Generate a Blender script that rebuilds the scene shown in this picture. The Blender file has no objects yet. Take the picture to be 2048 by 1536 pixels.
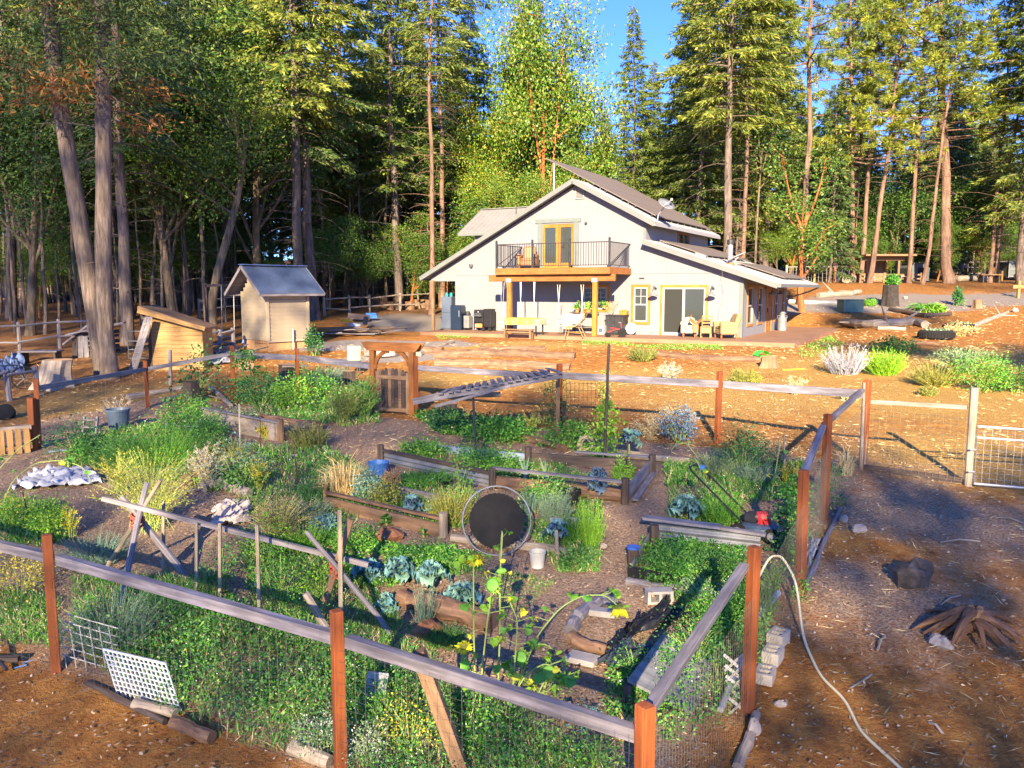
import bpy, math, random
import numpy as np
from mathutils import Vector, Matrix, noise as mnoise
R = math.radians
rng = np.random.default_rng(7)
random.seed(7)
SC = bpy.context.scene
COL = SC.collection
CAM_Z = 2.03                 # metres above the patio (patio top is z = 0)
FPX, PITCH = 1618.0, R(6.77)
cam = bpy.data.cameras.new('camera')
camo = bpy.data.objects.new('camera', cam)
COL.objects.link(camo)
cam.sensor_width = 36.0
cam.lens = FPX * 36.0 / 2048.0
cam.clip_start, cam.clip_end = 0.1, 2000
camo.location = (0, 0, CAM_Z)
camo.rotation_euler = (R(90) - PITCH, 0, 0)
SC.camera = camo
SUN_EL = R(21.0)
SUN_HEAD = math.atan2(0.10, 0.995)         # light travels towards +Y, a little to +X
LDIR = np.array([math.sin(SUN_HEAD) * math.cos(SUN_EL), math.cos(SUN_HEAD) * math.cos(SUN_EL), -math.sin(SUN_EL)])
world = bpy.data.worlds.new('World')
SC.world = world
world.use_nodes = True
wn = world.node_tree
for n_ in list(wn.nodes):
    wn.nodes.remove(n_)
sky = wn.nodes.new('ShaderNodeTexSky')
sky.sky_type = 'NISHITA'
sky.sun_disc = False
sky.sun_elevation = SUN_EL
sky.sun_rotation = math.pi + SUN_HEAD       # the sun stands behind the camera
sky.altitude = 700
sky.air_density = 1.0
sky.dust_density = 0.25
sky.ozone_density = 3.0
bgn = wn.nodes.new('ShaderNodeBackground')
bgn.inputs['Strength'].default_value = 0.15
won = wn.nodes.new('ShaderNodeOutputWorld')
hs = wn.nodes.new('ShaderNodeHueSaturation')
hs.inputs['Saturation'].default_value = 1.0
hs.inputs['Value'].default_value = 1.0
skm = wn.nodes.new('ShaderNodeMix')
skm.data_type = 'RGBA'
skm.blend_type = 'MULTIPLY'
skm.inputs[0].default_value = 1.0
_ci = [i for i in skm.inputs if i.type == 'RGBA']
_ci[1].default_value = (0.14, 0.22, 0.44, 1)     # a very clear, deep blue mountain sky
wn.links.new(sky.outputs[0], _ci[0])
wn.links.new([o for o in skm.outputs if o.type == 'RGBA'][0], hs.inputs['Color'])
wn.links.new(hs.outputs[0], bgn.inputs['Color'])
wn.links.new(bgn.outputs[0], won.inputs['Surface'])
sl = bpy.data.lights.new('sun', 'SUN')
sl.energy = 3.5
sl.angle = R(0.5)
sl.color = (1.0, 0.80, 0.52)
slo = bpy.data.objects.new('sun', sl)
COL.objects.link(slo)
slo.rotation_euler = Vector(LDIR).to_track_quat('-Z', 'Y').to_euler()
SC.view_settings.view_transform = 'Standard'
SC.view_settings.look = 'None'
SC.view_settings.gamma = 1.0
SC.view_settings.use_curve_mapping = False
SC.view_settings.exposure = 2.55
try:
    SC.cycles.max_bounces = 6
    SC.cycles.diffuse_bounces = 3
    SC.cycles.glossy_bounces = 2
    SC.cycles.transmission_bounces = 4
    SC.cycles.transparent_max_bounces = 6
    SC.cycles.use_denoising = True
except Exception:
    pass
MATS = {}
LEAF_GAIN = 1.5
def _nodes(m):
    m.use_nodes = True
    nt = m.node_tree
    return nt, nt.nodes['Principled BSDF']
def _noise(nt, vec, scale, detail=5, rough=0.6):
    n = nt.nodes.new('ShaderNodeTexNoise')
    n.inputs['Scale'].default_value = scale
    n.inputs['Detail'].default_value = detail
    n.inputs['Roughness'].default_value = rough
    nt.links.new(vec, n.inputs['Vector'])
    return n
def _ramp(nt, fac, stops):
    r = nt.nodes.new('ShaderNodeValToRGB')
    el = r.color_ramp.elements
    while len(el) < len(stops):
        el.new(0.5)
    for e, (p, c) in zip(el, stops):
        e.position = p
        e.color = (*c, 1)
    nt.links.new(fac, r.inputs['Fac'])
    return r
def mix_rgb(nt, a, b, fac, mode='MIX'):
    m = nt.nodes.new('ShaderNodeMix')
    m.data_type = 'RGBA'
    m.blend_type = mode
    for sock, v in ((m.inputs['A'], a), (m.inputs['B'], b)):
        pass
    ins = [i for i in m.inputs if i.type == 'RGBA']
    for sock, v in zip(ins, (a, b)):
        if isinstance(v, tuple):
            sock.default_value = (*v, 1)
        else:
            nt.links.new(v, sock)
    f = m.inputs[0]
    if isinstance(fac, (int, float)):
        f.default_value = fac
    else:
        nt.links.new(fac, f)
    return [o for o in m.outputs if o.type == 'RGBA'][0]
def _bump(nt, b, h, strength, dist=0.02):
    bp = nt.nodes.new('ShaderNodeBump')
    bp.inputs['Strength'].default_value = strength
    bp.inputs['Distance'].default_value = dist
    nt.links.new(h, bp.inputs['Height'])
    nt.links.new(bp.outputs[0], b.inputs['Normal'])
def mat(name, c, rough=0.7, var=0.25, scale=3.0, metal=0.0, bump=0.15, c2=None, coat=0.0):
    """plain material: colour broken up by noise, worn a little"""
    if name in MATS:
        return MATS[name]
    m = bpy.data.materials.new(name)
    nt, b = _nodes(m)
    tc = nt.nodes.new('ShaderNodeTexCoord')
    n = _noise(nt, tc.outputs['Object'], scale, 6)
    c = np.array(c)
    lo = np.clip(c * (1 - var), 0, 1)
    hi = np.clip(c * (1 + var), 0, 1) if c2 is None else np.array(c2)
    rp = _ramp(nt, n.outputs['Fac'], [(0.3, tuple(lo)), (0.7, tuple(hi))])
    nt.links.new(rp.outputs[0], b.inputs['Base Color'])
    b.inputs['Roughness'].default_value = rough
    b.inputs['Metallic'].default_value = metal
    if coat:
        b.inputs['Coat Weight'].default_value = coat
    if bump:
        n2 = _noise(nt, tc.outputs['Object'], scale * 12, 4)
        _bump(nt, b, n2.outputs['Fac'], bump, 0.01)
    MATS[name] = m
    return m
def wood(name, c, c2, rough=0.75, grain=38.0, along=1.6, bump=0.5, knots=True):
    """wood whose grain runs along U of the UV map (metres)"""
    if name in MATS:
        return MATS[name]
    m = bpy.data.materials.new(name)
    nt, b = _nodes(m)
    uv = nt.nodes.new('ShaderNodeUVMap')
    mp = nt.nodes.new('ShaderNodeMapping')
    mp.inputs['Scale'].default_value = (along, grain, 1)
    nt.links.new(uv.outputs[0], mp.inputs[0])
    oi = nt.nodes.new('ShaderNodeObjectInfo')
    ad = nt.nodes.new('ShaderNodeVectorMath')
    ad.operation = 'MULTIPLY_ADD'
    ad.inputs[1].default_value = (1, 1, 1)
    nt.links.new(mp.outputs[0], ad.inputs[0])
    cm = nt.nodes.new('ShaderNodeCombineXYZ')
    ml = nt.nodes.new('ShaderNodeMath')
    ml.operation = 'MULTIPLY'
    ml.inputs[1].default_value = 50
    nt.links.new(oi.outputs['Random'], ml.inputs[0])
    nt.links.new(ml.outputs[0], cm.inputs[2])
    nt.links.new(cm.outputs[0], ad.inputs[2])
    n = _noise(nt, ad.outputs[0], 1.0, 7, 0.65)
    rp = _ramp(nt, n.outputs['Fac'], [(0.28, tuple(np.array(c) * 0.55)), (0.48, tuple(c)), (0.72, tuple(c2))])
    tc = nt.nodes.new('ShaderNodeTexCoord')
    nb = _noise(nt, tc.outputs['Object'], 2.2, 4)
    r2 = _ramp(nt, nb.outputs['Fac'], [(0.3, (0.62, 0.6, 0.58)), (0.7, (1.12, 1.1, 1.08))])
    col = mix_rgb(nt, rp.outputs[0], r2.outputs[0], 0.8, 'MULTIPLY')
    ri = _ramp(nt, oi.outputs['Random'], [(0.0, (0.82, 0.82, 0.82)), (1.0, (1.12, 1.12, 1.12))])
    col = mix_rgb(nt, col, ri.outputs[0], 1.0, 'MULTIPLY')
    nt.links.new(col, b.inputs['Base Color'])
    b.inputs['Roughness'].default_value = rough
    _bump(nt, b, n.outputs['Fac'], bump, 0.012)
    MATS[name] = m
    return m
def leafmat(name, cols, rough=0.55, trans=0.25):
    """foliage: every leaf its own colour out of the given stops, each plant shifted a little"""
    if name in MATS:
        return MATS[name]
    m = bpy.data.materials.new(name)
    nt, b = _nodes(m)
    g = nt.nodes.new('ShaderNodeNewGeometry')
    k = len(cols)
    rp = _ramp(nt, g.outputs['Random Per Island'], [(i / max(1, k - 1), tuple(min(0.8, x * LEAF_GAIN) for x in c)) for i, c in enumerate(cols)])
    tc = nt.nodes.new('ShaderNodeTexCoord')
    n = _noise(nt, tc.outputs['Object'], 1.3, 3)
    r2 = _ramp(nt, n.outputs['Fac'], [(0.32, (0.62, 0.66, 0.66)), (0.68, (1.3, 1.25, 1.1))])
    col = mix_rgb(nt, rp.outputs[0], r2.outputs[0], 0.85, 'MULTIPLY')
    oi = nt.nodes.new('ShaderNodeObjectInfo')
    r3 = _ramp(nt, oi.outputs['Random'], [(0.0, (0.72, 0.82, 0.92)), (0.5, (1.0, 1.0, 1.0)), (1.0, (1.28, 1.14, 0.82))])
    col = mix_rgb(nt, col, r3.outputs[0], 1.0, 'MULTIPLY')
    nt.links.new(col, b.inputs['Base Color'])
    b.inputs['Roughness'].default_value = rough
    b.inputs['Specular IOR Level'].default_value = 0.3
    if trans:
        t = nt.nodes.new('ShaderNodeBsdfTranslucent')
        nt.links.new(col, t.inputs['Color'])
        mx = nt.nodes.new('ShaderNodeMixShader')
        mx.inputs[0].default_value = trans
        nt.links.new(b.outputs[0], mx.inputs[1])
        nt.links.new(t.outputs[0], mx.inputs[2])
        nt.links.new(mx.outputs[0], nt.nodes['Material Output'].inputs['Surface'])
    MATS[name] = m
    return m
def barkmat(name, c, c2, scale=3.0):
    if name in MATS:
        return MATS[name]
    m = bpy.data.materials.new(name)
    nt, b = _nodes(m)
    tc = nt.nodes.new('ShaderNodeTexCoord')
    mp = nt.nodes.new('ShaderNodeMapping')
    mp.inputs['Scale'].default_value = (scale * 3, scale * 3, scale * 0.45)
    nt.links.new(tc.outputs['Object'], mp.inputs[0])
    n = _noise(nt, mp.outputs[0], 1.0, 8, 0.7)
    rp = _ramp(nt, n.outputs['Fac'], [(0.32, tuple(np.array(c) * 0.4)), (0.5, tuple(c)), (0.7, tuple(c2))])
    n2 = _noise(nt, tc.outputs['Object'], 0.7, 3)
    r2 = _ramp(nt, n2.outputs['Fac'], [(0.35, (0.7, 0.7, 0.72)), (0.65, (1.15, 1.1, 1.05))])
    col = mix_rgb(nt, rp.outputs[0], r2.outputs[0], 0.9, 'MULTIPLY')
    nt.links.new(col, b.inputs['Base Color'])
    b.inputs['Roughness'].default_value = 0.9
    _bump(nt, b, n.outputs['Fac'], 1.0, 0.06)
    MATS[name] = m
    return m
def glassmat(name, tint=(0.06, 0.07, 0.07), rough=0.03):
    if name in MATS:
        return MATS[name]
    m = bpy.data.materials.new(name)
    nt, b = _nodes(m)
    b.inputs['Base Color'].default_value = (*tint, 1)
    b.inputs['Roughness'].default_value = rough
    b.inputs['IOR'].default_value = 1.5
    b.inputs['Alpha'].default_value = 0.62
    MATS[name] = m
    return m
class MB:
    """collects shapes; build() links them as ONE mesh object"""
    def __init__(s):
        s.v, s.f, s.uv, s.mi = [], [], [], []
        s.nv = 0
    def add(s, verts, faces, uvs=None, mi=0):
        verts = np.asarray(verts, float).reshape(-1, 3)
        s.v.append(verts)
        for k, fc in enumerate(faces):
            s.f.append([i + s.nv for i in fc])
            s.uv.append(uvs[k] if uvs is not None else [(0.0, 0.0)] * len(fc))
            s.mi.append(mi)
        s.nv += len(verts)
        return s
    def quads(s, V, mi=0):
        """V: (N,4,3) loose quads"""
        V = np.asarray(V, float)
        n = len(V)
        s.v.append(V.reshape(-1, 3))
        base = s.nv
        for k in range(n):
            b = base + 4 * k
            s.f.append([b, b + 1, b + 2, b + 3])
        s.uv.extend([[(0, 0), (1, 0), (1, 1), (0, 1)]] * n)
        s.mi.extend([mi] * n)
        s.nv += 4 * n
        return s
    def beam(s, p0, p1, w, h=None, up=(0, 0, 1), mi=0, bevel=0.0, w2=None, h2=None):
        """rectangular bar from p0 to p1, w across, h along `up`; grain along it"""
        h = w if h is None else h
        p0, p1, up = np.array(p0, float), np.array(p1, float), np.array(up, float)
        d = p1 - p0
        L = np.linalg.norm(d)
        if L < 1e-6:
            return s
        d = d / L
        if abs(np.dot(d, up)) > 0.98:
            up = np.array([0, 1.0, 0]) if abs(d[1]) < 0.9 else np.array([1.0, 0, 0])
        a = np.cross(d, up)
        a /= np.linalg.norm(a)
        u = np.cross(a, d)
        w2 = w if w2 is None else w2
        h2 = h if h2 is None else h2
        o = s.nv * 0.37 % 7
        if bevel <= 0:
            ring = [(-1, -1), (1, -1), (1, 1), (-1, 1)]
            pts = []
            for P, ww, hh in ((p0, w, h), (p1, w2, h2)):
                pts += [P + a * x * ww / 2 + u * y * hh / 2 for x, y in ring]
            per = [0, w, w + h, 2 * w + h, 2 * w + 2 * h]
            fs = [[0, 1, 2, 3][::-1], [4, 5, 6, 7]]
            uvs = [[(o, 0), (o, w), (o + .1, w), (o + .1, 0)]] * 2
            for k in range(4):
                k2 = (k + 1) % 4
                fs.append([k, k2, 4 + k2, 4 + k])
                uvs.append([(o, per[k]), (o, per[k + 1]), (o + L, per[k + 1]), (o + L, per[k])])
            return s.add(pts, fs, uvs, mi)
        b = bevel
        ring = []
        def rr(ww, hh):
            x, y = ww / 2, hh / 2
            return [(-x + b, -y), (x - b, -y), (x, -y + b), (x, y - b), (x - b, y), (-x + b, y), (-x, y - b), (-x, -y + b)]
        secs = [(p0, w - 2 * b, h - 2 * b), (p0 + d * b, w, h), (p1 - d * b, w2, h2), (p1, w2 - 2 * b, h2 - 2 * b)]
        pts = []
        for P, ww, hh in secs:
            pts += [P + a * x + u * y for x, y in rr(max(ww, 2.2 * b), max(hh, 2.2 * b))]
        fs = [list(range(8))[::-1], list(range(24, 32))]
        uvs = [[(o + i * .01, i * .01) for i in range(8)]] * 2
        ts = [0, b, L - b, L]
        for q in range(3):
            for k in range(8):
                k2 = (k + 1) % 8
                v0, v1 = k * (w + h) / 4, (k + 1) * (w + h) / 4
                fs.append([q * 8 + k, q * 8 + k2, q * 8 + 8 + k2, q * 8 + 8 + k])
                uvs.append([(o + ts[q], v0), (o + ts[q], v1), (o + ts[q + 1], v1), (o + ts[q + 1], v0)])
        return s.add(pts, fs, uvs, mi)
    def box(s, c, sx, sy, sz, rz=0.0, mi=0, bevel=0.0):
        """axis box centred on c, its grain along the longest side"""
        c = np.array(c, float)
        ca, sa = math.cos(rz), math.sin(rz)
        ex, ey, ez = np.array([ca, sa, 0]), np.array([-sa, ca, 0]), np.array([0, 0, 1.0])
        if sx >= sy and sx >= sz:
            return s.beam(c - ex * sx / 2, c + ex * sx / 2, sy, sz, ez, mi, bevel)
        if sy >= sz:
            return s.beam(c - ey * sy / 2, c + ey * sy / 2, sx, sz, ez, mi, bevel)
        return s.beam(c - ez * sz / 2, c + ez * sz / 2, sx, sy, ey, mi, bevel)
    def tube(s, pts, r, n=6, mi=0, cap=True, closed=False, jit=0.0):
        pts = np.asarray(pts, float)
        m = len(pts)
        rad = np.full(m, r, float) if np.isscalar(r) else np.asarray(r, float)
        if closed:
            tan = np.roll(pts, -1, 0) - np.roll(pts, 1, 0)
        else:
            tan = np.gradient(pts, axis=0)
        tan /= np.maximum(np.linalg.norm(tan, axis=1, keepdims=True), 1e-9)
        ref = np.array([0, 0, 1.0]) if abs(tan[0][2]) < 0.9 else np.array([1.0, 0, 0])
        a = np.cross(tan[0], ref)
        a /= np.linalg.norm(a)
        V, L, acc = [], [0.0], 0.0
        for i in range(m):
            a = a - tan[i] * np.dot(a, tan[i])
            a /= max(np.linalg.norm(a), 1e-9)
            b = np.cross(tan[i], a)
            for k in range(n):
                th = 2 * math.pi * k / n
                rr = rad[i] * (1 + (jit * (rng.random() - .5) * 2 if jit else 0))
                V.append(pts[i] + (a * math.cos(th) + b * math.sin(th)) * rr)
            if i:
                acc += np.linalg.norm(pts[i] - pts[i - 1])
                L.append(acc)
        F, U = [], []
        segs = m if closed else m - 1
        o = s.nv * 0.37 % 7
        for i in range(segs):
            j = (i + 1) % m
            l0, l1 = L[i], (L[i + 1] if i + 1 < m else acc + .1)
            for k in range(n):
                k2 = (k + 1) % n
                F.append([i * n + k, i * n + k2, j * n + k2, j * n + k])
                v0, v1 = k / n * 6.28 * rad[i], (k + 1) / n * 6.28 * rad[i]
                U.append([(o + l0, v0), (o + l0, v1), (o + l1, v1), (o + l1, v0)])
        if cap and not closed:
            F.append(list(range(n))[::-1])
            U.append([(o, .3 * i) for i in range(n)])
            F.append([(m - 1) * n + k for k in range(n)])
            U.append([(o, .3 * i) for i in range(n)])
        return s.add(V, F, U, mi)
    def lathe(s, prof, c=(0, 0, 0), n=16, mi=0, axis=(0, 0, 1), close=True):
        """prof: list of (radius, height) turned about axis through c"""
        ax = np.array(axis, float)
        ax /= np.linalg.norm(ax)
        ref = np.array([1.0, 0, 0]) if abs(ax[0]) < 0.9 else np.array([0, 1.0, 0])
        a = np.cross(ax, ref)
        a /= np.linalg.norm(a)
        b = np.cross(ax, a)
        c = np.array(c, float)
        V, F, U = [], [], []
        for r, h in prof:
            for k in range(n):
                th = 2 * math.pi * k / n
                V.append(c + ax * h + (a * math.cos(th) + b * math.sin(th)) * r)
        for i in range(len(prof) - 1):
            for k in range(n):
                k2 = (k + 1) % n
                F.append([i * n + k, i * n + k2, (i + 1) * n + k2, (i + 1) * n + k])
                U.append([(prof[i][1], k / n), (prof[i][1], (k + 1) / n), (prof[i + 1][1], (k + 1) / n), (prof[i + 1][1], k / n)])
        if close:
            if prof[0][0] > 1e-4:
                F.append(list(range(n))[::-1]); U.append([(0, 0)] * n)
            if prof[-1][0] > 1e-4:
                F.append([(len(prof) - 1) * n + k for k in range(n)]); U.append([(0, 0)] * n)
        return s.add(V, F, U, mi)
    def prism(s, poly, d, mi=0):
        """flat polygon (list of 3-D points) pushed along d"""
        P = np.asarray(poly, float)
        d = np.asarray(d, float)
        n = len(P)
        V = np.vstack([P, P + d])
        e = P[1] - P[0]
        el = e / max(np.linalg.norm(e), 1e-9)
        nrm = np.cross(el, d / np.linalg.norm(d)) if True else None
        def pr(q):
            return (float(np.dot(q - P[0], el)), float(np.dot(q - P[0], nrm)))
        F = [list(range(n))[::-1], list(range(n, 2 * n))]
        U = [[pr(P[i]) for i in range(n)][::-1], [pr(P[i]) for i in range(n)]]
        for k in range(n):
            k2 = (k + 1) % n
            L = np.linalg.norm(P[k2] - P[k])
            F.append([k, k2, n + k2, n + k])
            U.append([(0, 0), (L, 0), (L, np.linalg.norm(d)), (0, np.linalg.norm(d))])
        return s.add(V, F, U, mi)
    def grid(s, fn, nu, nv, mi=0):
        """sheet: fn(u, v) for u, v in 0..1"""
        V = [fn(i / nu, j / nv) for j in range(nv + 1) for i in range(nu + 1)]
        F, U = [], []
        for j in range(nv):
            for i in range(nu):
                a = j * (nu + 1) + i
                F.append([a, a + 1, a + nu + 2, a + nu + 1])
                U.append([(i / nu, j / nv), ((i + 1) / nu, j / nv), ((i + 1) / nu, (j + 1) / nv), (i / nu, (j + 1) / nv)])
        return s.add(V, F, U, mi)
    def mesh(s, name, mats, smooth=False):
        me = bpy.data.meshes.new(name)
        V = np.vstack(s.v) if s.v else np.zeros((0, 3))
        me.from_pydata(V.tolist(), [], s.f)
        uvl = me.uv_layers.new(name='UVMap')
        flat = np.array([c for f in s.uv for p in f for c in p], dtype=np.float32)
        uvl.data.foreach_set('uv', flat)
        ms = mats if isinstance(mats, (list, tuple)) else [mats]
        for m in ms:
            me.materials.append(m)
        if len(ms) > 1:
            me.polygons.foreach_set('material_index', np.array(s.mi, dtype=np.int32))
        if smooth:
            me.polygons.foreach_set('use_smooth', np.ones(len(s.f), dtype=bool))
        me.update()
        return me
    def build(s, name, mats, parent=None, loc=(0, 0, 0), rot=(0, 0, 0), smooth=False):
        return link(name, s.mesh(name, mats, smooth), parent, loc, rot)
def link(name, data, parent=None, loc=(0, 0, 0), rot=(0, 0, 0)):
    o = bpy.data.objects.new(name, data)
    COL.objects.link(o)
    o.location = loc
    o.rotation_euler = rot
    if parent is not None:
        o.parent = parent
    return o
def quickmesh(name, V, mats, mi=None, smooth=False):
    """V: (N,4,3) loose quads -> mesh, fast path for foliage"""
    n = len(V)
    me = bpy.data.meshes.new(name)
    me.vertices.add(4 * n)
    me.vertices.foreach_set('co', np.asarray(V, np.float32).ravel())
    me.loops.add(4 * n)
    me.loops.foreach_set('vertex_index', np.arange(4 * n, dtype=np.int32))
    me.polygons.add(n)
    me.polygons.foreach_set('loop_start', np.arange(0, 4 * n, 4, dtype=np.int32))
    me.polygons.foreach_set('loop_total', np.full(n, 4, dtype=np.int32))
    ms = mats if isinstance(mats, (list, tuple)) else [mats]
    for m in ms:
        me.materials.append(m)
    if mi is not None:
        me.polygons.foreach_set('material_index', np.asarray(mi, np.int32))
    me.update(calc_edges=True)
    me.validate()
    return me
def tag(o, label=None, cat=None, group=None, kind=None):
    if label: o['label'] = label
    if cat: o['category'] = cat
    if group: o['group'] = group
    if kind: o['kind'] = kind
    return o
def thing(name, label, cat, loc=(0, 0, 0), rz=0.0, group=None):
    o = link(name, None, None, loc, (0, 0, rz))
    o.empty_display_size = 0.2
    return tag(o, label, cat, group)
def dup(root, loc=None, rz=None, scale=None, label=None, group=None, rot=None):
    r = root.copy()
    COL.objects.link(r)
    if loc is not None: r.location = loc
    if rot is not None: r.rotation_euler = rot
    elif rz is not None: r.rotation_euler = (0, 0, rz)
    if scale is not None: r.scale = scale if hasattr(scale, '__len__') else (scale,) * 3
    if label: r['label'] = label
    if group: r['group'] = group
    for ch in list(root.children):
        c = ch.copy(); COL.objects.link(c); c.parent = r
        for g in list(ch.children):
            d = g.copy(); COL.objects.link(d); d.parent = c
    return r
_D = np.array([0, 3, 5, 7, 9, 11, 14, 17, 20, 22, 25, 28, 31, 34, 38, 45, 52, 60, 75, 90, 140, 300], float)
_T = np.array([-0.63, -0.3, 0.0, 0.3, 0.63])
_Z = np.array([   # heights relative to the camera, one row per column of sight, from the near ground to the far hill
    [-4.4, -4.25, -4.12, -4.0, -3.7, -3.45, -3.3, -3.2, -3.1, -2.98, -2.8, -2.62, -2.42, -2.25, -1.95, -1.6, -1.3, -1.0, -0.3, 0.5, 3, 10],
    [-4.4, -4.25, -4.12, -4.0, -3.7, -3.45, -3.2, -3.1, -2.98, -2.93, -2.75, -2.58, -2.4, -2.27, -1.95, -1.5, -1.1, -0.7, 0.0, 0.8, 3, 10],
    [-4.4, -4.25, -4.12, -3.95, -3.65, -3.35, -3.1, -2.97, -2.93, -2.9, -2.84, -2.42, -2.13, -2.06, -2.0, -1.7, -1.3, -0.8, 0.0, 0.8, 3, 10],
    [-4.4, -4.25, -4.12, -3.93, -3.58, -3.3, -3.05, -2.9, -2.75, -2.65, -2.5, -2.3, -2.15, -2.1, -2.05, -1.5, -0.55, 0.3, 1.0, 1.6, 4, 12],
    [-4.4, -4.25, -4.1, -3.85, -3.5, -3.25, -2.95, -2.8, -2.68, -2.6, -2.48, -2.36, -2.25, -2.12, -1.95, -1.4, -0.72, 0.3, 1.0, 1.8, 4, 12]])
_dd = np.arange(0, 301, 0.25)
_tt = np.linspace(-0.63, 0.63, 43)
_g1 = np.array([np.interp(_dd, _D, r) for r in _Z])
_ker = np.hanning(15); _ker /= _ker.sum()
_g1 = np.array([np.convolve(np.pad(r, 7, mode='edge'), _ker, 'valid') for r in _g1])
_g2 = np.array([np.interp(_tt, _T, _g1[:, k]) for k in range(len(_dd))]).T
_k2 = np.hanning(9); _k2 /= _k2.sum()
_g2 = np.array([np.convolve(np.pad(_g2[:, k], 4, mode='edge'), _k2, 'valid') for k in range(len(_dd))]).T
HX, HY = 9.47, 33.4                       # front right corner of the house
HEX, HEY = np.array([0.878, -0.479]), np.array([0.479, 0.878])
HROT = -math.atan2(0.479, 0.878)
def house_w(x, y, z=0.0):
    """house coordinates (x along the front to the right, y into the house) -> world"""
    return np.array([HX + HEX[0] * x + HEY[0] * y, HY + HEX[1] * x + HEY[1] * y, z])
def _smooth(e0, e1, x):
    t = np.clip((x - e0) / (e1 - e0), 0, 1)
    return t * t * (3 - 2 * t)
def gz(x, y, fine=True):
    x, y = np.asarray(x, float), np.asarray(y, float)
    yy = np.clip(y, 0.0, 299.0)
    t = np.clip(x / np.maximum(np.abs(y), 8.0), -0.63, 0.63)
    ti = (t + 0.63) / (1.26) * 42
    t0 = np.clip(np.floor(ti).astype(int), 0, 41); tf = ti - t0
    di = yy / 0.25
    d0 = np.clip(np.floor(di).astype(int), 0, len(_dd) - 2); df = di - d0
    z = (_g2[t0, d0] * (1 - tf) + _g2[t0 + 1, d0] * tf) * (1 - df) + (_g2[t0, d0 + 1] * (1 - tf) + _g2[t0 + 1, d0 + 1] * tf) * df
    z = z + CAM_Z
    hx = (x - HX) * HEX[0] + (y - HY) * HEX[1]
    hy = (x - HX) * HEY[0] + (y - HY) * HEY[1]
    dx = np.maximum(np.maximum(-16.0 - hx, hx - 2.4), 0)
    dy = np.maximum(np.maximum(-2.5 - hy, hy - 11.0), 0)
    dist = np.sqrt(dx * dx + dy * dy)
    k = 1 - _smooth(0.0, 2.5, dist)
    z = z * (1 - k) + (-0.16) * k
    return z
def gzf(x, y):
    return float(gz(x, y))
_cp, _sp = math.cos(PITCH), math.sin(PITCH)
def ray(u, v):
    a, b = (u - 1024) / FPX, (768 - v) / FPX
    d = np.array([a, _cp + b * _sp, -_sp + b * _cp])
    return d / d[1]                                   # one metre forward
def at(u, v):
    """the point of the ground seen at this place of the photograph"""
    d = ray(u, v)
    ys = np.concatenate([np.arange(2.5, 60, 0.05), np.arange(60, 250, 0.5)])
    diff = CAM_Z + ys * d[2] - gz(ys * d[0], ys)
    k = np.argmax(diff < 0)
    if diff[k] >= 0:
        k = len(ys) - 1
    y = ys[k]
    return np.array([y * d[0], y, gzf(y * d[0], y)])
def at_y(u, v, y):
    """the point on this line of sight at forward distance y"""
    d = ray(u, v)
    return np.array([y * d[0], y, CAM_Z + y * d[2]])
def up_to(p, v):
    """height above p of what is seen straight over it at row v"""
    return float(at_y(1024, v, p[1])[2] - p[2])
def project(P):
    P = np.asarray(P, float).reshape(-1, 3)
    x, y, z = P[:, 0], P[:, 1], P[:, 2] - CAM_Z
    yc = y * _cp - z * _sp
    zc = y * _sp + z * _cp
    return 1024 + FPX * x / yc, 768 - FPX * zc / yc
def mpp(p):
    """metres per photo pixel at p"""
    return float((p[1] * _cp - (p[2] - CAM_Z) * _sp) / FPX)
def in_poly(u, v, poly):
    poly = np.asarray(poly, float)
    inside = np.zeros(np.shape(u), bool)
    j = len(poly) - 1
    for i in range(len(poly)):
        xi, yi = poly[i]; xj, yj = poly[j]
        c = ((yi > v) != (yj > v)) & (u < (xj - xi) * (v - yi) / (yj - yi + 1e-12) + xi)
        inside ^= c
        j = i
    return inside
W_GREY = wood('weathered wood', (0.20, 0.185, 0.20), (0.36, 0.33, 0.35))
W_RAIL = wood('weathered rail', (0.17, 0.16, 0.185), (0.33, 0.31, 0.36))
W_RED = wood('stained redwood', (0.27, 0.068, 0.013), (0.37, 0.11, 0.024), grain=30)
W_ORANGE = wood('oiled cedar', (0.30, 0.11, 0.022), (0.40, 0.16, 0.04), grain=26)
W_PINE = wood('fresh pine', (0.36, 0.21, 0.075), (0.46, 0.29, 0.115), grain=24)
W_TRIM = wood('honey trim', (0.36, 0.16, 0.02), (0.46, 0.22, 0.035), grain=26)
W_OLD = wood('old dark timber', (0.065, 0.045, 0.036), (0.15, 0.11, 0.09))
W_BROWN = wood('brown lumber', (0.22, 0.13, 0.07), (0.34, 0.22, 0.13))
W_LOG = wood('log bark', (0.17, 0.095, 0.055), (0.34, 0.21, 0.12), grain=14, along=3, bump=0.9)
W_LOGPALE = wood('bare grey log', (0.30, 0.25, 0.20), (0.50, 0.43, 0.36), grain=16, along=2, bump=0.7)
W_STAKE = wood('pale stake', (0.30, 0.25, 0.18), (0.45, 0.39, 0.30))
M_CUT = mat('sawn end', (0.55, 0.33, 0.15), 0.8, 0.25, 9)
M_BLACK = mat('black plastic', (0.012, 0.012, 0.014), 0.45, 0.3, 6)
M_RUBBER = mat('black rubber', (0.008, 0.008, 0.009), 0.95, 0.4, 8)
M_IRON = mat('dark iron', (0.045, 0.045, 0.05), 0.5, 0.3, 5, 0.5)
M_RUST = mat('rusty steel', (0.13, 0.055, 0.03), 0.8, 0.5, 12, 0.2)
M_GALV = mat('galvanised steel', (0.36, 0.37, 0.39), 0.5, 0.15, 5, 0.5)
M_DULLGALV = mat('dull galvanised sheet', (0.20, 0.21, 0.225), 0.6, 0.25, 3, 0.3)
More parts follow.
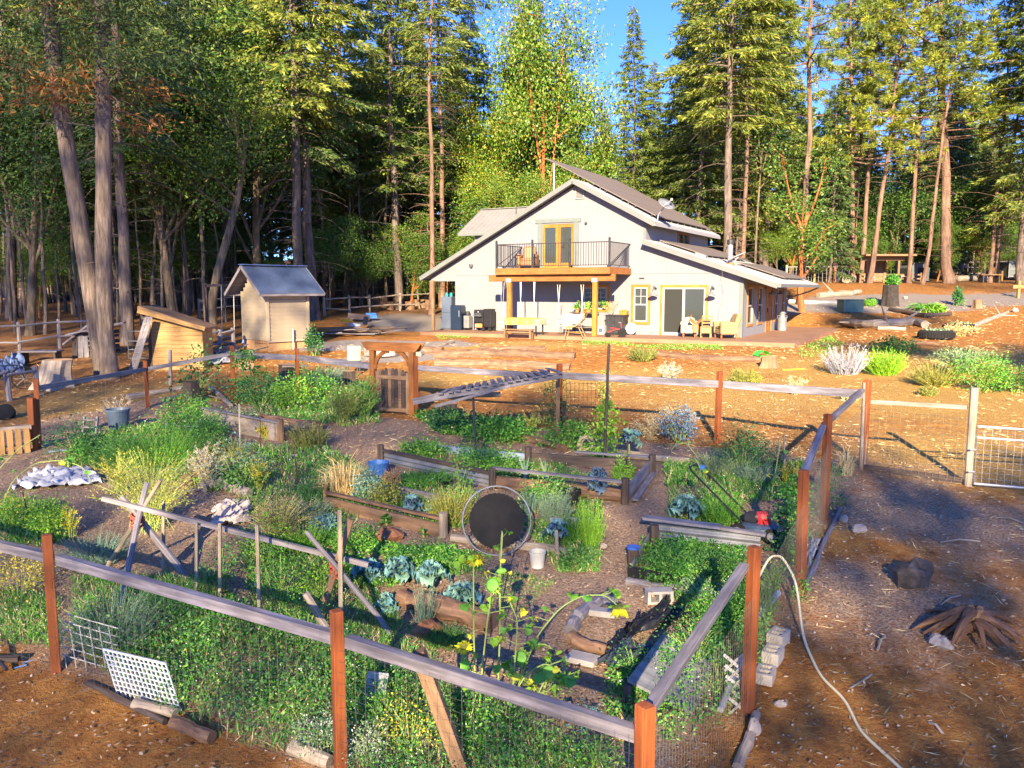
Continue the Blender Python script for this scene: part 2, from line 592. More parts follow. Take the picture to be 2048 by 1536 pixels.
M_WIRE = mat('fence wire', (0.20, 0.18, 0.14), 0.5, 0.2, 5, 0.6)
M_WHITE = mat('white paint', (0.32, 0.32, 0.33), 0.5, 0.06, 3, bump=0.05)
M_WALL = mat('cream siding', (0.20, 0.199, 0.222), 0.75, 0.05, 0.8, bump=0.1)
M_GREYTRIM = mat('grey green trim', (0.13, 0.155, 0.155), 0.6, 0.08, 3, bump=0.06)
M_FASCIA = mat('pale grey fascia', (0.145, 0.158, 0.16), 0.55, 0.08, 3, bump=0.06)
M_ROOF = mat('pale grey metal roof', (0.26, 0.26, 0.27), 0.5, 0.08, 1.2, 0.2, 0.06)
M_ROOFB = mat('blue grey metal roof', (0.05, 0.075, 0.14), 0.5, 0.3, 2.5, 0.15, 0.1)
M_GLASS = glassmat('window glass')
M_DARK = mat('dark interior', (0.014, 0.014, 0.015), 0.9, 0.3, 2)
M_SCREEN = mat('insect screen', (0.016, 0.018, 0.016), 0.8, 0.15, 60)
M_CONC = mat('tinted patio concrete', (0.27, 0.145, 0.085), 0.75, 0.2, 1.1, bump=0.25)
M_BLOCK = mat('concrete block', (0.36, 0.33, 0.30), 0.9, 0.2, 7, bump=0.6)
M_STONE = mat('fieldstone', (0.36, 0.31, 0.27), 0.9, 0.3, 5, bump=0.6)
M_SOLAR = mat('solar cells', (0.16, 0.13, 0.115), 0.62, 0.12, 4, 0.0, 0.03)  # grey-brown of the sky's reflection is put into the base colour
M_SOIL = mat('red soil', (0.26, 0.11, 0.05), 0.95, 0.35, 9, bump=0.8)
M_TAN = mat('tan fabric', (0.30, 0.21, 0.10), 0.9, 0.1, 6, bump=0.2)
M_LEATHER = mat('tan leather', (0.26, 0.10, 0.03), 0.45, 0.2, 5, bump=0.1)
M_LIME = mat('lime cloth', (0.30, 0.38, 0.05), 0.85, 0.1, 4, bump=0.1)
M_CREAM = mat('cream cloth', (0.38, 0.36, 0.24), 0.85, 0.1, 4, bump=0.1)
M_NAVY = mat('navy enamel', (0.008, 0.018, 0.04), 0.35, 0.2, 3, bump=0.03)
M_TERRA = mat('terracotta', (0.50, 0.16, 0.06), 0.75, 0.15, 6)
M_RED = mat('red paint', (0.55, 0.03, 0.03), 0.4, 0.15, 6, bump=0.03)
M_YEL = mat('yellow paint', (0.75, 0.45, 0.04), 0.4, 0.15, 6, bump=0.03)
M_BLUE = mat('blue plastic', (0.05, 0.16, 0.42), 0.45, 0.15, 4, bump=0.05)
M_BLUEG = mat('slate blue plastic', (0.06, 0.09, 0.14), 0.5, 0.2, 4, bump=0.05)
M_BRIGHTG = mat('bright green plastic', (0.05, 0.60, 0.06), 0.45, 0.12, 4, bump=0.05)
M_TEAL = mat('teal painted steel', (0.08, 0.15, 0.125), 0.6, 0.15, 3, bump=0.08)
M_TARP = mat('bluish white plastic sheet', (0.36, 0.38, 0.44), 0.45, 0.35, 7, bump=0.3)
M_HOSE = mat('cream hose', (0.62, 0.56, 0.36), 0.5, 0.1, 4, bump=0.05)
M_TWINE = mat('red twine', (0.42, 0.08, 0.05), 0.9, 0.3, 20)
M_ROPE = mat('pale rope', (0.62, 0.60, 0.56), 0.9, 0.15, 20)
M_WICK = mat('rattan', (0.34, 0.20, 0.055), 0.6, 0.2, 10)
M_BUCKET = mat('dirty white plastic', (0.42, 0.42, 0.39), 0.5, 0.18, 4, bump=0.05)
M_BAMBOO = mat('bamboo', (0.50, 0.42, 0.26), 0.6, 0.2, 6)
_nt, _b = _nodes(M_WALL)
_tc = _nt.nodes.new('ShaderNodeTexCoord')
_wv = _nt.nodes.new('ShaderNodeTexWave')
_wv.wave_type = 'BANDS'; _wv.bands_direction = 'X'; _wv.wave_profile = 'SAW'
_wv.inputs['Scale'].default_value = 1.55
_sx = _nt.nodes.new('ShaderNodeVectorMath'); _sx.operation = 'DOT_PRODUCT'
_sx.inputs[1].default_value = (1, 1, 0)
_nt.links.new(_tc.outputs['Object'], _sx.inputs[0])
_cx = _nt.nodes.new('ShaderNodeCombineXYZ')
_nt.links.new(_sx.outputs['Value'], _cx.inputs[0])
_nt.links.new(_cx.outputs[0], _wv.inputs['Vector'])
_rp = _ramp(_nt, _wv.outputs['Fac'], [(0.0, (0, 0, 0)), (0.08, (1, 1, 1))])
_bump(_nt, _b, _rp.outputs[0], 0.5, 0.012)
def soil_mat():
    m = bpy.data.materials.new('forest soil')
    nt, b = _nodes(m)
    tc = nt.nodes.new('ShaderNodeTexCoord')
    at_ = nt.nodes.new('ShaderNodeAttribute')
    at_.attribute_name = 'soil'
    sep = nt.nodes.new('ShaderNodeSeparateColor')
    nt.links.new(at_.outputs['Color'], sep.inputs[0])
    P = tc.outputs['Object']
    n1 = _noise(nt, P, 0.55, 6, 0.65)
    n2 = _noise(nt, P, 5.5, 8, 0.72)
    n3 = _noise(nt, P, 30, 5, 0.7)
    dirt = _ramp(nt, n2.outputs['Fac'], [(0.25, (0.15, 0.055, 0.018)), (0.45, (0.36, 0.15, 0.040)), (0.62, (0.50, 0.24, 0.062)), (0.8, (0.58, 0.36, 0.13))])
    straw = _ramp(nt, n3.outputs['Fac'], [(0.3, (0.22, 0.115, 0.032)), (0.5, (0.47, 0.28, 0.078)), (0.68, (0.62, 0.43, 0.15))])
    mulch = _ramp(nt, n3.outputs['Fac'], [(0.28, (0.12, 0.066, 0.038)), (0.48, (0.34, 0.225, 0.15)), (0.7, (0.58, 0.46, 0.34))])
    grav = _ramp(nt, n3.outputs['Fac'], [(0.3, (0.20, 0.18, 0.17)), (0.7, (0.42, 0.38, 0.36))])
    duff = _ramp(nt, n2.outputs['Fac'], [(0.3, (0.06, 0.03, 0.016)), (0.5, (0.16, 0.085, 0.042)), (0.75, (0.32, 0.19, 0.095))])
    def mask(sock, lo, hi):
        ad = nt.nodes.new('ShaderNodeMath'); ad.operation = 'MULTIPLY_ADD'
        nt.links.new(n1.outputs['Fac'], ad.inputs[0]); ad.inputs[1].default_value = 0.9
        nt.links.new(sock, ad.inputs[2])
        ad2 = nt.nodes.new('ShaderNodeMath'); ad2.operation = 'MULTIPLY_ADD'
        nt.links.new(n2.outputs['Fac'], ad2.inputs[0]); ad2.inputs[1].default_value = 0.55
        nt.links.new(ad.outputs[0], ad2.inputs[2])
        r = _ramp(nt, ad2.outputs[0], [(lo, (0, 0, 0)), (hi, (1, 1, 1))])
        return r.outputs[0]
    def off(sock):
        a = nt.nodes.new('ShaderNodeMath'); a.operation = 'SUBTRACT'
        nt.links.new(sock, a.inputs[0]); a.inputs[1].default_value = 0.35
        return a.outputs[0]
    col = mix_rgb(nt, dirt.outputs[0], straw.outputs[0], mask(off(sep.outputs[2]), 0.55, 0.95))
    col = mix_rgb(nt, col, mulch.outputs[0], mask(off(sep.outputs[1]), 0.6, 0.9))
    col = mix_rgb(nt, col, grav.outputs[0], mask(off(sep.outputs[0]), 0.72, 0.9))
    col = mix_rgb(nt, col, duff.outputs[0], at_.outputs['Alpha'])
    nt.links.new(col, b.inputs['Base Color'])
    b.inputs['Roughness'].default_value = 0.95
    b.inputs['Specular IOR Level'].default_value = 0.15
    ad = nt.nodes.new('ShaderNodeMath'); ad.operation = 'ADD'
    nt.links.new(n2.outputs['Fac'], ad.inputs[0]); nt.links.new(n3.outputs['Fac'], ad.inputs[1])
    _bump(nt, b, ad.outputs[0], 0.9, 0.07)
    return m
def blobs(X, Y, lst):
    w = np.zeros_like(X)
    for u, v, rx, ry in lst:
        p = at(u, v)
        w = np.maximum(w, np.exp(-(((X - p[0]) / rx) ** 2 + ((Y - p[1]) / ry) ** 2)))
    return w
GARDEN = None
def build_ground():
    a = np.arcsinh(300 / 6.0)
    xs = 6.0 * np.sinh(np.linspace(-a, a, 330))
    a0, a1 = np.arcsinh((-60 - 10) / 6.0), np.arcsinh((290 - 10) / 6.0)
    ys = 10 + 6.0 * np.sinh(np.linspace(a0, a1, 330))
    X, Y = np.meshgrid(xs, ys)
    Z = gz(X, Y)
    hx = (X - HX) * HEX[0] + (Y - HY) * HEX[1]
    hy = (X - HX) * HEY[0] + (Y - HY) * HEY[1]
    out = 1 - ((hx > -16.5) & (hx < 3) & (hy > -3) & (hy < 11.5)).astype(float)
    nz = np.array([mnoise.noise(Vector((x * 0.8, y * 0.8, 0))) * 0.5 + mnoise.noise(Vector((x * 2.6, y * 2.6, 3.1))) * 0.25 for x, y in zip(X.ravel(), Y.ravel())]).reshape(X.shape)
    Z = Z + out * nz * 0.06 * np.clip(1.3 - Y / 120, 0.2, 1)
    V = np.stack([X, Y, Z], -1).reshape(-1, 3)
    ny, nx = X.shape
    idx = np.arange(ny * nx).reshape(ny, nx)
    F = np.stack([idx[:-1, :-1], idx[:-1, 1:], idx[1:, 1:], idx[1:, :-1]], -1).reshape(-1, 4)
    me = bpy.data.meshes.new('ground')
    me.from_pydata(V.tolist(), [], F.tolist())
    me.polygons.foreach_set('use_smooth', np.ones(len(F), bool))
    grav = blobs(X, Y, [(830, 640, 4, 4), (780, 690, 3.4, 1.6), (860, 690, 2.6, 1.0), (700, 690, 3, 2), (1700, 612, 9, 3.0), (1900, 600, 9, 3.0), (2100, 600, 9, 3.5), (800, 715, 2.4, 0.9)])
    gc = np.array([[0.82, 5.1], [6.05, 14.0], [-9.6, 22.0], [-14.5, 13.0]])
    dist = np.full(X.shape, 9.0)
    for k in range(4):
        p, q = gc[k], gc[(k + 1) % 4]
        e = (q - p) / np.linalg.norm(q - p)
        dist = np.minimum(dist, -((X - p[0]) * e[1] - (Y - p[1]) * e[0]))
    mul = _smooth(-0.5, 0.8, dist) * 0.95
    mul = np.maximum(mul, 0.6 * blobs(X, Y, [(1750, 1000, 2.4, 2.0), (1750, 1200, 1.8, 1.5), (1950, 1050, 2.4, 1.6)]))
    straw = blobs(X, Y, [(1550, 790, 4, 4), (1900, 800, 4, 4), (1250, 760, 4, 2.4), (1700, 740, 5, 3), (1050, 690, 5, 1.4), (1900, 720, 6, 4), (2000, 920, 2.5, 2.5), (1500, 1000, 2, 2), (1000, 760, 4, 1.5), (200, 800, 3, 3)]) * 0.8
    duff = _smooth(43, 50, Y) * (1 - 0.75 * _smooth(6, 14, X) * (1 - _smooth(58, 66, Y)))
    duff = np.maximum(duff, 0.55 * _smooth(-7, -14, X) * _smooth(17, 22, Y))
    att = me.color_attributes.new('soil', 'FLOAT_COLOR', 'POINT')
    att.data.foreach_set('color', np.stack([grav, mul, straw, duff], -1).astype(np.float32).ravel())
    me.materials.append(soil_mat())
    g = link('ground', me)
    tag(g, kind='structure')
build_ground()
house = thing('house', 'cream two storey house with wooden balcony and solar panels on its roof', 'house', (HX, HY, 0), HROT)
RIDGE_X, RIDGE_Z, SL_R, SL_L = -7.48, 6.82, 0.53, 0.515
Y0, Y1 = -0.48, 10.4
def z_roof(x):
    return RIDGE_Z - SL_R * (x - RIDGE_X) if x >= RIDGE_X else RIDGE_Z + SL_L * (x - RIDGE_X)
def z_low(x):
    return 2.2 + (1.45 - x) * 0.334
def top_front(x):
    if x > -4.2 + 1e-6:
        return z_low(x) - 0.16
    return z_roof(x) - 0.18
def pierced_wall(mb, xs, top, holes, bottom=-0.1, y=0.0, th=0.16, axis='x'):
    """wall along x (or along y) with rectangular holes, cut into strips"""
    cuts = sorted(set([round(c, 4) for c in xs] + [round(h, 4) for ho in holes for h in ho[:2]]))
    for a, b in zip(cuts[:-1], cuts[1:]):
        hs_ = sorted([h for h in holes if h[0] <= a + 1e-4 and h[1] >= b - 1e-4], key=lambda h: h[2])
        lo = bottom
        e = 1e-5
        spans = []
        for h in hs_:
            if h[2] > lo + 1e-4:
                spans.append((lo, lo, h[2], h[2]))
            lo = h[3]
        spans.append((lo, lo, top(b - e), top(a + e)))
        for z0a, z0b, z1b, z1a in spans:
            if axis == 'x':
                mb.prism([(a, y, z0a), (b, y, z0b), (b, y, z1b), (a, y, z1a)], (0, th, 0))
            else:
                mb.prism([(y, a, z0a), (y, b, z0b), (y, b, z1b), (y, a, z1a)], (-th, 0, 0))
HOLES_F = [(-9.19, -7.61, 2.88, 4.92), (-7.08, -5.97, 1.08, 2.06), (-4.70, -4.07, 0.56, 2.06), (-3.40, -1.53, 0.06, 2.06)]
m_ = MB()
pierced_wall(m_, [-13.97, RIDGE_X, -4.2, 0.0], top_front, HOLES_F)
m_.prism([(-15.4, 0, 2.36), (-13.97, 0, 2.36), (-13.97, 0, top_front(-13.97)), (-15.4, 0, top_front(-15.4))], (0, 0.16, 0))
m_.build('wall', M_WALL, house)
m_ = MB()
HOLES_S = [(0.95, 1.9, 0.5, 2.05), (3.0, 3.9, 0.5, 2.05), (4.85, 6.0, 0.0, 2.08), (6.8, 7.6, 0.5, 2.05), (8.75, 9.4, 0.5, 2.05)]
pierced_wall(m_, [0.16, 9.7], lambda y: 2.5, HOLES_S, y=0.0, axis='y')
m_.build('wall', M_WALL, house)
m_ = MB()
pierced_wall(m_, [0.16, 9.9], lambda y: 4.93, [(4.6, 6.3, 4.2, 4.62)], bottom=3.2, y=-4.2, axis='y')
m_.prism([(-13.97, 0.16, -0.1), (-13.97, 9.7, -0.1), (-13.97, 9.7, 2.9), (-13.97, 0.16, 2.9)], (0.16, 0, 0))
m_.prism([(-15.4, 9.7, -0.1), (-0.0, 9.7, -0.1), (0.0, 9.7, 2.4), (-4.2, 9.7, 3.8), (-4.2, 9.7, 4.9), (RIDGE_X, 9.7, 6.6), (-15.4, 9.7, 2.6)], (0, 0.16, 0))
m_.build('wall', M_WALL, house)
m_ = MB()
m_.box((-6.95, -0.012, 2.66), 13.9, 0.02, 0.03)
m_.build('flashing', M_WALL, house)
m_ = MB()
m_.box((0.012, 0.06, 1.17), 0.03, 0.16, 2.55)
m_.box((-0.06, -0.015, 1.16), 0.14, 0.03, 2.5)
m_.box((-4.27, -0.015, 4.45), 0.12, 0.03, 0.9)
m_.build('corner_board', M_GREYTRIM, house)
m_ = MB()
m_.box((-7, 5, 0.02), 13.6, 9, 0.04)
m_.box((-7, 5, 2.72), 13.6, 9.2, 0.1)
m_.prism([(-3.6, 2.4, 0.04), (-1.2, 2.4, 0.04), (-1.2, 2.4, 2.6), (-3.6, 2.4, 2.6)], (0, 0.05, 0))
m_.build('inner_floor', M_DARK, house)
def roof_slab(pa, pb, ya, yb, th, name='roof', ribs=0.0, material=None):
    """pitched slab between (x,z) points pa and pb, from ya to yb, with ribs down the slope, fascia at its edges"""
    mb = MB()
    mb.prism([(pa[0], ya, pa[1]), (pb[0], ya, pb[1]), (pb[0], ya, pb[1] - th), (pa[0], ya, pa[1] - th)][::-1], (0, yb - ya, 0))
    r = mb.build(name, material or M_ROOF, house)
    if ribs:
        mb = MB()
        n = int((yb - ya) / ribs)
        for k in range(n + 1):
            y = ya + 0.02 + (yb - ya - 0.04) * k / n
            mb.beam((pa[0], y, pa[1] + 0.008), (pb[0], y, pb[1] + 0.008), 0.03, 0.03)
        rb = mb.build('roof_ribs', material or M_ROOF, r)
    return r
rR = roof_slab((RIDGE_X, RIDGE_Z), (-3.68, z_roof(-3.68)), Y0, Y1, 0.12, ribs=0.3)
rL = roof_slab((-15.72, z_roof(-15.72)), (RIDGE_X - 0.003, RIDGE_Z - 0.001), Y0, Y1, 0.12, ribs=0.3)
rS = roof_slab((-4.18, z_low(-4.18)), (1.45, z_low(1.45)), Y0, Y1, 0.1, ribs=0.3)
def fascia(p0, p1, parent, w=0.035, h=0.2, m=None, nm='fascia'):
    MB().beam(p0, p1, w, h).build(nm, m or M_FASCIA, parent)
for (xa, xb, f, par) in ((RIDGE_X, -3.66, z_roof, rR), (-15.74, RIDGE_X, z_roof, rL), (-4.2, 1.47, z_low, rS)):
    fascia((xa, Y0 - 0.02, f(xa) - 0.09), (xb, Y0 - 0.02, f(xb) - 0.09), par)
fascia((-3.66, Y0, z_roof(-3.66) - 0.08), (-3.66, Y1, z_roof(-3.66) - 0.08), rR, 0.03, 0.15, M_WHITE)
fascia((-15.74, Y0, z_roof(-15.74) - 0.08), (-15.74, Y1, z_roof(-15.74) - 0.08), rL, 0.03, 0.15)
m_ = MB()
m_.beam((1.53, Y0, z_low(1.53) - 0.06), (1.53, Y1, z_low(1.53) - 0.06), 0.13, 0.12)
m_.build('gutter', M_FASCIA, rS)
m_ = MB()
m_.tube([(1.5, Y1 - 0.2, 2.05), (1.1, Y1 - 0.5, 1.85), (0.25, Y1 - 0.75, 1.55), (0.06, Y1 - 0.8, 1.4), (0.06, Y1 - 0.8, 0.1)], 0.04, 8)
m_.build('downpipe', M_FASCIA, house)
m_ = MB()
m_.prism([(-15.5, 4.4, 2.3), (-9.2, 4.4, 2.3), (-9.2, 4.4, 4.98), (-15.5, 4.4, 4.98)], (0, 0.16, 0))
m_.prism([(-15.5, 4.56, 2.3), (-15.5, 8.6, 2.3), (-15.5, 8.6, 5.05), (-15.5, 6.5, 6.3), (-15.5, 4.56, 5.05)], (0.16, 0, 0))
m_.build('wall', M_WALL, house)
m_ = MB()
for sgn in (-1, 1):
    ye, yr = 6.5 + sgn * 2.5, 6.5
    m_.prism([(-16.3, ye, 4.98), (-16.3, yr, 6.45), (-16.3, yr, 6.35), (-16.3, ye, 4.88)], (7.4, 0, 0))
wing = m_.build('roof', M_ROOF, house)
m_ = MB()
for k in range(25):
    x = -16.28 + k * 0.3
    m_.beam((x, 4.0, 4.99), (x, 6.5, 6.46), 0.03, 0.03)
m_.beam((-16.3, 6.5, 6.47), (-8.9, 6.5, 6.47), 0.3, 0.03)
m_.build('roof_ribs', M_ROOF, wing)
fascia((-16.32, 4.0, 4.9), (-16.32, 6.5, 6.37), wing, 0.03, 0.16)
fascia((-16.3, 3.98, 4.9), (-8.9, 3.98, 4.9), wing, 0.03, 0.14)
MB().tube([(-13.2, 4.9, 5.3), (-13.2, 4.9, 6.35)], 0.035, 8).build('vent_pipe', M_IRON, house)
def window(x0, x1, z0, z1, grid_=(2, 2), split=None, trim=0.12, side=False, mt=None):
    """framed window in the front wall (or in the right side wall): trim, sash, glass, muntins"""
    t = lambda x, y, z: ((-y, x, z) if side else (x, y, z))
    def bx(mb, xa, xb, ya, yb, za, zb):
        c = t((xa + xb) / 2, (ya + yb) / 2, (za + zb) / 2)
        if side: mb.box(c, abs(yb - ya), xb - xa, zb - za)
        else: mb.box(c, xb - xa, abs(yb - ya), zb - za)
    mb = MB()
    for xa, xb, za, zb in ((x0 - trim, x0, z0 - trim, z1 + trim), (x1, x1 + trim, z0 - trim, z1 + trim), (x0, x1, z1, z1 + trim), (x0, x1, z0 - trim, z0)):
        bx(mb, xa, xb, -0.035, 0.0, za, zb)
    w = mb.build('window', mt or W_TRIM, house)
    mb = MB(); f = 0.06
    for xa, xb, za, zb in ((x0, x0 + f, z0, z1), (x1 - f, x1, z0, z1), (x0 + f, x1 - f, z1 - f, z1), (x0 + f, x1 - f, z0, z0 + f)):
        bx(mb, xa, xb, -0.02, 0.06, za, zb)
    if split:
        zs = z0 + (z1 - z0) * split
        bx(mb, x0 + f, x1 - f, -0.01, 0.05, zs - 0.03, zs + 0.03)
    za = z0 + (z1 - z0) * split + 0.03 if split else z0 + f
    nx, nz = grid_
    for k in range(1, nx):
        x = x0 + f + (x1 - x0 - 2 * f) * k / nx
        bx(mb, x - 0.012, x + 0.012, 0.005, 0.03, za, z1 - f)
    for k in range(1, nz):
        z = za + (z1 - f - za) * k / nz
        bx(mb, x0 + f, x1 - f, 0.006, 0.031, z - 0.012, z + 0.012)
    mb.build('sash', M_WHITE, w)
    mb = MB()
    bx(mb, x0 + f - .01, x1 - f + .01, 0.032, 0.04, z0 + f - .01, z1 - f + .01)
    mb.build('pane', M_GLASS, w)
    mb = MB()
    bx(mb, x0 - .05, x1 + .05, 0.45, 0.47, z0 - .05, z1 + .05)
    mb.build('dark_backing', M_DARK, w)  # dark sheet stands in for the unlit room behind the glass
    return w
window(-7.08, -5.97, 1.08, 2.06, (4, 3), 0.33)
window(-4.70, -4.07, 0.56, 2.06, (2, 2), 0.5)
window(0.95, 1.9, 0.5, 2.05, (1, 1), 0.5, 0.1, True)
window(3.0, 3.9, 0.5, 2.05, (1, 1), 0.5, 0.1, True)
window(6.8, 7.6, 0.5, 2.05, (1, 1), 0.5, 0.1, True)
window(8.75, 9.4, 0.5, 2.05, (1, 1), 0.5, 0.1, True)
m_ = MB()
for ya, yb, za, zb in ((4.5, 6.4, 4.6, 4.72), (4.5, 6.4, 4.1, 4.2), (4.5, 4.62, 4.2, 4.6), (6.28, 6.4, 4.2, 4.6), (5.41, 5.49, 4.2, 4.6)):
    m_.box((-4.185, (ya + yb) / 2, (za + zb) / 2), 0.05, yb - ya, zb - za)
w_ = m_.build('window', W_BROWN, house)
MB().box((-4.26, 5.45, 4.4), 0.02, 1.7, 0.42).build('pane', M_GLASS, w_)
MB().box((-4.6, 5.45, 4.4), 0.02, 2.0, 0.8).build('dark_backing', M_DARK, w_)  # dark sheet in place of the shade behind the clerestory pane
m_ = MB()
for xa, xb, za, zb in ((-3.50, -3.40, 0.0, 2.16), (-1.53, -1.43, 0.0, 2.16), (-3.40, -1.53, 2.06, 2.16)):
    m_.box(((xa + xb) / 2, -0.017, (za + zb) / 2), xb - xa, 0.035, zb - za)
sd = m_.build('sliding_door', W_TRIM, house)
m_ = MB()
for xa, xb, za, zb, yy in ((-3.40, -3.32, 0.06, 2.06, 0.03), (-1.61, -1.53, 0.06, 2.06, 0.05), (-2.52, -2.42, 0.08, 1.98, 0.02), (-3.32, -1.61, 1.98, 2.06, 0.04), (-3.32, -1.61, 0.06, 0.14, 0.04)):
    m_.box(((xa + xb) / 2, yy, (za + zb) / 2), xb - xa, 0.09, zb - za)
m_.box((-3.36, -0.03, 1.05), 0.03, 0.05, 0.25)
m_.build('frame', M_WHITE, sd)
MB().box((-2.92, 0.05, 1.06), 0.8, 0.012, 1.84).build('insect_screen', M_SCREEN, sd)
MB().box((-2.02, 0.06, 1.06), 0.82, 0.012, 1.84).build('pane', M_GLASS, sd)
m_ = MB()
m_.box((-9.32, -0.02, 3.93), 0.22, 0.04, 2.10)
m_.box((-7.48, -0.02, 3.93), 0.22, 0.04, 2.10)
m_.box((-8.40, -0.03, 5.07), 2.28, 0.06, 0.18)
fd = m_.build('french_door', M_GREYTRIM, house)
for sx in (-1, 1):
    xc = -8.40 + sx * 0.395
    m_ = MB()
    m_.box((xc - 0.33, 0.045, 3.90), 0.12, 0.05, 2.02)
    m_.box((xc + 0.33, 0.045, 3.90), 0.12, 0.05, 2.02)
    m_.box((xc, 0.045, 4.84), 0.54, 0.05, 0.14)
    m_.box((xc, 0.045, 3.03), 0.54, 0.05, 0.28)
    m_.build('door_leaf', W_TRIM, fd)
    MB().box((xc, 0.05, 3.97), 0.55, 0.012, 1.6).build('pane', M_GLASS, fd)
MB().box((-8.4, 0.6, 3.9), 2.2, 0.02, 2.2).build('dark_backing', M_DARK, fd)  # dark sheet in place of the unlit room behind the french door
m_ = MB()
m_.box((-8.12, 0.005, 3.95), 0.04, 0.03, 0.22); m_.tube([(-8.12, -0.01, 3.9), (-8.12, -0.05, 3.9), (-8.2, -0.05, 3.9)], 0.012, 6)
m_.build('handle', M_IRON, fd)
m_ = MB()
m_.box((-0.03, 5.42, 1.04), 0.05, 1.14, 2.06)
dr = m_.build('side_door', W_TRIM, house)
m_ = MB()
for yy in (5.15, 5.7):
    for zz in (0.6, 1.5):
        m_.box((0.0, yy, zz), 0.02, 0.4, 0.7)
m_.build('door_panel', W_ORANGE, dr)
MB().box((0.03, 5.0, 1.0), 0.05, 0.04, 0.2).build('handle', M_IRON, dr)
m_ = MB()
m_.box((0.017, 4.78, 1.07), 0.035, 0.12, 2.14); m_.box((0.017, 6.07, 1.07), 0.035, 0.12, 2.14); m_.box((0.017, 5.42, 2.14), 0.035, 1.17, 0.1)
m_.build('door_frame', W_TRIM, dr)
m_ = MB()
for a in ((-7.52, 6.23, 0.03, 0.46), (-7.12, 6.23, 0.03, 0.46)):
    m_.box((a[0], -0.03, a[1]), a[2], 0.06, a[3])
m_.box((-7.32, -0.03, 6.0), 0.43, 0.06, 0.03); m_.box((-7.32, -0.03, 6.46), 0.43, 0.06, 0.03)
vn = m_.build('gable_vent', M_WHITE, house)
lm = MB()
lm.beam((-7.51, -0.03, 0), (-7.13, -0.03, 0), 0.05, 0.012, up=(0, 0.6, 0.8))
lme = lm.mesh('louvre', M_WHITE)
for k in range(7):
    link('louvre', lme, vn, (0, 0, 6.05 + k * 0.06))
def gooseneck(x, y, z, side=False):
    L = MB()
    dx, dy = (1, 0) if side else (0, -1)
    pts = [(x + dx * d, y + dy * d, z + h) for d, h in ((0.02, 0.28), (0.10, 0.36), (0.22, 0.40), (0.32, 0.32), (0.34, 0.18))]
    L.tube(pts, 0.014, 6)
    L.lathe([(0.06, 0), (0.06, 0.02)], (x + dx * 0.0, y + dy * 0.0, z + 0.28), 10, axis=(dx, dy, 0))
    o = L.build('wall_lamp', M_IRON, house)
    S = MB()
    S.lathe([(0.03, 0.2), (0.06, 0.17), (0.075, 0.10), (0.20, 0.03), (0.21, 0.0), (0.19, 0.005), (0.07, 0.09), (0.0, 0.1)], (x + dx * .34, y + dy * .34, z - 0.02), 20, close=False)
    S.build('lamp_shade', M_DULLGALV, o, smooth=True)
gooseneck(-3.72, 0, 1.72)
gooseneck(-1.22, 0, 1.72)
gooseneck(0.0, 4.4, 1.75, True)
gooseneck(0.0, 6.4, 1.75, True)
m_ = MB(); m_.lathe([(0.05, 0), (0.09, 0.1), (0.1, 0.16), (0, 0.16)], (-12.95, -0.02, 3.15), 12, axis=(-0.4, -0.8, -0.4)); m_.build('flood_light', M_DULLGALV, house)
m_ = MB(); m_.lathe([(0.03, 0), (0.06, 0.05), (0.05, 0.1), (0, 0.11)], (-7.0, 0, 4.9), 10, axis=(0, -1, 0)); m_.build('porch_lamp', M_IRON, house)
MB().box((-4.35, -0.02, 2.45), 0.22, 0.04, 0.05).build('wall_vent', M_IRON, house)
m_ = MB(); m_.box((-3.78, -0.02, 0.33), 0.09, 0.04, 0.12); m_.tube([(-3.78, -0.03, 0.3), (-3.8, -0.05, 0.15), (-3.95, -0.05, 0.03)], 0.008, 5); m_.build('outlet', M_GALV, house)
m_ = MB()
m_.tube([(-3.72, -0.03, 4.0), (-3.74, -0.03, 2.7)], 0.006, 4)
m_.tube([(-0.75, -0.5, 2.75), (-0.8, -0.05, 1.8), (-1.05, -0.04, 0.4), (-1.1, -0.03, 0.05)], 0.006, 4)
m_.tube([(-4.9, -0.02, 2.2), (-4.86, -0.02, 0.1)], 0.008, 4)
m_.build('wire', M_GALV, house)
BX0, BX1, BP = -10.23, -4.9, 2.45
m_ = MB()
m_.box(((BX0 + BX1) / 2, -BP - 0.02, 2.73), BX1 - BX0 + 0.1, 0.045, 0.24)
m_.box((BX0 - 0.03, -BP / 2, 2.73), 0.045, BP, 0.24)
m_.box((BX1 + 0.03, -BP / 2, 2.73), 0.045, BP, 0.24)
bal = m_.build('balcony', W_ORANGE, house)
me_ = MB().box((0, -BP / 2 - 0.02, 0), 0.136, BP + 0.06, 0.035).mesh('deck_board', W_ORANGE)
for k in range(38):
    link('deck_board', me_, bal, (BX0 + 0.02 + k * 0.1428, 0, 2.865 + (k % 3) * 0.0015))
me_ = MB().box((0, -BP / 2, 2.73), 0.04, BP - 0.05, 0.2).mesh('joist', W_BROWN)
for k in range(13):
    link('joist', me_, bal, (BX0 + 0.2 + k * 0.41, 0, 0))
MB().beam((-10.75, -2.18, 2.46), (-4.72, -2.18, 2.46), 0.14, 0.29, bevel=0.01).build('beam', W_ORANGE, house)
for x in (-9.72, -5.62):
    p = MB().beam((x, -2.18, 0.0), (x, -2.18, 2.31), 0.19, 0.19, bevel=0.012).build('porch_post', W_TRIM, house)
    MB().box((x, -2.19, 2.36), 0.25, 0.22, 0.17).build('bracket', M_GALV, p)
p = MB().beam((-15.25, -0.05, -0.1), (-15.25, -0.05, 2.4), 0.14, 0.14, bevel=0.01).build('porch_post', W_BROWN, house)
p = MB().beam((-15.25, 4.6, -0.1), (-15.25, 4.6, 2.4), 0.14, 0.14, bevel=0.01).build('porch_post', W_BROWN, house)
rl = MB()
zt = 3.92
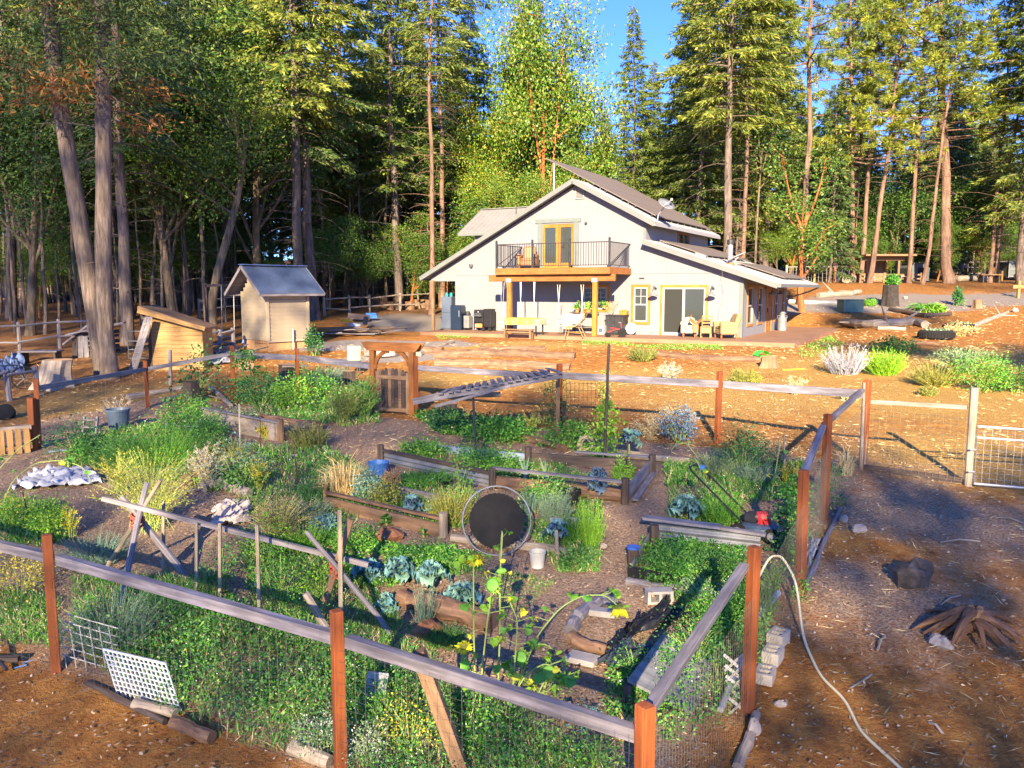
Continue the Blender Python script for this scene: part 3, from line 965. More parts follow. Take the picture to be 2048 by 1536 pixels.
runs = [((BX0, -0.05), (BX0, -BP)), ((BX0, -BP), (BX1, -BP)), ((BX1, -BP), (BX1, -0.05))]
for (a, b) in runs:
    rl.beam((a[0], a[1], zt), (b[0], b[1], zt), 0.045, 0.035)
    rl.beam((a[0], a[1], 2.98), (b[0], b[1], 2.98), 0.03, 0.03)
rl.beam((BX1, -BP, 2.98), (BX1, -0.1, zt), 0.02, 0.02)
rl.beam((BX0, -BP, 2.98), (BX0, -0.1, zt), 0.02, 0.02)
rail = rl.build('railing', M_IRON, house)
bm_ = MB().beam((0, 0, 2.98), (0, 0, zt), 0.018, 0.018).mesh('baluster', M_IRON)
for (a, b) in runs:
    L = math.hypot(b[0] - a[0], b[1] - a[1])
    n = int(L / 0.115)
    for k in range(1, n):
        link('baluster', bm_, rail, (a[0] + (b[0] - a[0]) * k / n, a[1] + (b[1] - a[1]) * k / n, 0))
pm = MB().beam((0, 0, 2.88), (0, 0, zt + 0.12), 0.075, 0.075, bevel=0.008)
pm.lathe([(0.045, zt + 0.12), (0.05, zt + 0.14), (0.03, zt + 0.175), (0, zt + 0.185)], (0, 0, 0), 10)
pme = pm.mesh('rail_post', M_IRON)
for x in (BX0, BX0 + (BX1 - BX0) / 3, BX0 + 2 * (BX1 - BX0) / 3, BX1):
    link('rail_post', pme, rail, (x, -BP, 0))
m_ = MB()
m_.lathe([(0.11, 2.9), (0.11, 3.95)], (-1.05, 2.0, 0), 18)
cp = m_.build('stove_pipe', M_GALV, house, smooth=False)
MB().lathe([(0.125, 3.9), (0.15, 3.92), (0.15, 4.1), (0.12, 4.12), (0, 4.14)], (-1.05, 2.0, 0), 18).build('pipe_cap', M_IRON, cp)
MB().lathe([(0.24, 2.9), (0.22, 3.02), (0.13, 3.14)], (-1.05, 2.0, 0), 18).build('pipe_boot', M_TERRA, cp)
m_ = MB()
m_.prism([(-14.2, -2.7, -0.3), (2.56, -2.7, -0.3), (2.56, 10.5, -0.3), (0.0, 10.5, -0.3), (0.0, 0.0, -0.3), (-14.2, 0.0, -0.3)], (0, 0, 0.3))
pt = m_.build('patio', M_CONC, None, (HX, HY, 0), (0, 0, HROT))
tag(pt, kind='structure')
def solar(name, label, x0, x1, y0, y1, zf, lift, nx, ny, posts=()):
    t = thing(name, label, 'solar panels', (HX, HY, 0), HROT, 'solar arrays on the house roof')
    dx, dy = (x1 - x0) / nx, (y1 - y0) / ny
    z0, z1 = zf(x0) + lift, zf(x1) + lift
    slope = (z1 - z0) / (x1 - x0)
    L = math.hypot(dx, slope * dx) * 0.985
    me = MB().box((0, 0, 0), L, dy * 0.985, 0.035).mesh('solar_panel', M_SOLAR)
    for i in range(nx):
        for j in range(ny):
            xc = x0 + dx * (i + .5)
            o = link('solar_panel', me, t, (xc, y0 + dy * (j + .5), z0 + slope * (xc - x0)), (0, -math.atan(slope), 0))
    mb = MB()
    for f in (0.1, 0.4, 0.6, 0.9):
        for i in range(nx):
            xa = x0 + dx * (i + (0.22 if f in (0.1, 0.6) else 0.78))
            mb.beam((xa, y0 - 0.05, z0 + slope * (xa - x0) - 0.045), (xa, y1, z0 + slope * (xa - x0) - 0.045), 0.04, 0.05)
    for j in range(ny + 1):
        yy = y0 + dy * j
        for i in range(nx + 1):
            xa = x0 + dx * i * 0.98 + 0.05
            if xa > RIDGE_X or zf is z_low:
                zz = z0 + slope * (xa - x0) - 0.04
                mb.beam((xa, yy, zz), (xa, yy, zf(xa) if zf is not solar_plane else z_roof(xa)), 0.03, 0.03)
    mb.build('mounting_rail', M_DULLGALV, t)
    for p in posts:
        MB().tube([(p[0], p[1], z_roof(p[0])), (p[0], p[1], z0 + slope * (p[0] - x0) - 0.05)], 0.045, 8).build('post', M_GALV, t)
    return t
def solar_plane(x):
    return RIDGE_Z - SL_R * (x - RIDGE_X)
solar('solar_array', 'large brown grey solar array rising past the ridge of the upper roof', -9.5, -3.95, 0.9, 10.0, solar_plane, 0.16, 4, 9, [(-9.1, 1.0), (-9.1, 4.0), (-9.1, 7.0), (-9.1, 9.8)])
solar('solar_array', 'thin solar array on the lower roof under the clerestory wall', -4.0, -1.9, 1.2, 9.8, z_low, 0.12, 1, 8)
solar('solar_array', 'dark solar array near the eave of the lower roof beside the stove pipe', -1.2, 1.0, 3.6, 9.8, z_low, 0.12, 1, 6)
dsh = thing('satellite_dish', 'grey satellite dish on an arm at the end of the upper eave', 'satellite dish', tuple(house_w(-3.75, 0.1, z_roof(-3.75))), HROT)
m_ = MB(); m_.tube([(0, 0, 0), (0.05, 0, 0.3), (0.35, -0.1, 0.62)], 0.03, 7); m_.build('arm', M_GALV, dsh)
m_ = MB(); m_.lathe([(0.0, 0.0), (0.2, 0.02), (0.38, 0.08), (0.385, 0.1), (0.2, 0.045), (0.0, 0.02)], (0.4, -0.12, 0.66), 24, axis=(0.55, -0.35, 0.75), close=False); m_.build('reflector', M_DULLGALV, dsh, smooth=True)
m_ = MB(); m_.tube([(0.36, -0.4, 0.6), (0.7, -0.3, 0.85)], 0.015, 5); m_.box((0.72, -0.3, 0.88), .08, .08, .1); m_.build('feed_horn', M_WHITE, dsh)
fl = thing('satellite_antenna', 'flat white rectangular antenna on a short mast beside the stove pipe', 'antenna', tuple(house_w(-0.75, 1.7, z_low(-0.75))), HROT)
m_ = MB(); m_.tube([(0, 0, 0), (0, 0, 0.3), (0.12, 0, 0.42)], 0.03, 8); m_.build('mast', M_WHITE, fl)
m_ = MB(); m_.beam((-0.25, -0.1, 0.32), (0.42, 0.05, 0.62), 0.36, 0.03, bevel=0.008); m_.build('panel', M_WHITE, fl)
jb = MB(); jb.box((0, 0, 0.06), 0.5, 0.35, 0.12, bevel=0.01); jb.tube([(0.2, 0, 0.05), (0.6, 0.1, 0.03), (1.2, 0, -0.2)], 0.02, 5)
tag(jb.build('junction_box', M_DULLGALV, None, tuple(house_w(-2.0, 0.8, z_low(-2.0) + 0.01)), (0, 0.32, HROT)), 'grey junction box on the lower roof edge left of the stove pipe', 'junction box')
P0 = at(538, 704)
_a, _b2 = np.array([0.671, 0.738]), np.array([-0.738, 0.671])
ang = math.atan2(0.738, 0.671)
ph = thing('pump_house', 'small cream lap sided pump house with blue grey corrugated gable roof', 'shed', tuple(P0), ang)
WL, WD = 1.75, 1.75
zb, zw = 0.42, 2.28
m_ = MB()
m_.box((WL / 2, WD / 2, 0.14), WL - 0.06, WD - 0.06, 0.62)
m_.build('foundation', mat('bare plywood skirting', (0.42, 0.24, 0.11), 0.8, 0.2, 4), ph)
m_ = MB()
m_.box((WL / 2, WD / 2, (zb + zw) / 2), WL - 0.04, WD - 0.04, zw - zb)
m_.prism([(0.01, 0.02, zw), (0.01, WD - 0.02, zw), (0.01, WD / 2, zw + 0.9)], (0.02, 0, 0))
m_.prism([(WL - .03, 0.02, zw), (WL - .03, WD - 0.02, zw), (WL - .03, WD / 2, zw + 0.9)], (0.02, 0, 0))
M_LAP = mat('cream lap boards', (0.34, 0.28, 0.20), 0.7, 0.1, 2, bump=0.1)
m_.build('wall', M_LAP, ph)
lapf = MB().beam((0.0, -0.012, 0.07), (WL, -0.012, 0.07), 0.02, 0.155, up=(0, -0.26, 1)).mesh('siding_board', M_LAP)
for k in range(12):
    link('siding_board', lapf, ph, (0, 0, zb + k * 0.155))
lapg = MB().beam((0, 0, 0.07), (1, 0, 0.07), 0.02, 0.155, up=(0, -0.26, 1)).mesh('siding_board', M_LAP)
for k in range(17):
    z = zb + k * 0.155
    half = WD / 2 if z < zw - .1 else max(0.05, (WD / 2) * (1 - (z + 0.12 - zw) / 0.95))
    o = link('siding_board', lapg, ph, (-0.014, WD / 2 + half, z), (0, 0, -math.pi / 2))
    o.scale = (2 * half, 1, 1)
m_ = MB()
for (x, y) in ((-0.02, -0.02), (WL + 0.0, -0.02), (-0.02, WD)):
    m_.box((x, y, (zb + zw) / 2), 0.1, 0.1, zw - zb)
m_.box((WL / 2, -0.03, zb - 0.03), WL + .1, 0.04, 0.07)
m_.build('corner_board', M_LAP, ph)
rm = MB()
e = 0.55
ey_ = 0.62
rz0, rz1 = zw - 0.02 - ey_ * 0.0, zw + 0.98
def roofpt(u, v, sg):
    x = -e + (WL + 2 * e) * u
    y = WD / 2 + sg * (WD / 2 + 0.42) * (1 - v)
    z = rz1 + (zw - 0.08 - rz1) * (1 - v) + 0.012 * math.sin(u * (WL + 2 * e) / 0.076 * 2 * math.pi)
    return (x, y, z)
for sg in (-1, 1):
    rm.grid(lambda u, v: roofpt(u, v, sg), 300, 1)
rf = rm.build('roof', M_ROOFB, ph)
m_ = MB()
m_.beam((-e - .02, WD / 2, rz1 + 0.03), (WL + e + .02, WD / 2, rz1 + 0.03), 0.26, 0.03)
m_.build('ridge_cap', mat('blue ridge cap', (0.10, 0.16, 0.36), 0.45, 0.15, 3, 0.3), rf)
m_ = MB()
for x in (-e + .01, WL + e - .01):
    for sg in (-1, 1):
        m_.beam((x, WD / 2, rz1 - 0.06), (x, WD / 2 + sg * (WD / 2 + .42), zw - 0.14), 0.035, 0.12)
for sg in (-1, 1):
    m_.beam((-e, WD / 2 + sg * (WD / 2 + .40), zw - 0.13), (WL + e, WD / 2 + sg * (WD / 2 + .40), zw - 0.13), 0.03, 0.09)
for sg in (-1, 1):
    m_.prism([(-e + .03, WD / 2, rz1 - .03), (WL + e - .03, WD / 2, rz1 - .03), (WL + e - .03, WD / 2 + sg * (WD / 2 + .41), zw - .11), (-e + .03, WD / 2 + sg * (WD / 2 + .41), zw - .11)], (0, 0, -0.015))
m_.build('rake_board', W_GREY, rf)
m_ = MB(); m_.tube([(0.98, -0.14, -0.2), (0.98, -0.14, 0.85)], 0.03, 8); m_.build('vent_pipe', M_WHITE, ph)
bd = MB(); q0, q1 = at(480, 712) , None
bd.beam((0, 0, 0), (0.42, 0.35, 2.15), 0.24, 0.04, up=(0.4, -0.9, 0))
tag(bd.build('plank', mat('blue painted plank', (0.22, 0.32, 0.52), 0.7, 0.25, 3), None, tuple(at(496, 694) + np.array([0, -0.35, 0.15]))), 'blue grey plank leaning against the left wall of the pump house', 'plank')
gm = MB()
for k in range(7):
    gm.tube([(0, k * 0.13, 0), (0, k * 0.13, 1.2)], 0.006, 4)
    gm.tube([(0, 0, k * 0.2), (0, 0.8, k * 0.2)], 0.006, 4)
tag(gm.build('wire_trellis', M_RUST, None, tuple(P0 + np.array([-0.12, 0.1, 0.3])), (0, 0.1, ang)), 'rusty wire grid panel leaning on the pump house wall under the eave', 'wire panel')
S0 = at(306, 741)
sc_ = mpp(S0)
ws = thing('wood_shed', 'small tan board sided shed with a single sloping roof', 'shed', tuple(S0), 0.12)
W_, Dp = 98 * sc_, 1.3
hl, hr = 112 * sc_, 80 * sc_
nb = 13
for k in range(nb):
    z0, z1 = hl * k / nb, hl * (k + 1) / nb - 0.008
    xr = W_ if z1 < hr else W_ * (1 - (z1 - hr) / (hl - hr))
    xr0 = W_ if z0 < hr else W_ * (1 - (z0 - hr) / (hl - hr))
    if xr < 0.05:
        xr = 0.05
    mb = MB().prism([(0, 0, z0), (xr0, 0, z0), (xr, 0, z1), (0, 0, z1)], (0, 0.03, 0))
    mb.build('siding_board', W_PINE, ws)
m_ = MB()
m_.prism([(W_ - .02, 0.03, 0), (W_ - .02, Dp, 0), (W_ - .02, Dp, hr), (W_ - .02, 0.03, hr)], (0.03, 0, 0))
m_.prism([(0, Dp, 0), (W_, Dp, 0), (W_, Dp, hr), (0, Dp, hl)], (0, 0.03, 0))
m_.build('wall', W_PINE, ws)
m_ = MB()
for (x, y) in ((-0.05, 0.02), (-0.05, Dp)):
    m_.beam((x, y, -0.1), (x, y, hl), 0.09, 0.09)
m_.beam((-0.28, 0.05, hl - 0.1), (0.1, 0.05, hl - 0.1), 0.05, 0.12)
m_.build('corner_post', W_OLD, ws)
m_ = MB()
dxr = 0.3
sl_ = (hr - hl) / W_
m_.beam((-0.3, Dp / 2, hl + 0.06 - sl_ * -0.3 * -1 + 0.08), (W_ + 0.16, Dp / 2, hr + 0.06 + sl_ * 0.16 + .02), Dp + 0.5, 0.09)
rf = m_.build('roof', W_BROWN, ws)
m_ = MB()
m_.beam((-0.3, -0.27, hl + 0.12), (W_ + 0.16, -0.27, hr + 0.05), 0.04, 0.14)
m_.build('rake_board', W_PINE, rf)
ld = MB()
lb = at(263, 748); ltp = at_y(297, 634, lb[1] + 0.25)
for s_ in (-0.08, 0.08):
    ld.beam(lb + np.array([s_, 0, 0]), ltp + np.array([s_, 0, 0]), 0.04, 0.09)
dv = (ltp - lb)
for k in range(1, 8):
    ld.beam(lb + dv * k / 8 + np.array([-0.1, -.01, 0]), lb + dv * k / 8 + np.array([0.1, -.01, 0]), 0.03, 0.04)
ld.beam(lb + np.array([0, .03, 0]), ltp + np.array([0, .03, 0]), 0.16, 0.015, up=(0, 1, 0.2))
tag(ld.build('ladder', W_RAIL, None), 'grey wooden ladder board leaning on the left edge of the tan shed', 'ladder')
def unit(a):
    return a / np.maximum(np.linalg.norm(a, axis=-1, keepdims=True), 1e-9)
def diamonds(P, D, L, W, rnd=None, fold=0.0):
    """leaf shaped quads: from P along D (unit), length L, width W"""
    rnd = rnd or rng
    P, D = np.asarray(P, float), unit(np.asarray(D, float))
    n = len(P)
    L = np.broadcast_to(np.asarray(L, float), (n,))[:, None]
    W = np.broadcast_to(np.asarray(W, float), (n,))[:, None]
    S = unit(np.cross(D, rnd.normal(size=(n, 3))))
    N = np.cross(D, S)
    q = np.stack([P, P + D * L * 0.45 + S * W / 2 + N * W * fold, P + D * L, P + D * L * 0.45 - S * W / 2 + N * W * fold], 1)
    return q
def bezier(p0, p1, p2, n):
    t = np.linspace(0, 1, n)[:, None]
    p0, p1, p2 = (np.asarray(p, float) for p in (p0, p1, p2))
    return (1 - t) ** 2 * p0 + 2 * t * (1 - t) * p1 + t * t * p2
BARK_FIR = barkmat('grey fir bark', (0.13, 0.10, 0.085), (0.25, 0.205, 0.18))
BARK_PINE = barkmat('pinkish pine bark', (0.17, 0.105, 0.075), (0.31, 0.205, 0.155), 2.4)
BARK_MADRONE = barkmat('orange madrone bark', (0.34, 0.11, 0.032), (0.48, 0.21, 0.08), 1.6)
BARK_OAK = barkmat('mossy oak bark', (0.15, 0.115, 0.075), (0.31, 0.24, 0.16), 2.2)
L_FIR = leafmat('fir needles', [(0.030, 0.065, 0.014), (0.075, 0.115, 0.022), (0.125, 0.165, 0.032), (0.20, 0.20, 0.05)])
L_FIRD = leafmat('dark fir needles', [(0.016, 0.045, 0.018), (0.040, 0.08, 0.026), (0.075, 0.115, 0.03), (0.13, 0.15, 0.04)])
L_PINE = leafmat('pine needles', [(0.05, 0.10, 0.02), (0.11, 0.17, 0.03), (0.18, 0.23, 0.04), (0.28, 0.26, 0.07)])
L_BROAD = leafmat('madrone leaves', [(0.02, 0.065, 0.010), (0.05, 0.125, 0.018), (0.09, 0.175, 0.028), (0.14, 0.20, 0.036), (0.19, 0.15, 0.03)], 0.4)
L_OAK = leafmat('oak leaves', [(0.016, 0.05, 0.012), (0.04, 0.10, 0.018), (0.08, 0.145, 0.025), (0.13, 0.18, 0.035)], 0.5)
L_RUSTY = leafmat('dead rusty needles', [(0.20, 0.07, 0.02), (0.30, 0.12, 0.035), (0.38, 0.19, 0.06)])
def trunk_mb(path, r0, r1, n=9, jit=0.06):
    mb = MB()
    path = np.asarray(path, float)
    m = len(path)
    rad = r0 + (r1 - r0) * np.linspace(0, 1, m) ** 0.9
    rad[0] *= 1.45
    if m > 8:
        rad[1] *= 1.12
    mb.tube(path, rad, n, jit=jit)
    return mb
def straight(H, wob=0.15, n=16, rn=None):
    rn = rn or rng
    z = np.concatenate([[-0.5, 0.25], np.linspace(1.2, H, n)])
    w = np.cumsum(rn.normal(size=(len(z), 2)), 0) * wob / len(z) ** .5
    return np.column_stack([w[:, 0], w[:, 1], z])
def on_path(path, z):
    return np.array([np.interp(z, path[:, 2], path[:, 0]), np.interp(z, path[:, 2], path[:, 1]), z])
def dead_twigs(mb, path, za, zb, n, rad, rn, r_=0.022, droop=0.5):
    for _ in range(n):
        z = rn.uniform(za, zb)
        az = rn.uniform(0, 2 * math.pi)
        L = rn.uniform(0.35, 1.0) * rad
        p = on_path(path, z)
        d = np.array([math.cos(az), math.sin(az), 0])
        e = rn.uniform(-droop, 0.15) * L
        mb.tube(bezier(p, p + d * L * 0.55 + np.array([0, 0, 0.12 * L]), p + d * L + np.array([0, 0, e]), 5), np.linspace(r_, r_ * 0.3, 5), 3, cap=False)
def make_conifer(name, H, R_, cb, nbr, r0, mats, seed, spray=0.42, dens=1.0, twigs=30, top=1.0, shape=0.9, gap=0.0):
    rn = np.random.default_rng(seed)
    root = link(name, None)
    path = straight(H, 0.28, 16, rn)
    mb = trunk_mb(path, r0, 0.02)
    dead_twigs(mb, path, 0.08 * H, (cb + 0.12) * H, twigs, R_ * 0.75, rn)
    Q = []
    phase = rn.uniform(0, 6)
    for k in range(nbr):
        f = (k + rn.uniform(-.4, .4)) / nbr
        f = min(max(f, 0), 1)
        z = H * (cb + (0.985 - cb) * f ** 0.9)
        if gap and rn.random() < gap * (1 - f) * 1.2:
            continue
        prof = (1 - f) ** shape * (0.55 + 0.45 * min(1, f * 5 + 0.35)) + 0.04
        L = R_ * prof * rn.uniform(0.62, 1.18)
        az = k * 2.399 + phase + rn.uniform(-.5, .5)
        d = np.array([math.cos(az), math.sin(az), 0])
        p = on_path(path, z)
        rise = (0.25 * f + 0.02) * L
        droop = -(0.42 - 0.55 * f) * L
        pts = bezier(p, p + d * L * 0.5 + np.array([0, 0, rise]), p + d * L + np.array([0, 0, droop * 0.6 + rise * .5]), 5)
        mb.tube(pts, np.linspace(0.012 + 0.012 * L, 0.006, 5), 3, cap=False)
        n = max(8, int(L / 0.30 * 17 * dens))
        t = rn.uniform(0.12, 1.0, n) ** 0.75
        C = (1 - t[:, None]) ** 2 * pts[0] + 2 * t[:, None] * (1 - t[:, None]) * (p + d * L * 0.5 + np.array([0, 0, rise])) + t[:, None] ** 2 * pts[-1]
        side = np.array([-d[1], d[0], 0])
        sg = rn.choice([-1, 1], n)
        wid = (0.10 + 0.30 * L * (1 - t) ** 0.6 * 0.8)
        off = rn.uniform(0, 1, n)
        C = C + side * (sg * off * wid)[:, None] + rn.normal(size=(n, 3)) * 0.06
        C[:, 2] -= off * wid * 0.35
        D = d[None] * rn.uniform(0.2, 0.9, n)[:, None] + side * (sg * rn.uniform(0.2, 0.9, n))[:, None] + np.array([0, 0, 1.0]) * rn.uniform(-0.95, 0.15, n)[:, None]
        Q.append(diamonds(C, D, spray * rn.uniform(0.55, 1.15, n), spray * 0.19 * rn.uniform(0.7, 1.3, n), rn))
    mb.build('trunk', mats[0], root, smooth=True)
    link('crown', quickmesh('crown', np.concatenate(Q), mats[1]), root)
    return root
def make_pine(name, H, R_, cb, nbr, r0, mats, seed, tuft=0.27, per=62, twigs=22):
    rn = np.random.default_rng(seed)
    root = link(name, None)
    path = straight(H, 0.22, 16, rn)
    mb = trunk_mb(path, r0, 0.03)
    dead_twigs(mb, path, 0.15 * H, (cb + .15) * H, twigs, R_ * 0.6, rn)
    Q = []
    for k in range(nbr):
        f = (k + rn.uniform(0, 1)) / nbr
        z = H * (cb + (0.98 - cb) * f)
        L = R_ * ((1 - f) ** 0.7 * 0.9 + 0.12) * rn.uniform(0.55, 1.2)
        az = k * 2.399 + rn.uniform(-.6, .6)
        d = np.array([math.cos(az), math.sin(az), 0])
        p = on_path(path, z)
        e = p + d * L + np.array([0, 0, L * rn.uniform(-0.15, 0.35)])
        pts = bezier(p, p + d * L * .6 + np.array([0, 0, -0.05 * L]), e, 5)
        mb.tube(pts, np.linspace(0.02 + 0.012 * L, 0.01, 5), 3, cap=False)
        nt_ = max(2, int(L * 2.6))
        for j in range(nt_):
            t = rn.uniform(0.35, 1.0)
            c = pts[min(4, int(t * 4.99))] + rn.normal(size=3) * np.array([0.3, 0.3, 0.18]) * (0.4 + L * 0.22)
            dirs = unit(rn.normal(size=(per, 3)) + d * 0.6 + np.array([0, 0, 0.35]))
            Q.append(diamonds(c + dirs * 0.04, dirs, tuft * rn.uniform(0.7, 1.3, per), 0.036 * rn.uniform(0.7, 1.3, per), rn))
    mb.build('trunk', mats[0], root, smooth=True)
    link('crown', quickmesh('crown', np.concatenate(Q), mats[1]), root)
    return root
def make_broad(name, H, R_, cb, r0, mats, seed, nlimb=9, ncl=150, per=58, leaf=0.17, fork=0.35, lean=0.0, squash=1.0):
    rn = np.random.default_rng(seed)
    root = link(name, None)
    top = np.array([lean * H, 0, H * 0.62])
    trunk = bezier((0, 0, -0.4), (lean * H * .2 + rn.normal() * .4, rn.normal() * .4, H * 0.3), top, 12)
    mb = MB()
    rad = np.linspace(r0, r0 * 0.5, 12); rad[0] *= 1.5
    mb.tube(trunk, rad, 9, jit=0.06)
    tips = []
    for k in range(nlimb):
        t = rn.uniform(fork, 1.0)
        p = trunk[int(t * 11)]
        az = k * 2.4 + rn.uniform(-.4, .4)
        d = np.array([math.cos(az), math.sin(az), 0])
        L = R_ * rn.uniform(0.55, 1.0)
        zt = H * rn.uniform(max(cb + .1, t * 0.55 + 0.15), 0.96)
        e = np.array([p[0], p[1], 0]) + d * L * (1.25 - zt / H * 0.6) + np.array([0, 0, zt])
        mid = p * .5 + e * .5 + d * L * 0.12 - np.array([0, 0, 0.06 * H])
        pts = bezier(p, mid, e, 8)
        mb.tube(pts, np.linspace(r0 * 0.42, 0.02, 8), 6, cap=False)
        tips.append(pts)
        for j in range(3):
            q = pts[rn.integers(3, 8)]
            e2 = q + rn.normal(size=3) * np.array([1, 1, .6]) * R_ * 0.28 + np.array([0, 0, .5])
            p2 = bezier(q, (q + e2) / 2 + rn.normal(size=3) * .2, e2, 5)
            mb.tube(p2, np.linspace(r0 * 0.16, 0.012, 5), 4, cap=False)
            tips.append(p2)
    Q = []
    for k in range(ncl):
        pts = tips[rn.integers(0, len(tips))]
        c = pts[rn.integers(len(pts) // 2, len(pts))] + rn.normal(size=3) * np.array([0.42, 0.42, 0.34]) * R_ * 0.36
        if c[2] < cb * H:
            c[2] = cb * H + rn.uniform(0, 1.2)
        s = rn.uniform(0.3, 0.75) * R_ * 0.14 + 0.16
        X = rn.normal(size=(per, 3)) * np.array([s, s, s * 0.62])
        dirs = unit(X + rn.normal(size=(per, 3)) * s * 0.8 + np.array([0, 0, -0.1]))
        Q.append(diamonds(c + X, dirs, leaf * rn.uniform(0.6, 1.35, per), leaf * 0.55 * rn.uniform(0.7, 1.3, per), rn))
    mb.build('trunk', mats[0], root, smooth=True)
    link('crown', quickmesh('crown', np.concatenate(Q), mats[1]), root)
    return root
PROTO = {
    'F1': make_conifer('fir_tree', 30, 4.2, 0.34, 170, 0.30, (BARK_FIR, L_FIR), 11, twigs=60),
    'F2': make_conifer('fir_tree', 26, 3.6, 0.16, 180, 0.26, (BARK_FIR, L_FIR), 12, dens=1.05),
    'F3': make_conifer('fir_tree', 31, 3.4, 0.46, 120, 0.20, (BARK_PINE, L_FIR), 13, twigs=80, gap=0.4),
    'F4': make_conifer('fir_tree', 17, 2.9, 0.06, 130, 0.15, (BARK_FIR, L_FIRD), 14, dens=1.0),
    'F5': make_conifer('fir_tree', 28, 4.0, 0.28, 150, 0.30, (BARK_FIR, L_FIRD), 15, twigs=60, gap=0.3),
    'P1': make_pine('pine_tree', 31, 3.6, 0.42, 84, 0.20, (BARK_PINE, L_PINE), 21),
    'P2': make_pine('pine_tree', 29, 4.2, 0.30, 100, 0.22, (BARK_PINE, L_PINE), 22),
    'B1': make_broad('madrone_tree', 17, 5.0, 0.22, 0.24, (BARK_MADRONE, L_BROAD), 31, ncl=560, per=70, leaf=.2),
    'B2': make_broad('madrone_tree', 14, 3.6, 0.12, 0.18, (BARK_MADRONE, L_BROAD), 32, ncl=300, per=64, lean=0.1),
    'B3': make_broad('oak_tree', 16, 5.0, 0.30, 0.24, (BARK_OAK, L_OAK), 33, ncl=380, per=60, lean=0.12),
    'B4': make_broad('oak_tree', 9, 3.0, 0.05, 0.10, (BARK_OAK, L_OAK), 34, ncl=200, leaf=0.15),
    'S1': make_broad('slender_tree', 15, 1.9, 0.5, 0.10, (BARK_OAK, L_OAK), 35, nlimb=5, ncl=44, fork=0.6),
    'S2': make_conifer('slender_tree', 17, 1.7, 0.5, 60, 0.11, (BARK_FIR, L_FIRD), 36, twigs=26),
}
USED = set()
def tree(kind, u, y, label, group='trees around the homestead', scale=1.0, H=None, lean=(0, 0), rz=None, fat=1.0):
    """one tree whose trunk stands at forward distance y on the sight column u"""
    x = (u - 1024) / FPX * (y * _cp + 2.5 * _sp)
    p = (x, y, gzf(x, y) - 0.05)
    base = PROTO[kind]
    rz = rng.uniform(0, 6.28) if rz is None else rz
    if H is not None:
        scale = H / {'F1': 30, 'F2': 26, 'F3': 31, 'F4': 17, 'F5': 28, 'P1': 31, 'P2': 29, 'B1': 17, 'B2': 14, 'B3': 16, 'B4': 9, 'S1': 15, 'S2': 17}[kind]
    sc = (scale * fat, scale * fat, scale)
    rot = (lean[1], lean[0], rz)
    if kind in USED:
        return dup(base, p, None, sc, label, group, rot)
    USED.add(kind)
    base.location, base.rotation_euler, base.scale = p, rot, sc
    tag(base, label, 'tree', group)
    return base
G = 'tall trees behind the house and yard'
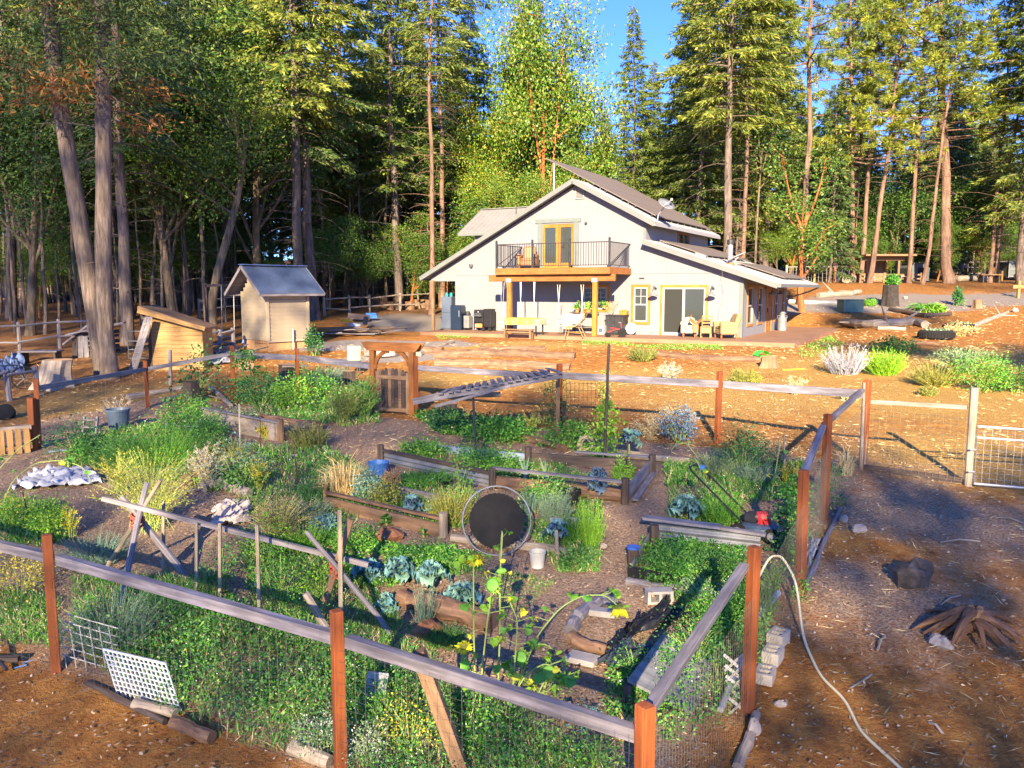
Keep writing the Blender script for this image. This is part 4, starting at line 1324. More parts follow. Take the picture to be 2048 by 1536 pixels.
KEY = [  # kind, u, y, label, H, lean x
    ('F1', 597, 41, 'large sunlit fir right behind the pump house with a pale lower trunk', 30, 0.0),
    ('F5', 628, 43, 'dark trunked fir just right of the pale fir behind the pump house', 29, 0.0),
    ('F5', 798, 50, 'dark green fir with a bare lit trunk left of the house', 27, 0.0),
    ('F3', 866, 47, 'fir with many dead drooping twigs nearest the left roof edge', 27, 0.0),
    ('F2', 800, 66, 'pointed yellow green fir between two taller firs left of the house', 27, 0.0),
    ('F3', 893, 52, 'pale pink trunked fir left of the wing roof', 31, 0.0),
    ('B1', 1085, 52, 'tall bright green madrone behind the ridge of the house', 21, 0.0),
    ('B1', 985, 54, 'bright madrone rising behind the side wing of the house', 14, 0.0),
    ('B2', 1110, 49, 'low madrone with orange limbs close behind the solar array', 9.5, 0.0),
    ('B2', 1010, 50, 'low round madrone just above the wing roof', 8.5, 0.0),
    ('F2', 1060, 66, 'conifer with its top showing over the tall madrone', 26, 0.0),
    ('F2', 1258, 60, 'narrow pointed conifer under the open sky right of the ridge', 20.5, 0.0),
    ('B1', 1190, 56, 'orange limbed madrone under the gap of blue sky', 12, 0.0),
    ('F1', 1300, 62, 'fir with a lit bare trunk right of the solar array', 17, 0.0),
    ('F1', 1453, 48, 'massive sunlit fir behind the clerestory with a straight pinkish trunk', 31, 0.0),
    ('F3', 1483, 50, 'slim fir close to the right of the massive sunlit fir', 27, 0.0),
    ('F2', 1390, 58, 'leafy conifer left of the massive sunlit fir', 27, 0.0),
    ('P1', 1600, 49, 'tall thin pine with a long bare pink trunk right of the house', 33, 0.0),
    ('F2', 1530, 64, 'full conifer behind the tall thin pine', 28, 0.0),
    ('F4', 1660, 62, 'short conifer standing behind the orange madrone', 15, 0.0),
    ('P2', 1702, 63, 'pine with a slanting trunk left of the open shelter', 30, 0.05),
    ('P1', 1722, 62, 'second slanting pine of the pair left of the open shelter', 32, 0.04),
    ('F3', 1690, 65, 'thin dark trunk left of the pair of slanting pines', 29, 0.01),
    ('P2', 1738, 61, 'shaded trunk just left of the open shelter', 28, 0.06),
    ('P1', 1817, 61, 'slim pine right of the open shelter', 29, 0.01),
    ('F3', 1836, 60, 'thin leaning conifer with dead twigs right of the slim pine', 26, 0.05),
    ('P2', 1890, 61, 'thick leaning pine with furrowed bark at the firewood', 34, 0.07),
    ('F3', 1968, 62, 'slim trunk behind the firewood stack', 27, 0.03),
    ('P1', 1985, 63, 'curved dark trunk beside the picnic table', 27, 0.06),
    ('F2', 2035, 60, 'conifer at the right edge beside the trailer', 29, 0.0),
    ('F1', 2110, 56, 'tall conifer at the far right edge of the yard', 31, 0.0),
    ('F4', 1885, 70, 'dark small conifer behind the thick leaning pine', 17, 0.0),
    ('B4', 1790, 66, 'bright green small tree behind the open shelter', 9, 0.0),
    ('B4', 1940, 66, 'bright leafy small tree behind the firewood stack', 10, 0.0),
    ('B3', 520, 46, 'broad dark oak left of the pump house roof', 17, 0.0),
    ('B3', 350, 40, 'oak with a sunlit orange trunk behind the tan shed', 15, -0.06),
    ('F5', 262, 33, 'thin dark conifer right of the twin trunks', 26, -0.03),
    ('B3', 60, 36, 'gnarled grey oak at the far left', 14, 0.04),
    ('F5', 30, 44, 'dark fir at the left edge of the picture', 30, 0.0),
    ('F2', 160, 54, 'tall conifer behind the twin trunks', 29, 0.0),
    ('F2', 330, 62, 'conifer seen under the small hole of blue sky', 18, 0.0),
    ('F1', 460, 52, 'tall fir between the oaks behind the tan shed', 30, 0.0),
    ('F2', 700, 56, 'dense dark fir between the pale fir and the house', 30, 0.0),
    ('B3', 420, 56, 'leafy oak high behind the leaning hardwood', 18, 0.05),
    ('B1', 260, 58, 'leafy broad tree behind the twin trunks', 18, 0.0),
    ('F1', 90, 60, 'big fir filling the upper left corner', 31, 0.0),
    ('B4', 660, 47, 'bright undergrowth tree right of the dark trunk', 6, 0.0),
    ('B4', 180, 42, 'bright undergrowth tree left of the twin trunks', 6, 0.0),
    ('B4', 310, 45, 'low green undergrowth tree behind the tan shed', 5, 0.0),
    ('B4', 880, 52, 'green undergrowth tree behind the carport', 5, 0.0),
]
for kind, u, y, lab, H, ln in KEY:
    tree(kind, u, y, lab, G, H=H, lean=(ln, 0), fat=1.7 if u == 1890 else .62 if u in (1085, 985, 1190, 1010) else 1.0)
mt_ = make_broad('madrone_tree', 9, 2.2, 0.1, 0.20, (BARK_MADRONE, L_BROAD), 41, nlimb=8, ncl=80, fork=0.3)
p_ = at(1592, 560)
mt_.location = (p_[0] , 46, gzf(p_[0], 46))
mt_.location = tuple(np.array([(1592 - 1024) / FPX * 47.0, 46.0, gzf(16.5, 46.0) - .05]))
mt_.scale = (1, 1, 1.0)
tag(mt_, 'small madrone with a bright orange trunk right of the house roof', 'tree', G)
for (pts, r0, lab, sd) in (([(212, 752), (190, 640), (165, 480), (135, 300), (108, 120), (92, -60)], 0.27, 'leaning bare trunk, the left one of the twin conifers with rusty twigs', 1),
                           ([(222, 757), (208, 640), (207, 450), (206, 250), (205, 60), (204, -90)], 0.25, 'straight bare trunk, the right one of the twin conifers', 2)):
    b = at(*pts[0])
    W3 = [b + np.array([0, 0, -0.3])] + [at_y(u, v, b[1]) for u, v in pts[1:]]
    W3.append(W3[-1] + (W3[-1] - W3[-2]) * 1.6)
    W3 = np.array(W3)
    t_ = np.linspace(0, 1, 22)
    ss = np.linspace(0, 1, len(W3))
    path = np.column_stack([np.interp(t_, ss, W3[:, k]) for k in range(3)])
    path[1:-1] = (path[:-2] + path[1:-1] * 2 + path[2:]) / 4
    rt = thing('conifer_tree', lab, 'tree', tuple(b), 0, 'twin conifers at the left')
    path = path - b
    rn = np.random.default_rng(50 + sd)
    mb = trunk_mb(path, r0, 0.2, 12)
    dead_twigs(mb, path, 7, path[-1][2], 26, 2.2, rn, 0.03)
    dead_twigs(mb, path, 2, 8, 6, 1.2, rn, 0.02)
    mb.build('trunk', BARK_FIR, rt, smooth=True)
    Q, mi = [], []
    for k in range(70):
        z = rn.uniform(8.5, path[-1][2])
        p = on_path(path, z)
        az = rn.uniform(0, 6.28)
        d = np.array([math.cos(az), math.sin(az), 0])
        L = rn.uniform(0.6, 2.6)
        c = p + d * L + np.array([0, 0, -0.25 * L])
        n = 130
        X = rn.normal(size=(n, 3)) * np.array([.5, .5, .18]) + np.outer(rn.uniform(-.8, .4, n), d)
        Q.append(diamonds(c + X, unit(rn.normal(size=(n, 3)) + d - np.array([0, 0, .5])), 0.26 * rn.uniform(.6, 1.2, n), 0.05, rn))
        mi += [1 if (sd == 1 and rn.random() < 0.55) else 0] * n
    link('crown', quickmesh('crown', np.concatenate(Q), [L_FIRD, L_RUSTY], mi), rt)
b = at(424, 668)
W3 = np.array([b + np.array([0, 0, -.3])] + [at_y(u, v, b[1] + k * 0.15) for k, (u, v) in enumerate([(424, 600), (436, 540), (456, 470), (474, 400), (486, 330), (488, 270)])])
t_ = np.linspace(0, 1, 16)
path = np.column_stack([np.interp(t_, np.linspace(0, 1, len(W3)), W3[:, k]) for k in range(3)]) - b
rt = thing('oak_tree', 'grey leaning hardwood between the tan shed and the pump house', 'tree', tuple(b), 0, G)
mb = trunk_mb(path, 0.21, 0.12, 10)
rn = np.random.default_rng(77)
Q = []
for k in range(9):
    p = path[rn.integers(9, 16)]
    az = rn.uniform(0, 6.28)
    e = p + np.array([math.cos(az) * 2.0, math.sin(az) * 2.0, rn.uniform(1, 4)])
    pts = bezier(p, (p + e) / 2 + rn.normal(size=3) * .3, e, 6)
    mb.tube(pts, np.linspace(0.08, 0.015, 6), 5, cap=False)
    for j in range(7):
        c = pts[rn.integers(2, 6)] + rn.normal(size=3) * .6
        n = 60
        X = rn.normal(size=(n, 3)) * .42
        Q.append(diamonds(c + X, unit(X + rn.normal(size=(n, 3)) * .4), 0.18 * rn.uniform(.6, 1.3, n), 0.09, rn))
mb.build('trunk', BARK_OAK, rt, smooth=True)
link('crown', quickmesh('crown', np.concatenate(Q), L_OAK), rt)
rf_ = np.random.default_rng(99)
ZONES = [
    ('thin trunk in the crowded dark wood left of the pump house', 'thin trunks in the dark wood on the left', -60, 480, 36, 62, 80, ['S1', 'S2', 'S2', 'S2'], (11, 18)),
    ('thin trunk in the wood between the pump house and the house', 'thin trunks in the wood left of the house', 640, 860, 50, 72, 46, ['S1', 'S2', 'S2', 'S1'], (11, 17)),
    ('thin trunk in the wood behind the house', 'thin trunks in the wood behind the house', 900, 1560, 58, 78, 30, ['S1', 'S2', 'B4'], (10, 16)),
    ('thin trunk in the wood behind the right yard', 'thin trunks in the wood behind the right yard', 1560, 2140, 66, 84, 34, ['S1', 'S2', 'S2', 'B4'], (10, 16)),
    ('tall conifer of the left wood seen over the sheds', 'tall conifers of the left wood', -120, 560, 56, 82, 26, ['F1', 'F2', 'F5', 'F2'], (25, 33)),
    ('tall conifer of the wood between pump house and house', 'tall conifers left of the house', 560, 960, 60, 84, 14, ['F2', 'F5', 'F2', 'F1'], (18, 24)),
    ('conifer of the lower wood behind the house', 'conifers behind the house', 960, 1150, 62, 84, 9, ['F2', 'F5'], (16, 21)),
    ('low conifer under the open sky behind the house', 'low conifers behind the house', 1150, 1350, 66, 86, 10, ['F2', 'F4'], (11, 15.5)),
    ('tall conifer of the wood right of the house', 'tall conifers right of the house', 1350, 1560, 62, 84, 9, ['F2', 'F1', 'F2'], (20, 26)),
    ('mid height conifer of the wood behind the right yard', 'conifers behind the right yard', 1560, 2180, 70, 94, 24, ['F2', 'F5', 'F1', 'P2'], (13, 22)),
]
for lab, grp, u0, u1, y0, y1, n, kinds, (h0, h1) in ZONES:
    for k in range(n):
        u = u0 + (u1 - u0) * (k + rf_.uniform(0, 1)) / n
        y = rf_.uniform(y0, y1)
        kd = kinds[rf_.integers(0, len(kinds))]
        H = rf_.uniform(h0, h1)
        if kd == 'B4':
            H = rf_.uniform(4, 8)
        tree(kd, u, y, lab, grp, H=H, lean=(rf_.normal() * 0.04, rf_.normal() * 0.03))
rn = np.random.default_rng(5)
n = 46000
uu = rn.uniform(-0.95, 0.95, n)
yy = rn.uniform(90, 118, n)
hmax = np.where(np.abs(uu - 0.14) < 0.075, 11, np.where(uu > .2, 13, 18)) + 5 * np.sin(uu * 37) + 3 * np.sin(uu * 91 + 1)
hh = rn.uniform(0, 1, n) ** 0.9 * hmax
Pp = np.column_stack([uu * yy, yy, gz(uu * yy, yy) + hh])
Qm = diamonds(Pp, rn.normal(size=(n, 3)) - np.array([0, 0, .4]), rn.uniform(0.7, 1.7, n), rn.uniform(.35, .8, n), rn)
fw = link('far_woods', quickmesh('far_woods', Qm, L_FIRD))
tag(fw, 'dense far wood closing the view behind the trees', 'woods', kind='stuff')
LIT = [  # where the low sun reaches the ground (outline of each sunlit patch)
    [(840, 660), (1700, 660), (2300, 640), (2300, 905), (2040, 930), (1900, 985), (1730, 905), (1700, 840), (1560, 862), (1380, 850), (1230, 800), (1140, 800), (1120, 760), (1000, 790), (900, 800), (838, 740)],
    [(560, 560), (2300, 480), (2300, 690), (870, 690), (700, 640)],
    [(205, 900), (330, 890), (420, 960), (480, 1040), (500, 1080), (440, 1100), (330, 1090), (225, 1050)],
    [(110, 815), (240, 775), (230, 800), (130, 840)], [(150, 845), (330, 800), (330, 830), (150, 870)],
    [(0, 870), (70, 860), (120, 880), (0, 930)],
    [(1670, 1170), (1770, 1200), (1750, 1300), (1640, 1320), (1620, 1230)], [(1640, 1330), (1740, 1310), (1790, 1380), (1700, 1400)],
    [(1860, 1290), (2000, 1270), (2048, 1330), (1960, 1420), (1880, 1380)],
    [(1830, 1450), (1930, 1480), (2000, 1536), (1850, 1536)],
    [(1690, 1040), (1740, 1075), (1790, 1130), (1760, 1140), (1720, 1110)],
    [(1690, 960), (1800, 1000), (1820, 1040), (1740, 1030), (1680, 990)],
    [(1880, 970), (2048, 990), (2048, 1060), (1960, 1030)],
    [(560, 1300), (640, 1265), (640, 1300), (590, 1320)],
    [(470, 1330), (530, 1320), (520, 1350), (440, 1375)],
    [(760, 1430), (850, 1400), (880, 1470), (790, 1536), (740, 1500)],
    [(290, 1390), (340, 1410), (320, 1440), (270, 1420)],
    [(0, 1110), (70, 1130), (60, 1190), (0, 1200)],
    [(560, 845), (640, 860), (600, 885), (510, 870)], [(550, 920), (610, 930), (600, 960), (550, 950)],
    [(640, 985), (700, 1000), (680, 1020), (640, 1010)],
    [(390, 1000), (470, 985), (480, 1010), (400, 1020)],
    [(525, 520), (660, 520), (660, 720), (525, 720)], [(330, 660), (412, 640), (412, 700), (330, 700)], [(575, 340), (612, 340), (612, 540), (575, 540)], [(130, 300), (160, 280), (178, 420), (150, 440)],
    [(600, 760), (740, 745), (740, 800), (610, 800)],
]
rs = np.random.default_rng(3)
def shade_leaves(P, dens, T, yb=(-60, -30), force=False, big=1.0):
    """unseen leaves added behind the viewpoint to shade the points P, on their lines to the sun"""
    P = np.asarray(P, float)
    if not force:
        u, v = project(P)
        ok = np.ones(len(P), bool)
        for poly in LIT:
            ok &= ~in_poly(u, v, poly)
        P = P[ok]
    yt = rs.uniform(yb[0], yb[1], len(P))
    C = P - LDIR * ((P[:, 1] - yt) / LDIR[1])[:, None]
    C = np.repeat(C, 2, 0) + rs.normal(size=(2 * len(P), 3)) * 0.3
    return diamonds(C, rs.normal(size=C.shape), big * rs.uniform(0.34, 0.7, len(C)), big * rs.uniform(0.2, 0.4, len(C)), rs)
Qs = []
n = 9500                                              # the garden and the bare yard before it
xs_, ys_ = rs.uniform(-19, 15, n), rs.uniform(1.5, 24.5, n)
Qs.append(shade_leaves(np.column_stack([xs_, ys_, gz(xs_, ys_) + rs.uniform(0, 0.7, n)]), 1, 1, (-75, -40), big=.74))
n = 1300                                              # closer shade leaves for the bare yard
xs_, ys_ = rs.uniform(1.5, 13, n), rs.uniform(3, 15, n)
k_ = xs_ > .9 + (ys_ - 5) * .58
Qs.append(shade_leaves(np.column_stack([xs_, ys_, gz(xs_, ys_)])[k_], 1, 1, (-45, -28), big=.8))
n = 6800                                              # the left yard and the foot of the left wood
xs_, ys_ = rs.uniform(-40, -5, n), rs.uniform(22, 52, n)
k_ = xs_ < -4.5 - (ys_ - 22) * 0.30
xs_, ys_ = xs_[k_], ys_[k_]
Qs.append(shade_leaves(np.column_stack([xs_, ys_, gz(xs_, ys_) + rs.uniform(0, 9.0, len(xs_))]), 1, 1, (-70, -35), big=1.2))
for (u0, v0, u1, v1) in ((1640, 690, 2048, 720), (1650, 650, 1900, 640), (1660, 615, 1760, 640), (1800, 560, 2048, 575), (2040, 700, 2200, 800)):
    t_ = rs.uniform(0, 1, 240)
    pp = np.array([at(u0 + (u1 - u0) * t, v0 + (v1 - v0) * t + rs.normal() * 6) for t in t_])
    Qs.append(shade_leaves(pp, 1, 1, (-70, -40), force=True))
sw = link('woods', quickmesh('woods', np.concatenate(Qs), L_FIR))  # loose leaves shaped to block part of the sun, no whole trees
tag(sw, 'loose leaves of an unseen wood, placed behind the viewpoint to shade the garden', 'woods', kind='stuff')
mb = MB()
for k in range(26):
    x, y = rs.uniform(-34, 14), rs.uniform(-95, -50)
    mb.tube(straight(rs.uniform(15, 19), 0.4, 6, rs) + np.array([x, y, gzf(x, y)]), np.linspace(.28, .05, 8), 7)
st = mb.build('shade_trunks', BARK_FIR)  # unseen trunks added to go with the shade leaves
tag(st, 'bare unseen trunks added to the shading leaves behind the viewpoint', 'woods', kind='stuff')
def A(*p):
    return np.array(p, float)
def post_h(u, vt, vb):
    b = at(u, vb)
    return b, up_to(b, vt)
def wire_mesh(mb, a, b, z0, z1, dx=0.1, dz=0.1, r=0.0016):
    """square wire netting between two ground points, following the ground"""
    L = np.linalg.norm((b - a)[:2])
    n = max(2, int(L / dx))
    seg = 8
    for k in range(int((z1 - z0) / dz) + 1):
        z = z0 + k * dz
        pts = []
        for i in range(seg + 1):
            p = a + (b - a) * i / seg
            p[2] = gzf(p[0], p[1]) + z + 0.012 * math.sin(i * 2.1 + k)
            pts.append(p)
        mb.tube(pts, r, 3, cap=False)
    for k in range(n + 1):
        p = a + (b - a) * k / n
        g = gzf(p[0], p[1])
        mb.tube([A(p[0], p[1], g + z0), A(p[0], p[1], g + z1)], r, 3, cap=False)
def fence(label, posts, rails=True, size=0.092, mesh=(0.02, 1.15), spacing=(0.1, 0.1), railmat=None, railsize=(0.05, 0.115), drop=0.22, wire_r=0.0012, inner=(0.0, 0.07), postmat=None, rnd=False, skip=()):
    pts = [post_h(*p) for p in posts]
    t = thing('garden_fence', label, 'fence', tuple(pts[0][0]), 0, 'fences round the vegetable garden')
    o = pts[0][0]
    for k, (b, h) in enumerate(pts):
        tilt = rng.normal(size=2) * 0.012
        mb = MB()
        if rnd:
            mb.tube([b - o - A(0, 0, .2), b - o + A(tilt[0], tilt[1], h)], size * .55, 10)
        else:
            mb.beam(b - o - A(0, 0, .2), b - o + A(tilt[0], tilt[1], h), size, size, up=(-.5, .87, 0), bevel=0.006)
        mb.build('post', postmat or W_RED, t)
    if rails:
        for i_, ((b0, h0), (b1, h1)) in enumerate(zip(pts[:-1], pts[1:])):
            if i_ in skip: continue
            e = unit(b1 - b0)
            off = A(inner[0], inner[1], 0)
            mb = MB()
            mb.beam(b0 - o + off + A(0, 0, h0 - drop) + e * 0.05, b1 - o + off + A(0, 0, h1 - drop) - e * 0.05, railsize[0], railsize[1], bevel=0.005)
            mb.build('rail', railmat or W_RAIL, t)
    if mesh:
        mb = MB()
        for (b0, h0), (b1, h1) in zip(pts[:-1], pts[1:]):
            wire_mesh(mb, b0 - A(inner[0], inner[1], 0) * 0.5, b1 - A(inner[0], inner[1], 0) * 0.5, mesh[0], min(mesh[1], h0 - 0.05), spacing[0], spacing[1], wire_r)
        mb2 = MB(); mb2.v, mb2.f, mb2.uv, mb2.mi, mb2.nv = [v - o for v in mb.v], mb.f, mb.uv, mb.mi, mb.nv
        w = mb2.build('wire_netting', M_WIRE, t)
        w['kind'] = 'stuff'
    return t
fence('front run of garden fence with red stained posts and weathered rail', [(-420, 950, 1215), (113, 1068, 1352), (682, 1222, 1552), (1284, 1408, 1800)], drop=0.27, railsize=(0.085, 0.10), inner=(0.03, 0.06))
fence('right run of garden fence with netting beside the bare yard', [(1284, 1408, 1800), (1494, 1093, 1432), (1600, 940, 1190), (1647, 828, 1040), (1725, 760, 938)], drop=0.17, railsize=(0.085, 0.06), inner=(-.05, 0.03), spacing=(0.06, 0.08), skip=(1,))
fence('back run of garden fence right of the arbor gate', [(1725, 760, 938), (1434, 743, 886), (1118, 728, 852)], drop=0.24, railsize=(0.05, 0.14), inner=(0.03, -0.06))
fence('back run of fence between the arbor gate and the vine post', [(1118, 728, 852), (832, 712, 832)], drop=0.27, railsize=(0.05, 0.13), inner=(0.03, -0.06), mesh=None)
fence('back run of garden fence left of the arbor gate', [(744, 712, 824), (596, 697, 790), (467, 692, 798)], drop=0.24, railsize=(0.05, 0.15), inner=(0.03, -0.06), spacing=(0.15, 0.12))
fence('left run of garden fence facing the twin trunks', [(467, 692, 798), (296, 722, 816), (79, 757, 897)], drop=0.2, railsize=(0.045, 0.10), inner=(0.03, -0.05), railmat=W_GREY, spacing=(0.15, 0.12))
fence('yard fence run with a peeled round post next to the tube gate', [(1725, 765, 938), (1936, 775, 972)], size=0.11, drop=0.33, railsize=(0.05, 0.07), railmat=W_LOGPALE, spacing=(0.1, 0.1), mesh=(0.05, 1.1), wire_r=0.003, postmat=W_LOGPALE, rnd=True)
b_ = at(68, 902)
tag(MB().beam((0, 0, -.1), (0.02, 0, up_to(b_, 796)), 0.12, 0.12, bevel=.006).build('post', W_RED, None, tuple(b_)), 'shorter red post doubled against the corner post at the left', 'post')
p0, p1 = at(-90, 925), at(66, 905)
t = thing('pallet_gate', 'yellow slatted wood gate panel beside the doubled red post', 'gate', tuple(p0))
d_ = p1 - p0
h_ = 52 * mpp(p1)
MB().beam(A(0, 0, h_), d_ + A(0, 0, h_), 0.05, 0.09).build('top_rail', W_LOGPALE, t)
MB().beam(A(0, 0, 0.12), d_ + A(0, 0, 0.12), 0.04, 0.07).build('bottom_rail', W_BROWN, t)
L_ = np.linalg.norm(d_)
sm = MB().box((0, 0, h_ / 2), 0.10, 0.02, h_ - .02).mesh('slat', W_PINE)
for k in range(int(L_ / 0.135)):
    link('slat', sm, t, tuple(d_ * (k + .5) / int(L_ / 0.135) + A(0, -.035, 0)), (0, 0, math.atan2(d_[1], d_[0])))
gl, gr = at(748, 826), at(826, 832)
t = thing('arbor_gate', 'stained arbor with curved braces over a weathered picket gate', 'gate', tuple(gl))
d_ = gr - gl
wd = np.linalg.norm(d_[:2]); e = d_ / np.linalg.norm(d_)
Hh = up_to(gl, 694)
for q in (A(0, 0, 0), d_):
    MB().beam(q - A(0, 0, .2), q + A(0, 0, Hh - (q[2])), 0.13, 0.13, up=(e[0], e[1], 0), bevel=.008).build('post', W_ORANGE, t)
for off in (-0.075, 0.075):
    n_ = A(-e[1], e[0], 0) * off
    z = Hh - 0.08
    a_, b_ = -e * 0.22 + n_, d_ + e * 0.22 + n_
    mb = MB().prism([A(a_[0] - e[0] * .06, a_[1] - e[1] * .06, z + 0.2), A(b_[0] + e[0] * .06, b_[1] + e[1] * .06, z + 0.2), A(b_[0], b_[1], z + 0.1), A(b_[0] - e[0] * .1, b_[1] - e[1] * .1, z), A(a_[0] + e[0] * .1, a_[1] + e[1] * .1, z), A(a_[0], a_[1], z + .1)], A(-e[1], e[0], 0) * 0.04)
    mb.build('top_beam', W_ORANGE, t)
for (q, s_) in ((A(0, 0, 0), 1), (d_, -1)):
    pts = [q + e * s_ * (0.06 + 0.42 * (1 - math.cos(th)) ) + A(0, 0, Hh - 0.52 + 0.44 * math.sin(th)) - A(0, 0, q[2]) for th in np.linspace(0, 1.5, 7)]
    mb = MB()
    for a_, b_ in zip(pts[:-1], pts[1:]):
        mb.beam(a_, b_ + (b_ - a_) * .05, 0.05, 0.09, up=(0, 0, 1))
    mb.build('brace', W_ORANGE, t)
gh = 92 * mpp(gl)
npk = 9
for k in range(npk):
    c = e * (0.13 + (wd - 0.26) * (k + .5) / npk)
    hk = gh * (0.93 + 0.07 * math.sin(math.pi * (k + .5) / npk)) + rng.normal() * .006
    w = (wd - 0.26) / npk * 0.9
    a_ = e * w / 2
    MB().prism([c - a_ + A(0, 0, .06), c + a_ + A(0, 0, .06), c + a_ + A(0, 0, hk - .05), c + a_ * .5 + A(0, 0, hk), c - a_ * .5 + A(0, 0, hk), c - a_ + A(0, 0, hk - .05)], A(-e[1], e[0], 0) * 0.018).build('picket', W_OLD if k % 3 else W_BROWN, t)
fm = MB()
for z in (0.12, gh - 0.22):
    fm.beam(e * 0.1 + A(0, -.025, z), e * (wd - .1) + A(0, -.025, z), 0.03, 0.09)
for x in (0.13, wd - 0.13):
    fm.beam(e * x + A(0, -.03, .05), e * x + A(0, -.03, gh - .1), 0.08, 0.03)
fm.build('gate_frame', W_BROWN, t)
MB().tube([e * .25 + A(0, -.05, gh - .4), e * .25 + A(0, -.08, gh - .38), e * .25 + A(0, -.05, gh - .3)], .008, 5).build('latch', M_IRON, t)
p0 = at(1947, 976); p1 = p0 + A(3.0, -0.9, 0); p1[2] = gzf(p1[0], p1[1])
t = thing('tube_gate', 'galvanised tube gate with wire mesh hung at the peeled post', 'gate', tuple(p0))
d_ = p1 - p0; h_ = up_to(p0, 853)
MB().tube([A(0, 0, .06), A(0, 0, h_), d_ + A(0, 0, h_), d_ + A(0, 0, .06)], 0.024, 8, closed=True).build('frame', M_GALV, t)
MB().tube([A(0, 0, h_ * .82), d_ + A(0, 0, h_ * .82)], 0.02, 8).build('bar', M_GALV, t)
mb = MB()
for k in range(31):
    mb.tube([d_ * k / 30 + A(0, 0, .06), d_ * k / 30 + A(0, 0, h_)], 0.003, 3, cap=False)
for k in range(11):
    mb.tube([A(0, 0, .06 + (h_ - .06) * k / 10), d_ + A(0, 0, .06 + (h_ - .06) * k / 10)], 0.003, 3, cap=False)
mb.build('mesh_infill', M_GALV, t)['kind'] = 'stuff'
hm = MB(); hm.tube([A(-.1, 0, h_ * .62), A(0, 0, h_ * .62)], 0.014, 6); hm.build('hinge', M_GALV, t)
MB().tube([A(-.1, 0, .25), A(0, 0, .25)], 0.014, 6).build('hinge', M_GALV, t)
pa, pb = at(1728, 940), at(1925, 968)
tag(MB().beam(A(0, 0, .03), pb - pa + A(0, 0, .03), 0.05, 0.12).build('board', W_OLD, None, tuple(pa)), 'dark base board under the netting between round post and corner post', 'board')
y1_, y2_ = 14.6, 15.7
L0, R0 = at_y(826, 803, y1_), at_y(1125, 750, y1_)
L1, R1 = at_y(850, 796, y2_), at_y(1100, 744, y2_)
t = thing('slat_trellis', 'slanting grey slatted trellis roof held up by a thin pole', 'trellis', (0, 0, 0))
MB().beam(L0, R0, 0.04, 0.11).build('side_board', W_RAIL, t)
MB().beam(L0 + A(.4, -.06, -.08), L0 * .35 + R0 * .65 + A(0, -.06, -.02), 0.03, 0.05).build('side_board', W_GREY, t)
MB().beam(L1, R1, 0.04, 0.09).build('side_board', W_RAIL, t)
for k in range(15):
    f = 0.2 + 0.78 * k / 14
    a_, b_ = L0 * (1 - f) + R0 * f + A(0, -.12, 0.06), L1 * (1 - f) + R1 * f + A(0, .15, .07)
    MB().beam(a_ + A(rng.normal() * .02, 0, 0), b_, 0.09, 0.022).build('slat', W_GREY if k % 2 else W_RAIL, t)
pb = at(947, 956)
pt_ = L0 * 0.6 + R0 * 0.4
MB().tube([A(pb[0], y1_ - .15, gzf(pb[0], y1_) - .1), A(pt_[0], y1_ + .1, pt_[2] - .05)], 0.022, 8).build('pole', M_IRON, t)
MB().tube([A(pt_[0] - .35, y1_ + .3, pt_[2] - .12), A(pt_[0] + .5, y1_ + .25, pt_[2] - .1)], 0.05, 10).build('log_bearer', W_LOGPALE, t)
p_ = at_y(1116, 745, 15.2)
MB().beam(A(p_[0], 15.2, gzf(p_[0], 15.2)), p_, 0.07, 0.07).build('post', W_BROWN, t)
gm = MB()
for k in range(9):
    gm.tube([A(0.09 * k, 0, 0), A(.09 * k, 0, .95)], .004, 4)
for k in range(7):
    gm.tube([A(0, 0, .15 * k + .02), A(.75, 0, .15 * k + .02)], .004, 4)
tag(gm.build('wire_trellis', M_RUST, None, tuple(at(1122, 850) + A(.1, -.15, 0))), 'rusty wire panel standing right of the vine covered post', 'wire panel')
def bed(label, runs, cat='raised bed'):
    """runs: (u0, v0, u1, v1, height m, thickness m, kind, material, part name)"""
    o = at(runs[0][0], runs[0][1])
    t = thing('raised_bed', label, cat, tuple(o), 0, 'raised beds of the garden')
    for (u0, v0, u1, v1, h, th, kind, m, nm) in runs:
        a, b = at(u0, v0) - o, at(u1, v1) - o
        mb = MB()
        if kind == 'board':
            mb.beam(a + A(0, 0, h / 2), b + A(0, 0, h / 2), th, h, bevel=.004)
        elif kind == 'log':
            n = 9
            pts = [a + (b - a) * i / (n - 1) + A(0, 0, th * .8) + rng.normal(size=3) * 0.007 for i in range(n)]
            mb.tube(pts, th * (1 + rng.normal(size=n) * .08), 10, jit=0.08)
        elif kind == 'cap':
            mb.beam(a + A(0, 0, h), b + A(0, 0, h), th, 0.04, bevel=.004)
        elif kind == 'post':
            mb.tube([a - A(0, 0, .1), a + A(0, 0, h)], th, 8, jit=.06)
        elif kind == 'sheet':
            dirv = b - a
            nn = 60
            nv_ = A(-dirv[1], dirv[0], 0) / np.linalg.norm(dirv)
            mb.grid(lambda p, q: a + dirv * p + nv_ * 0.012 * math.sin(q * 5 * math.pi) + A(0, 0, h * q), nn // 6, 20)
        mb.build(nm, m, t)
    return t
bed('pale board raised bed at the left with dark soil and a log back', [
    (408, 852, 560, 884, 0.36, 0.04, 'board', W_LOGPALE, 'board'), (408, 852, 560, 884, 0.40, 0.09, 'cap', W_GREY, 'cap_board'),
    (562, 886, 562, 886, 0.48, 0.07, 'post', W_BROWN, 'corner_post'), (400, 838, 520, 842, 0.0, 0.09, 'log', W_LOG, 'log'),
    (520, 842, 640, 862, 0.0, 0.10, 'log', W_LOG, 'log'), (566, 884, 640, 872, 0.22, 0.05, 'board', W_OLD, 'board')])
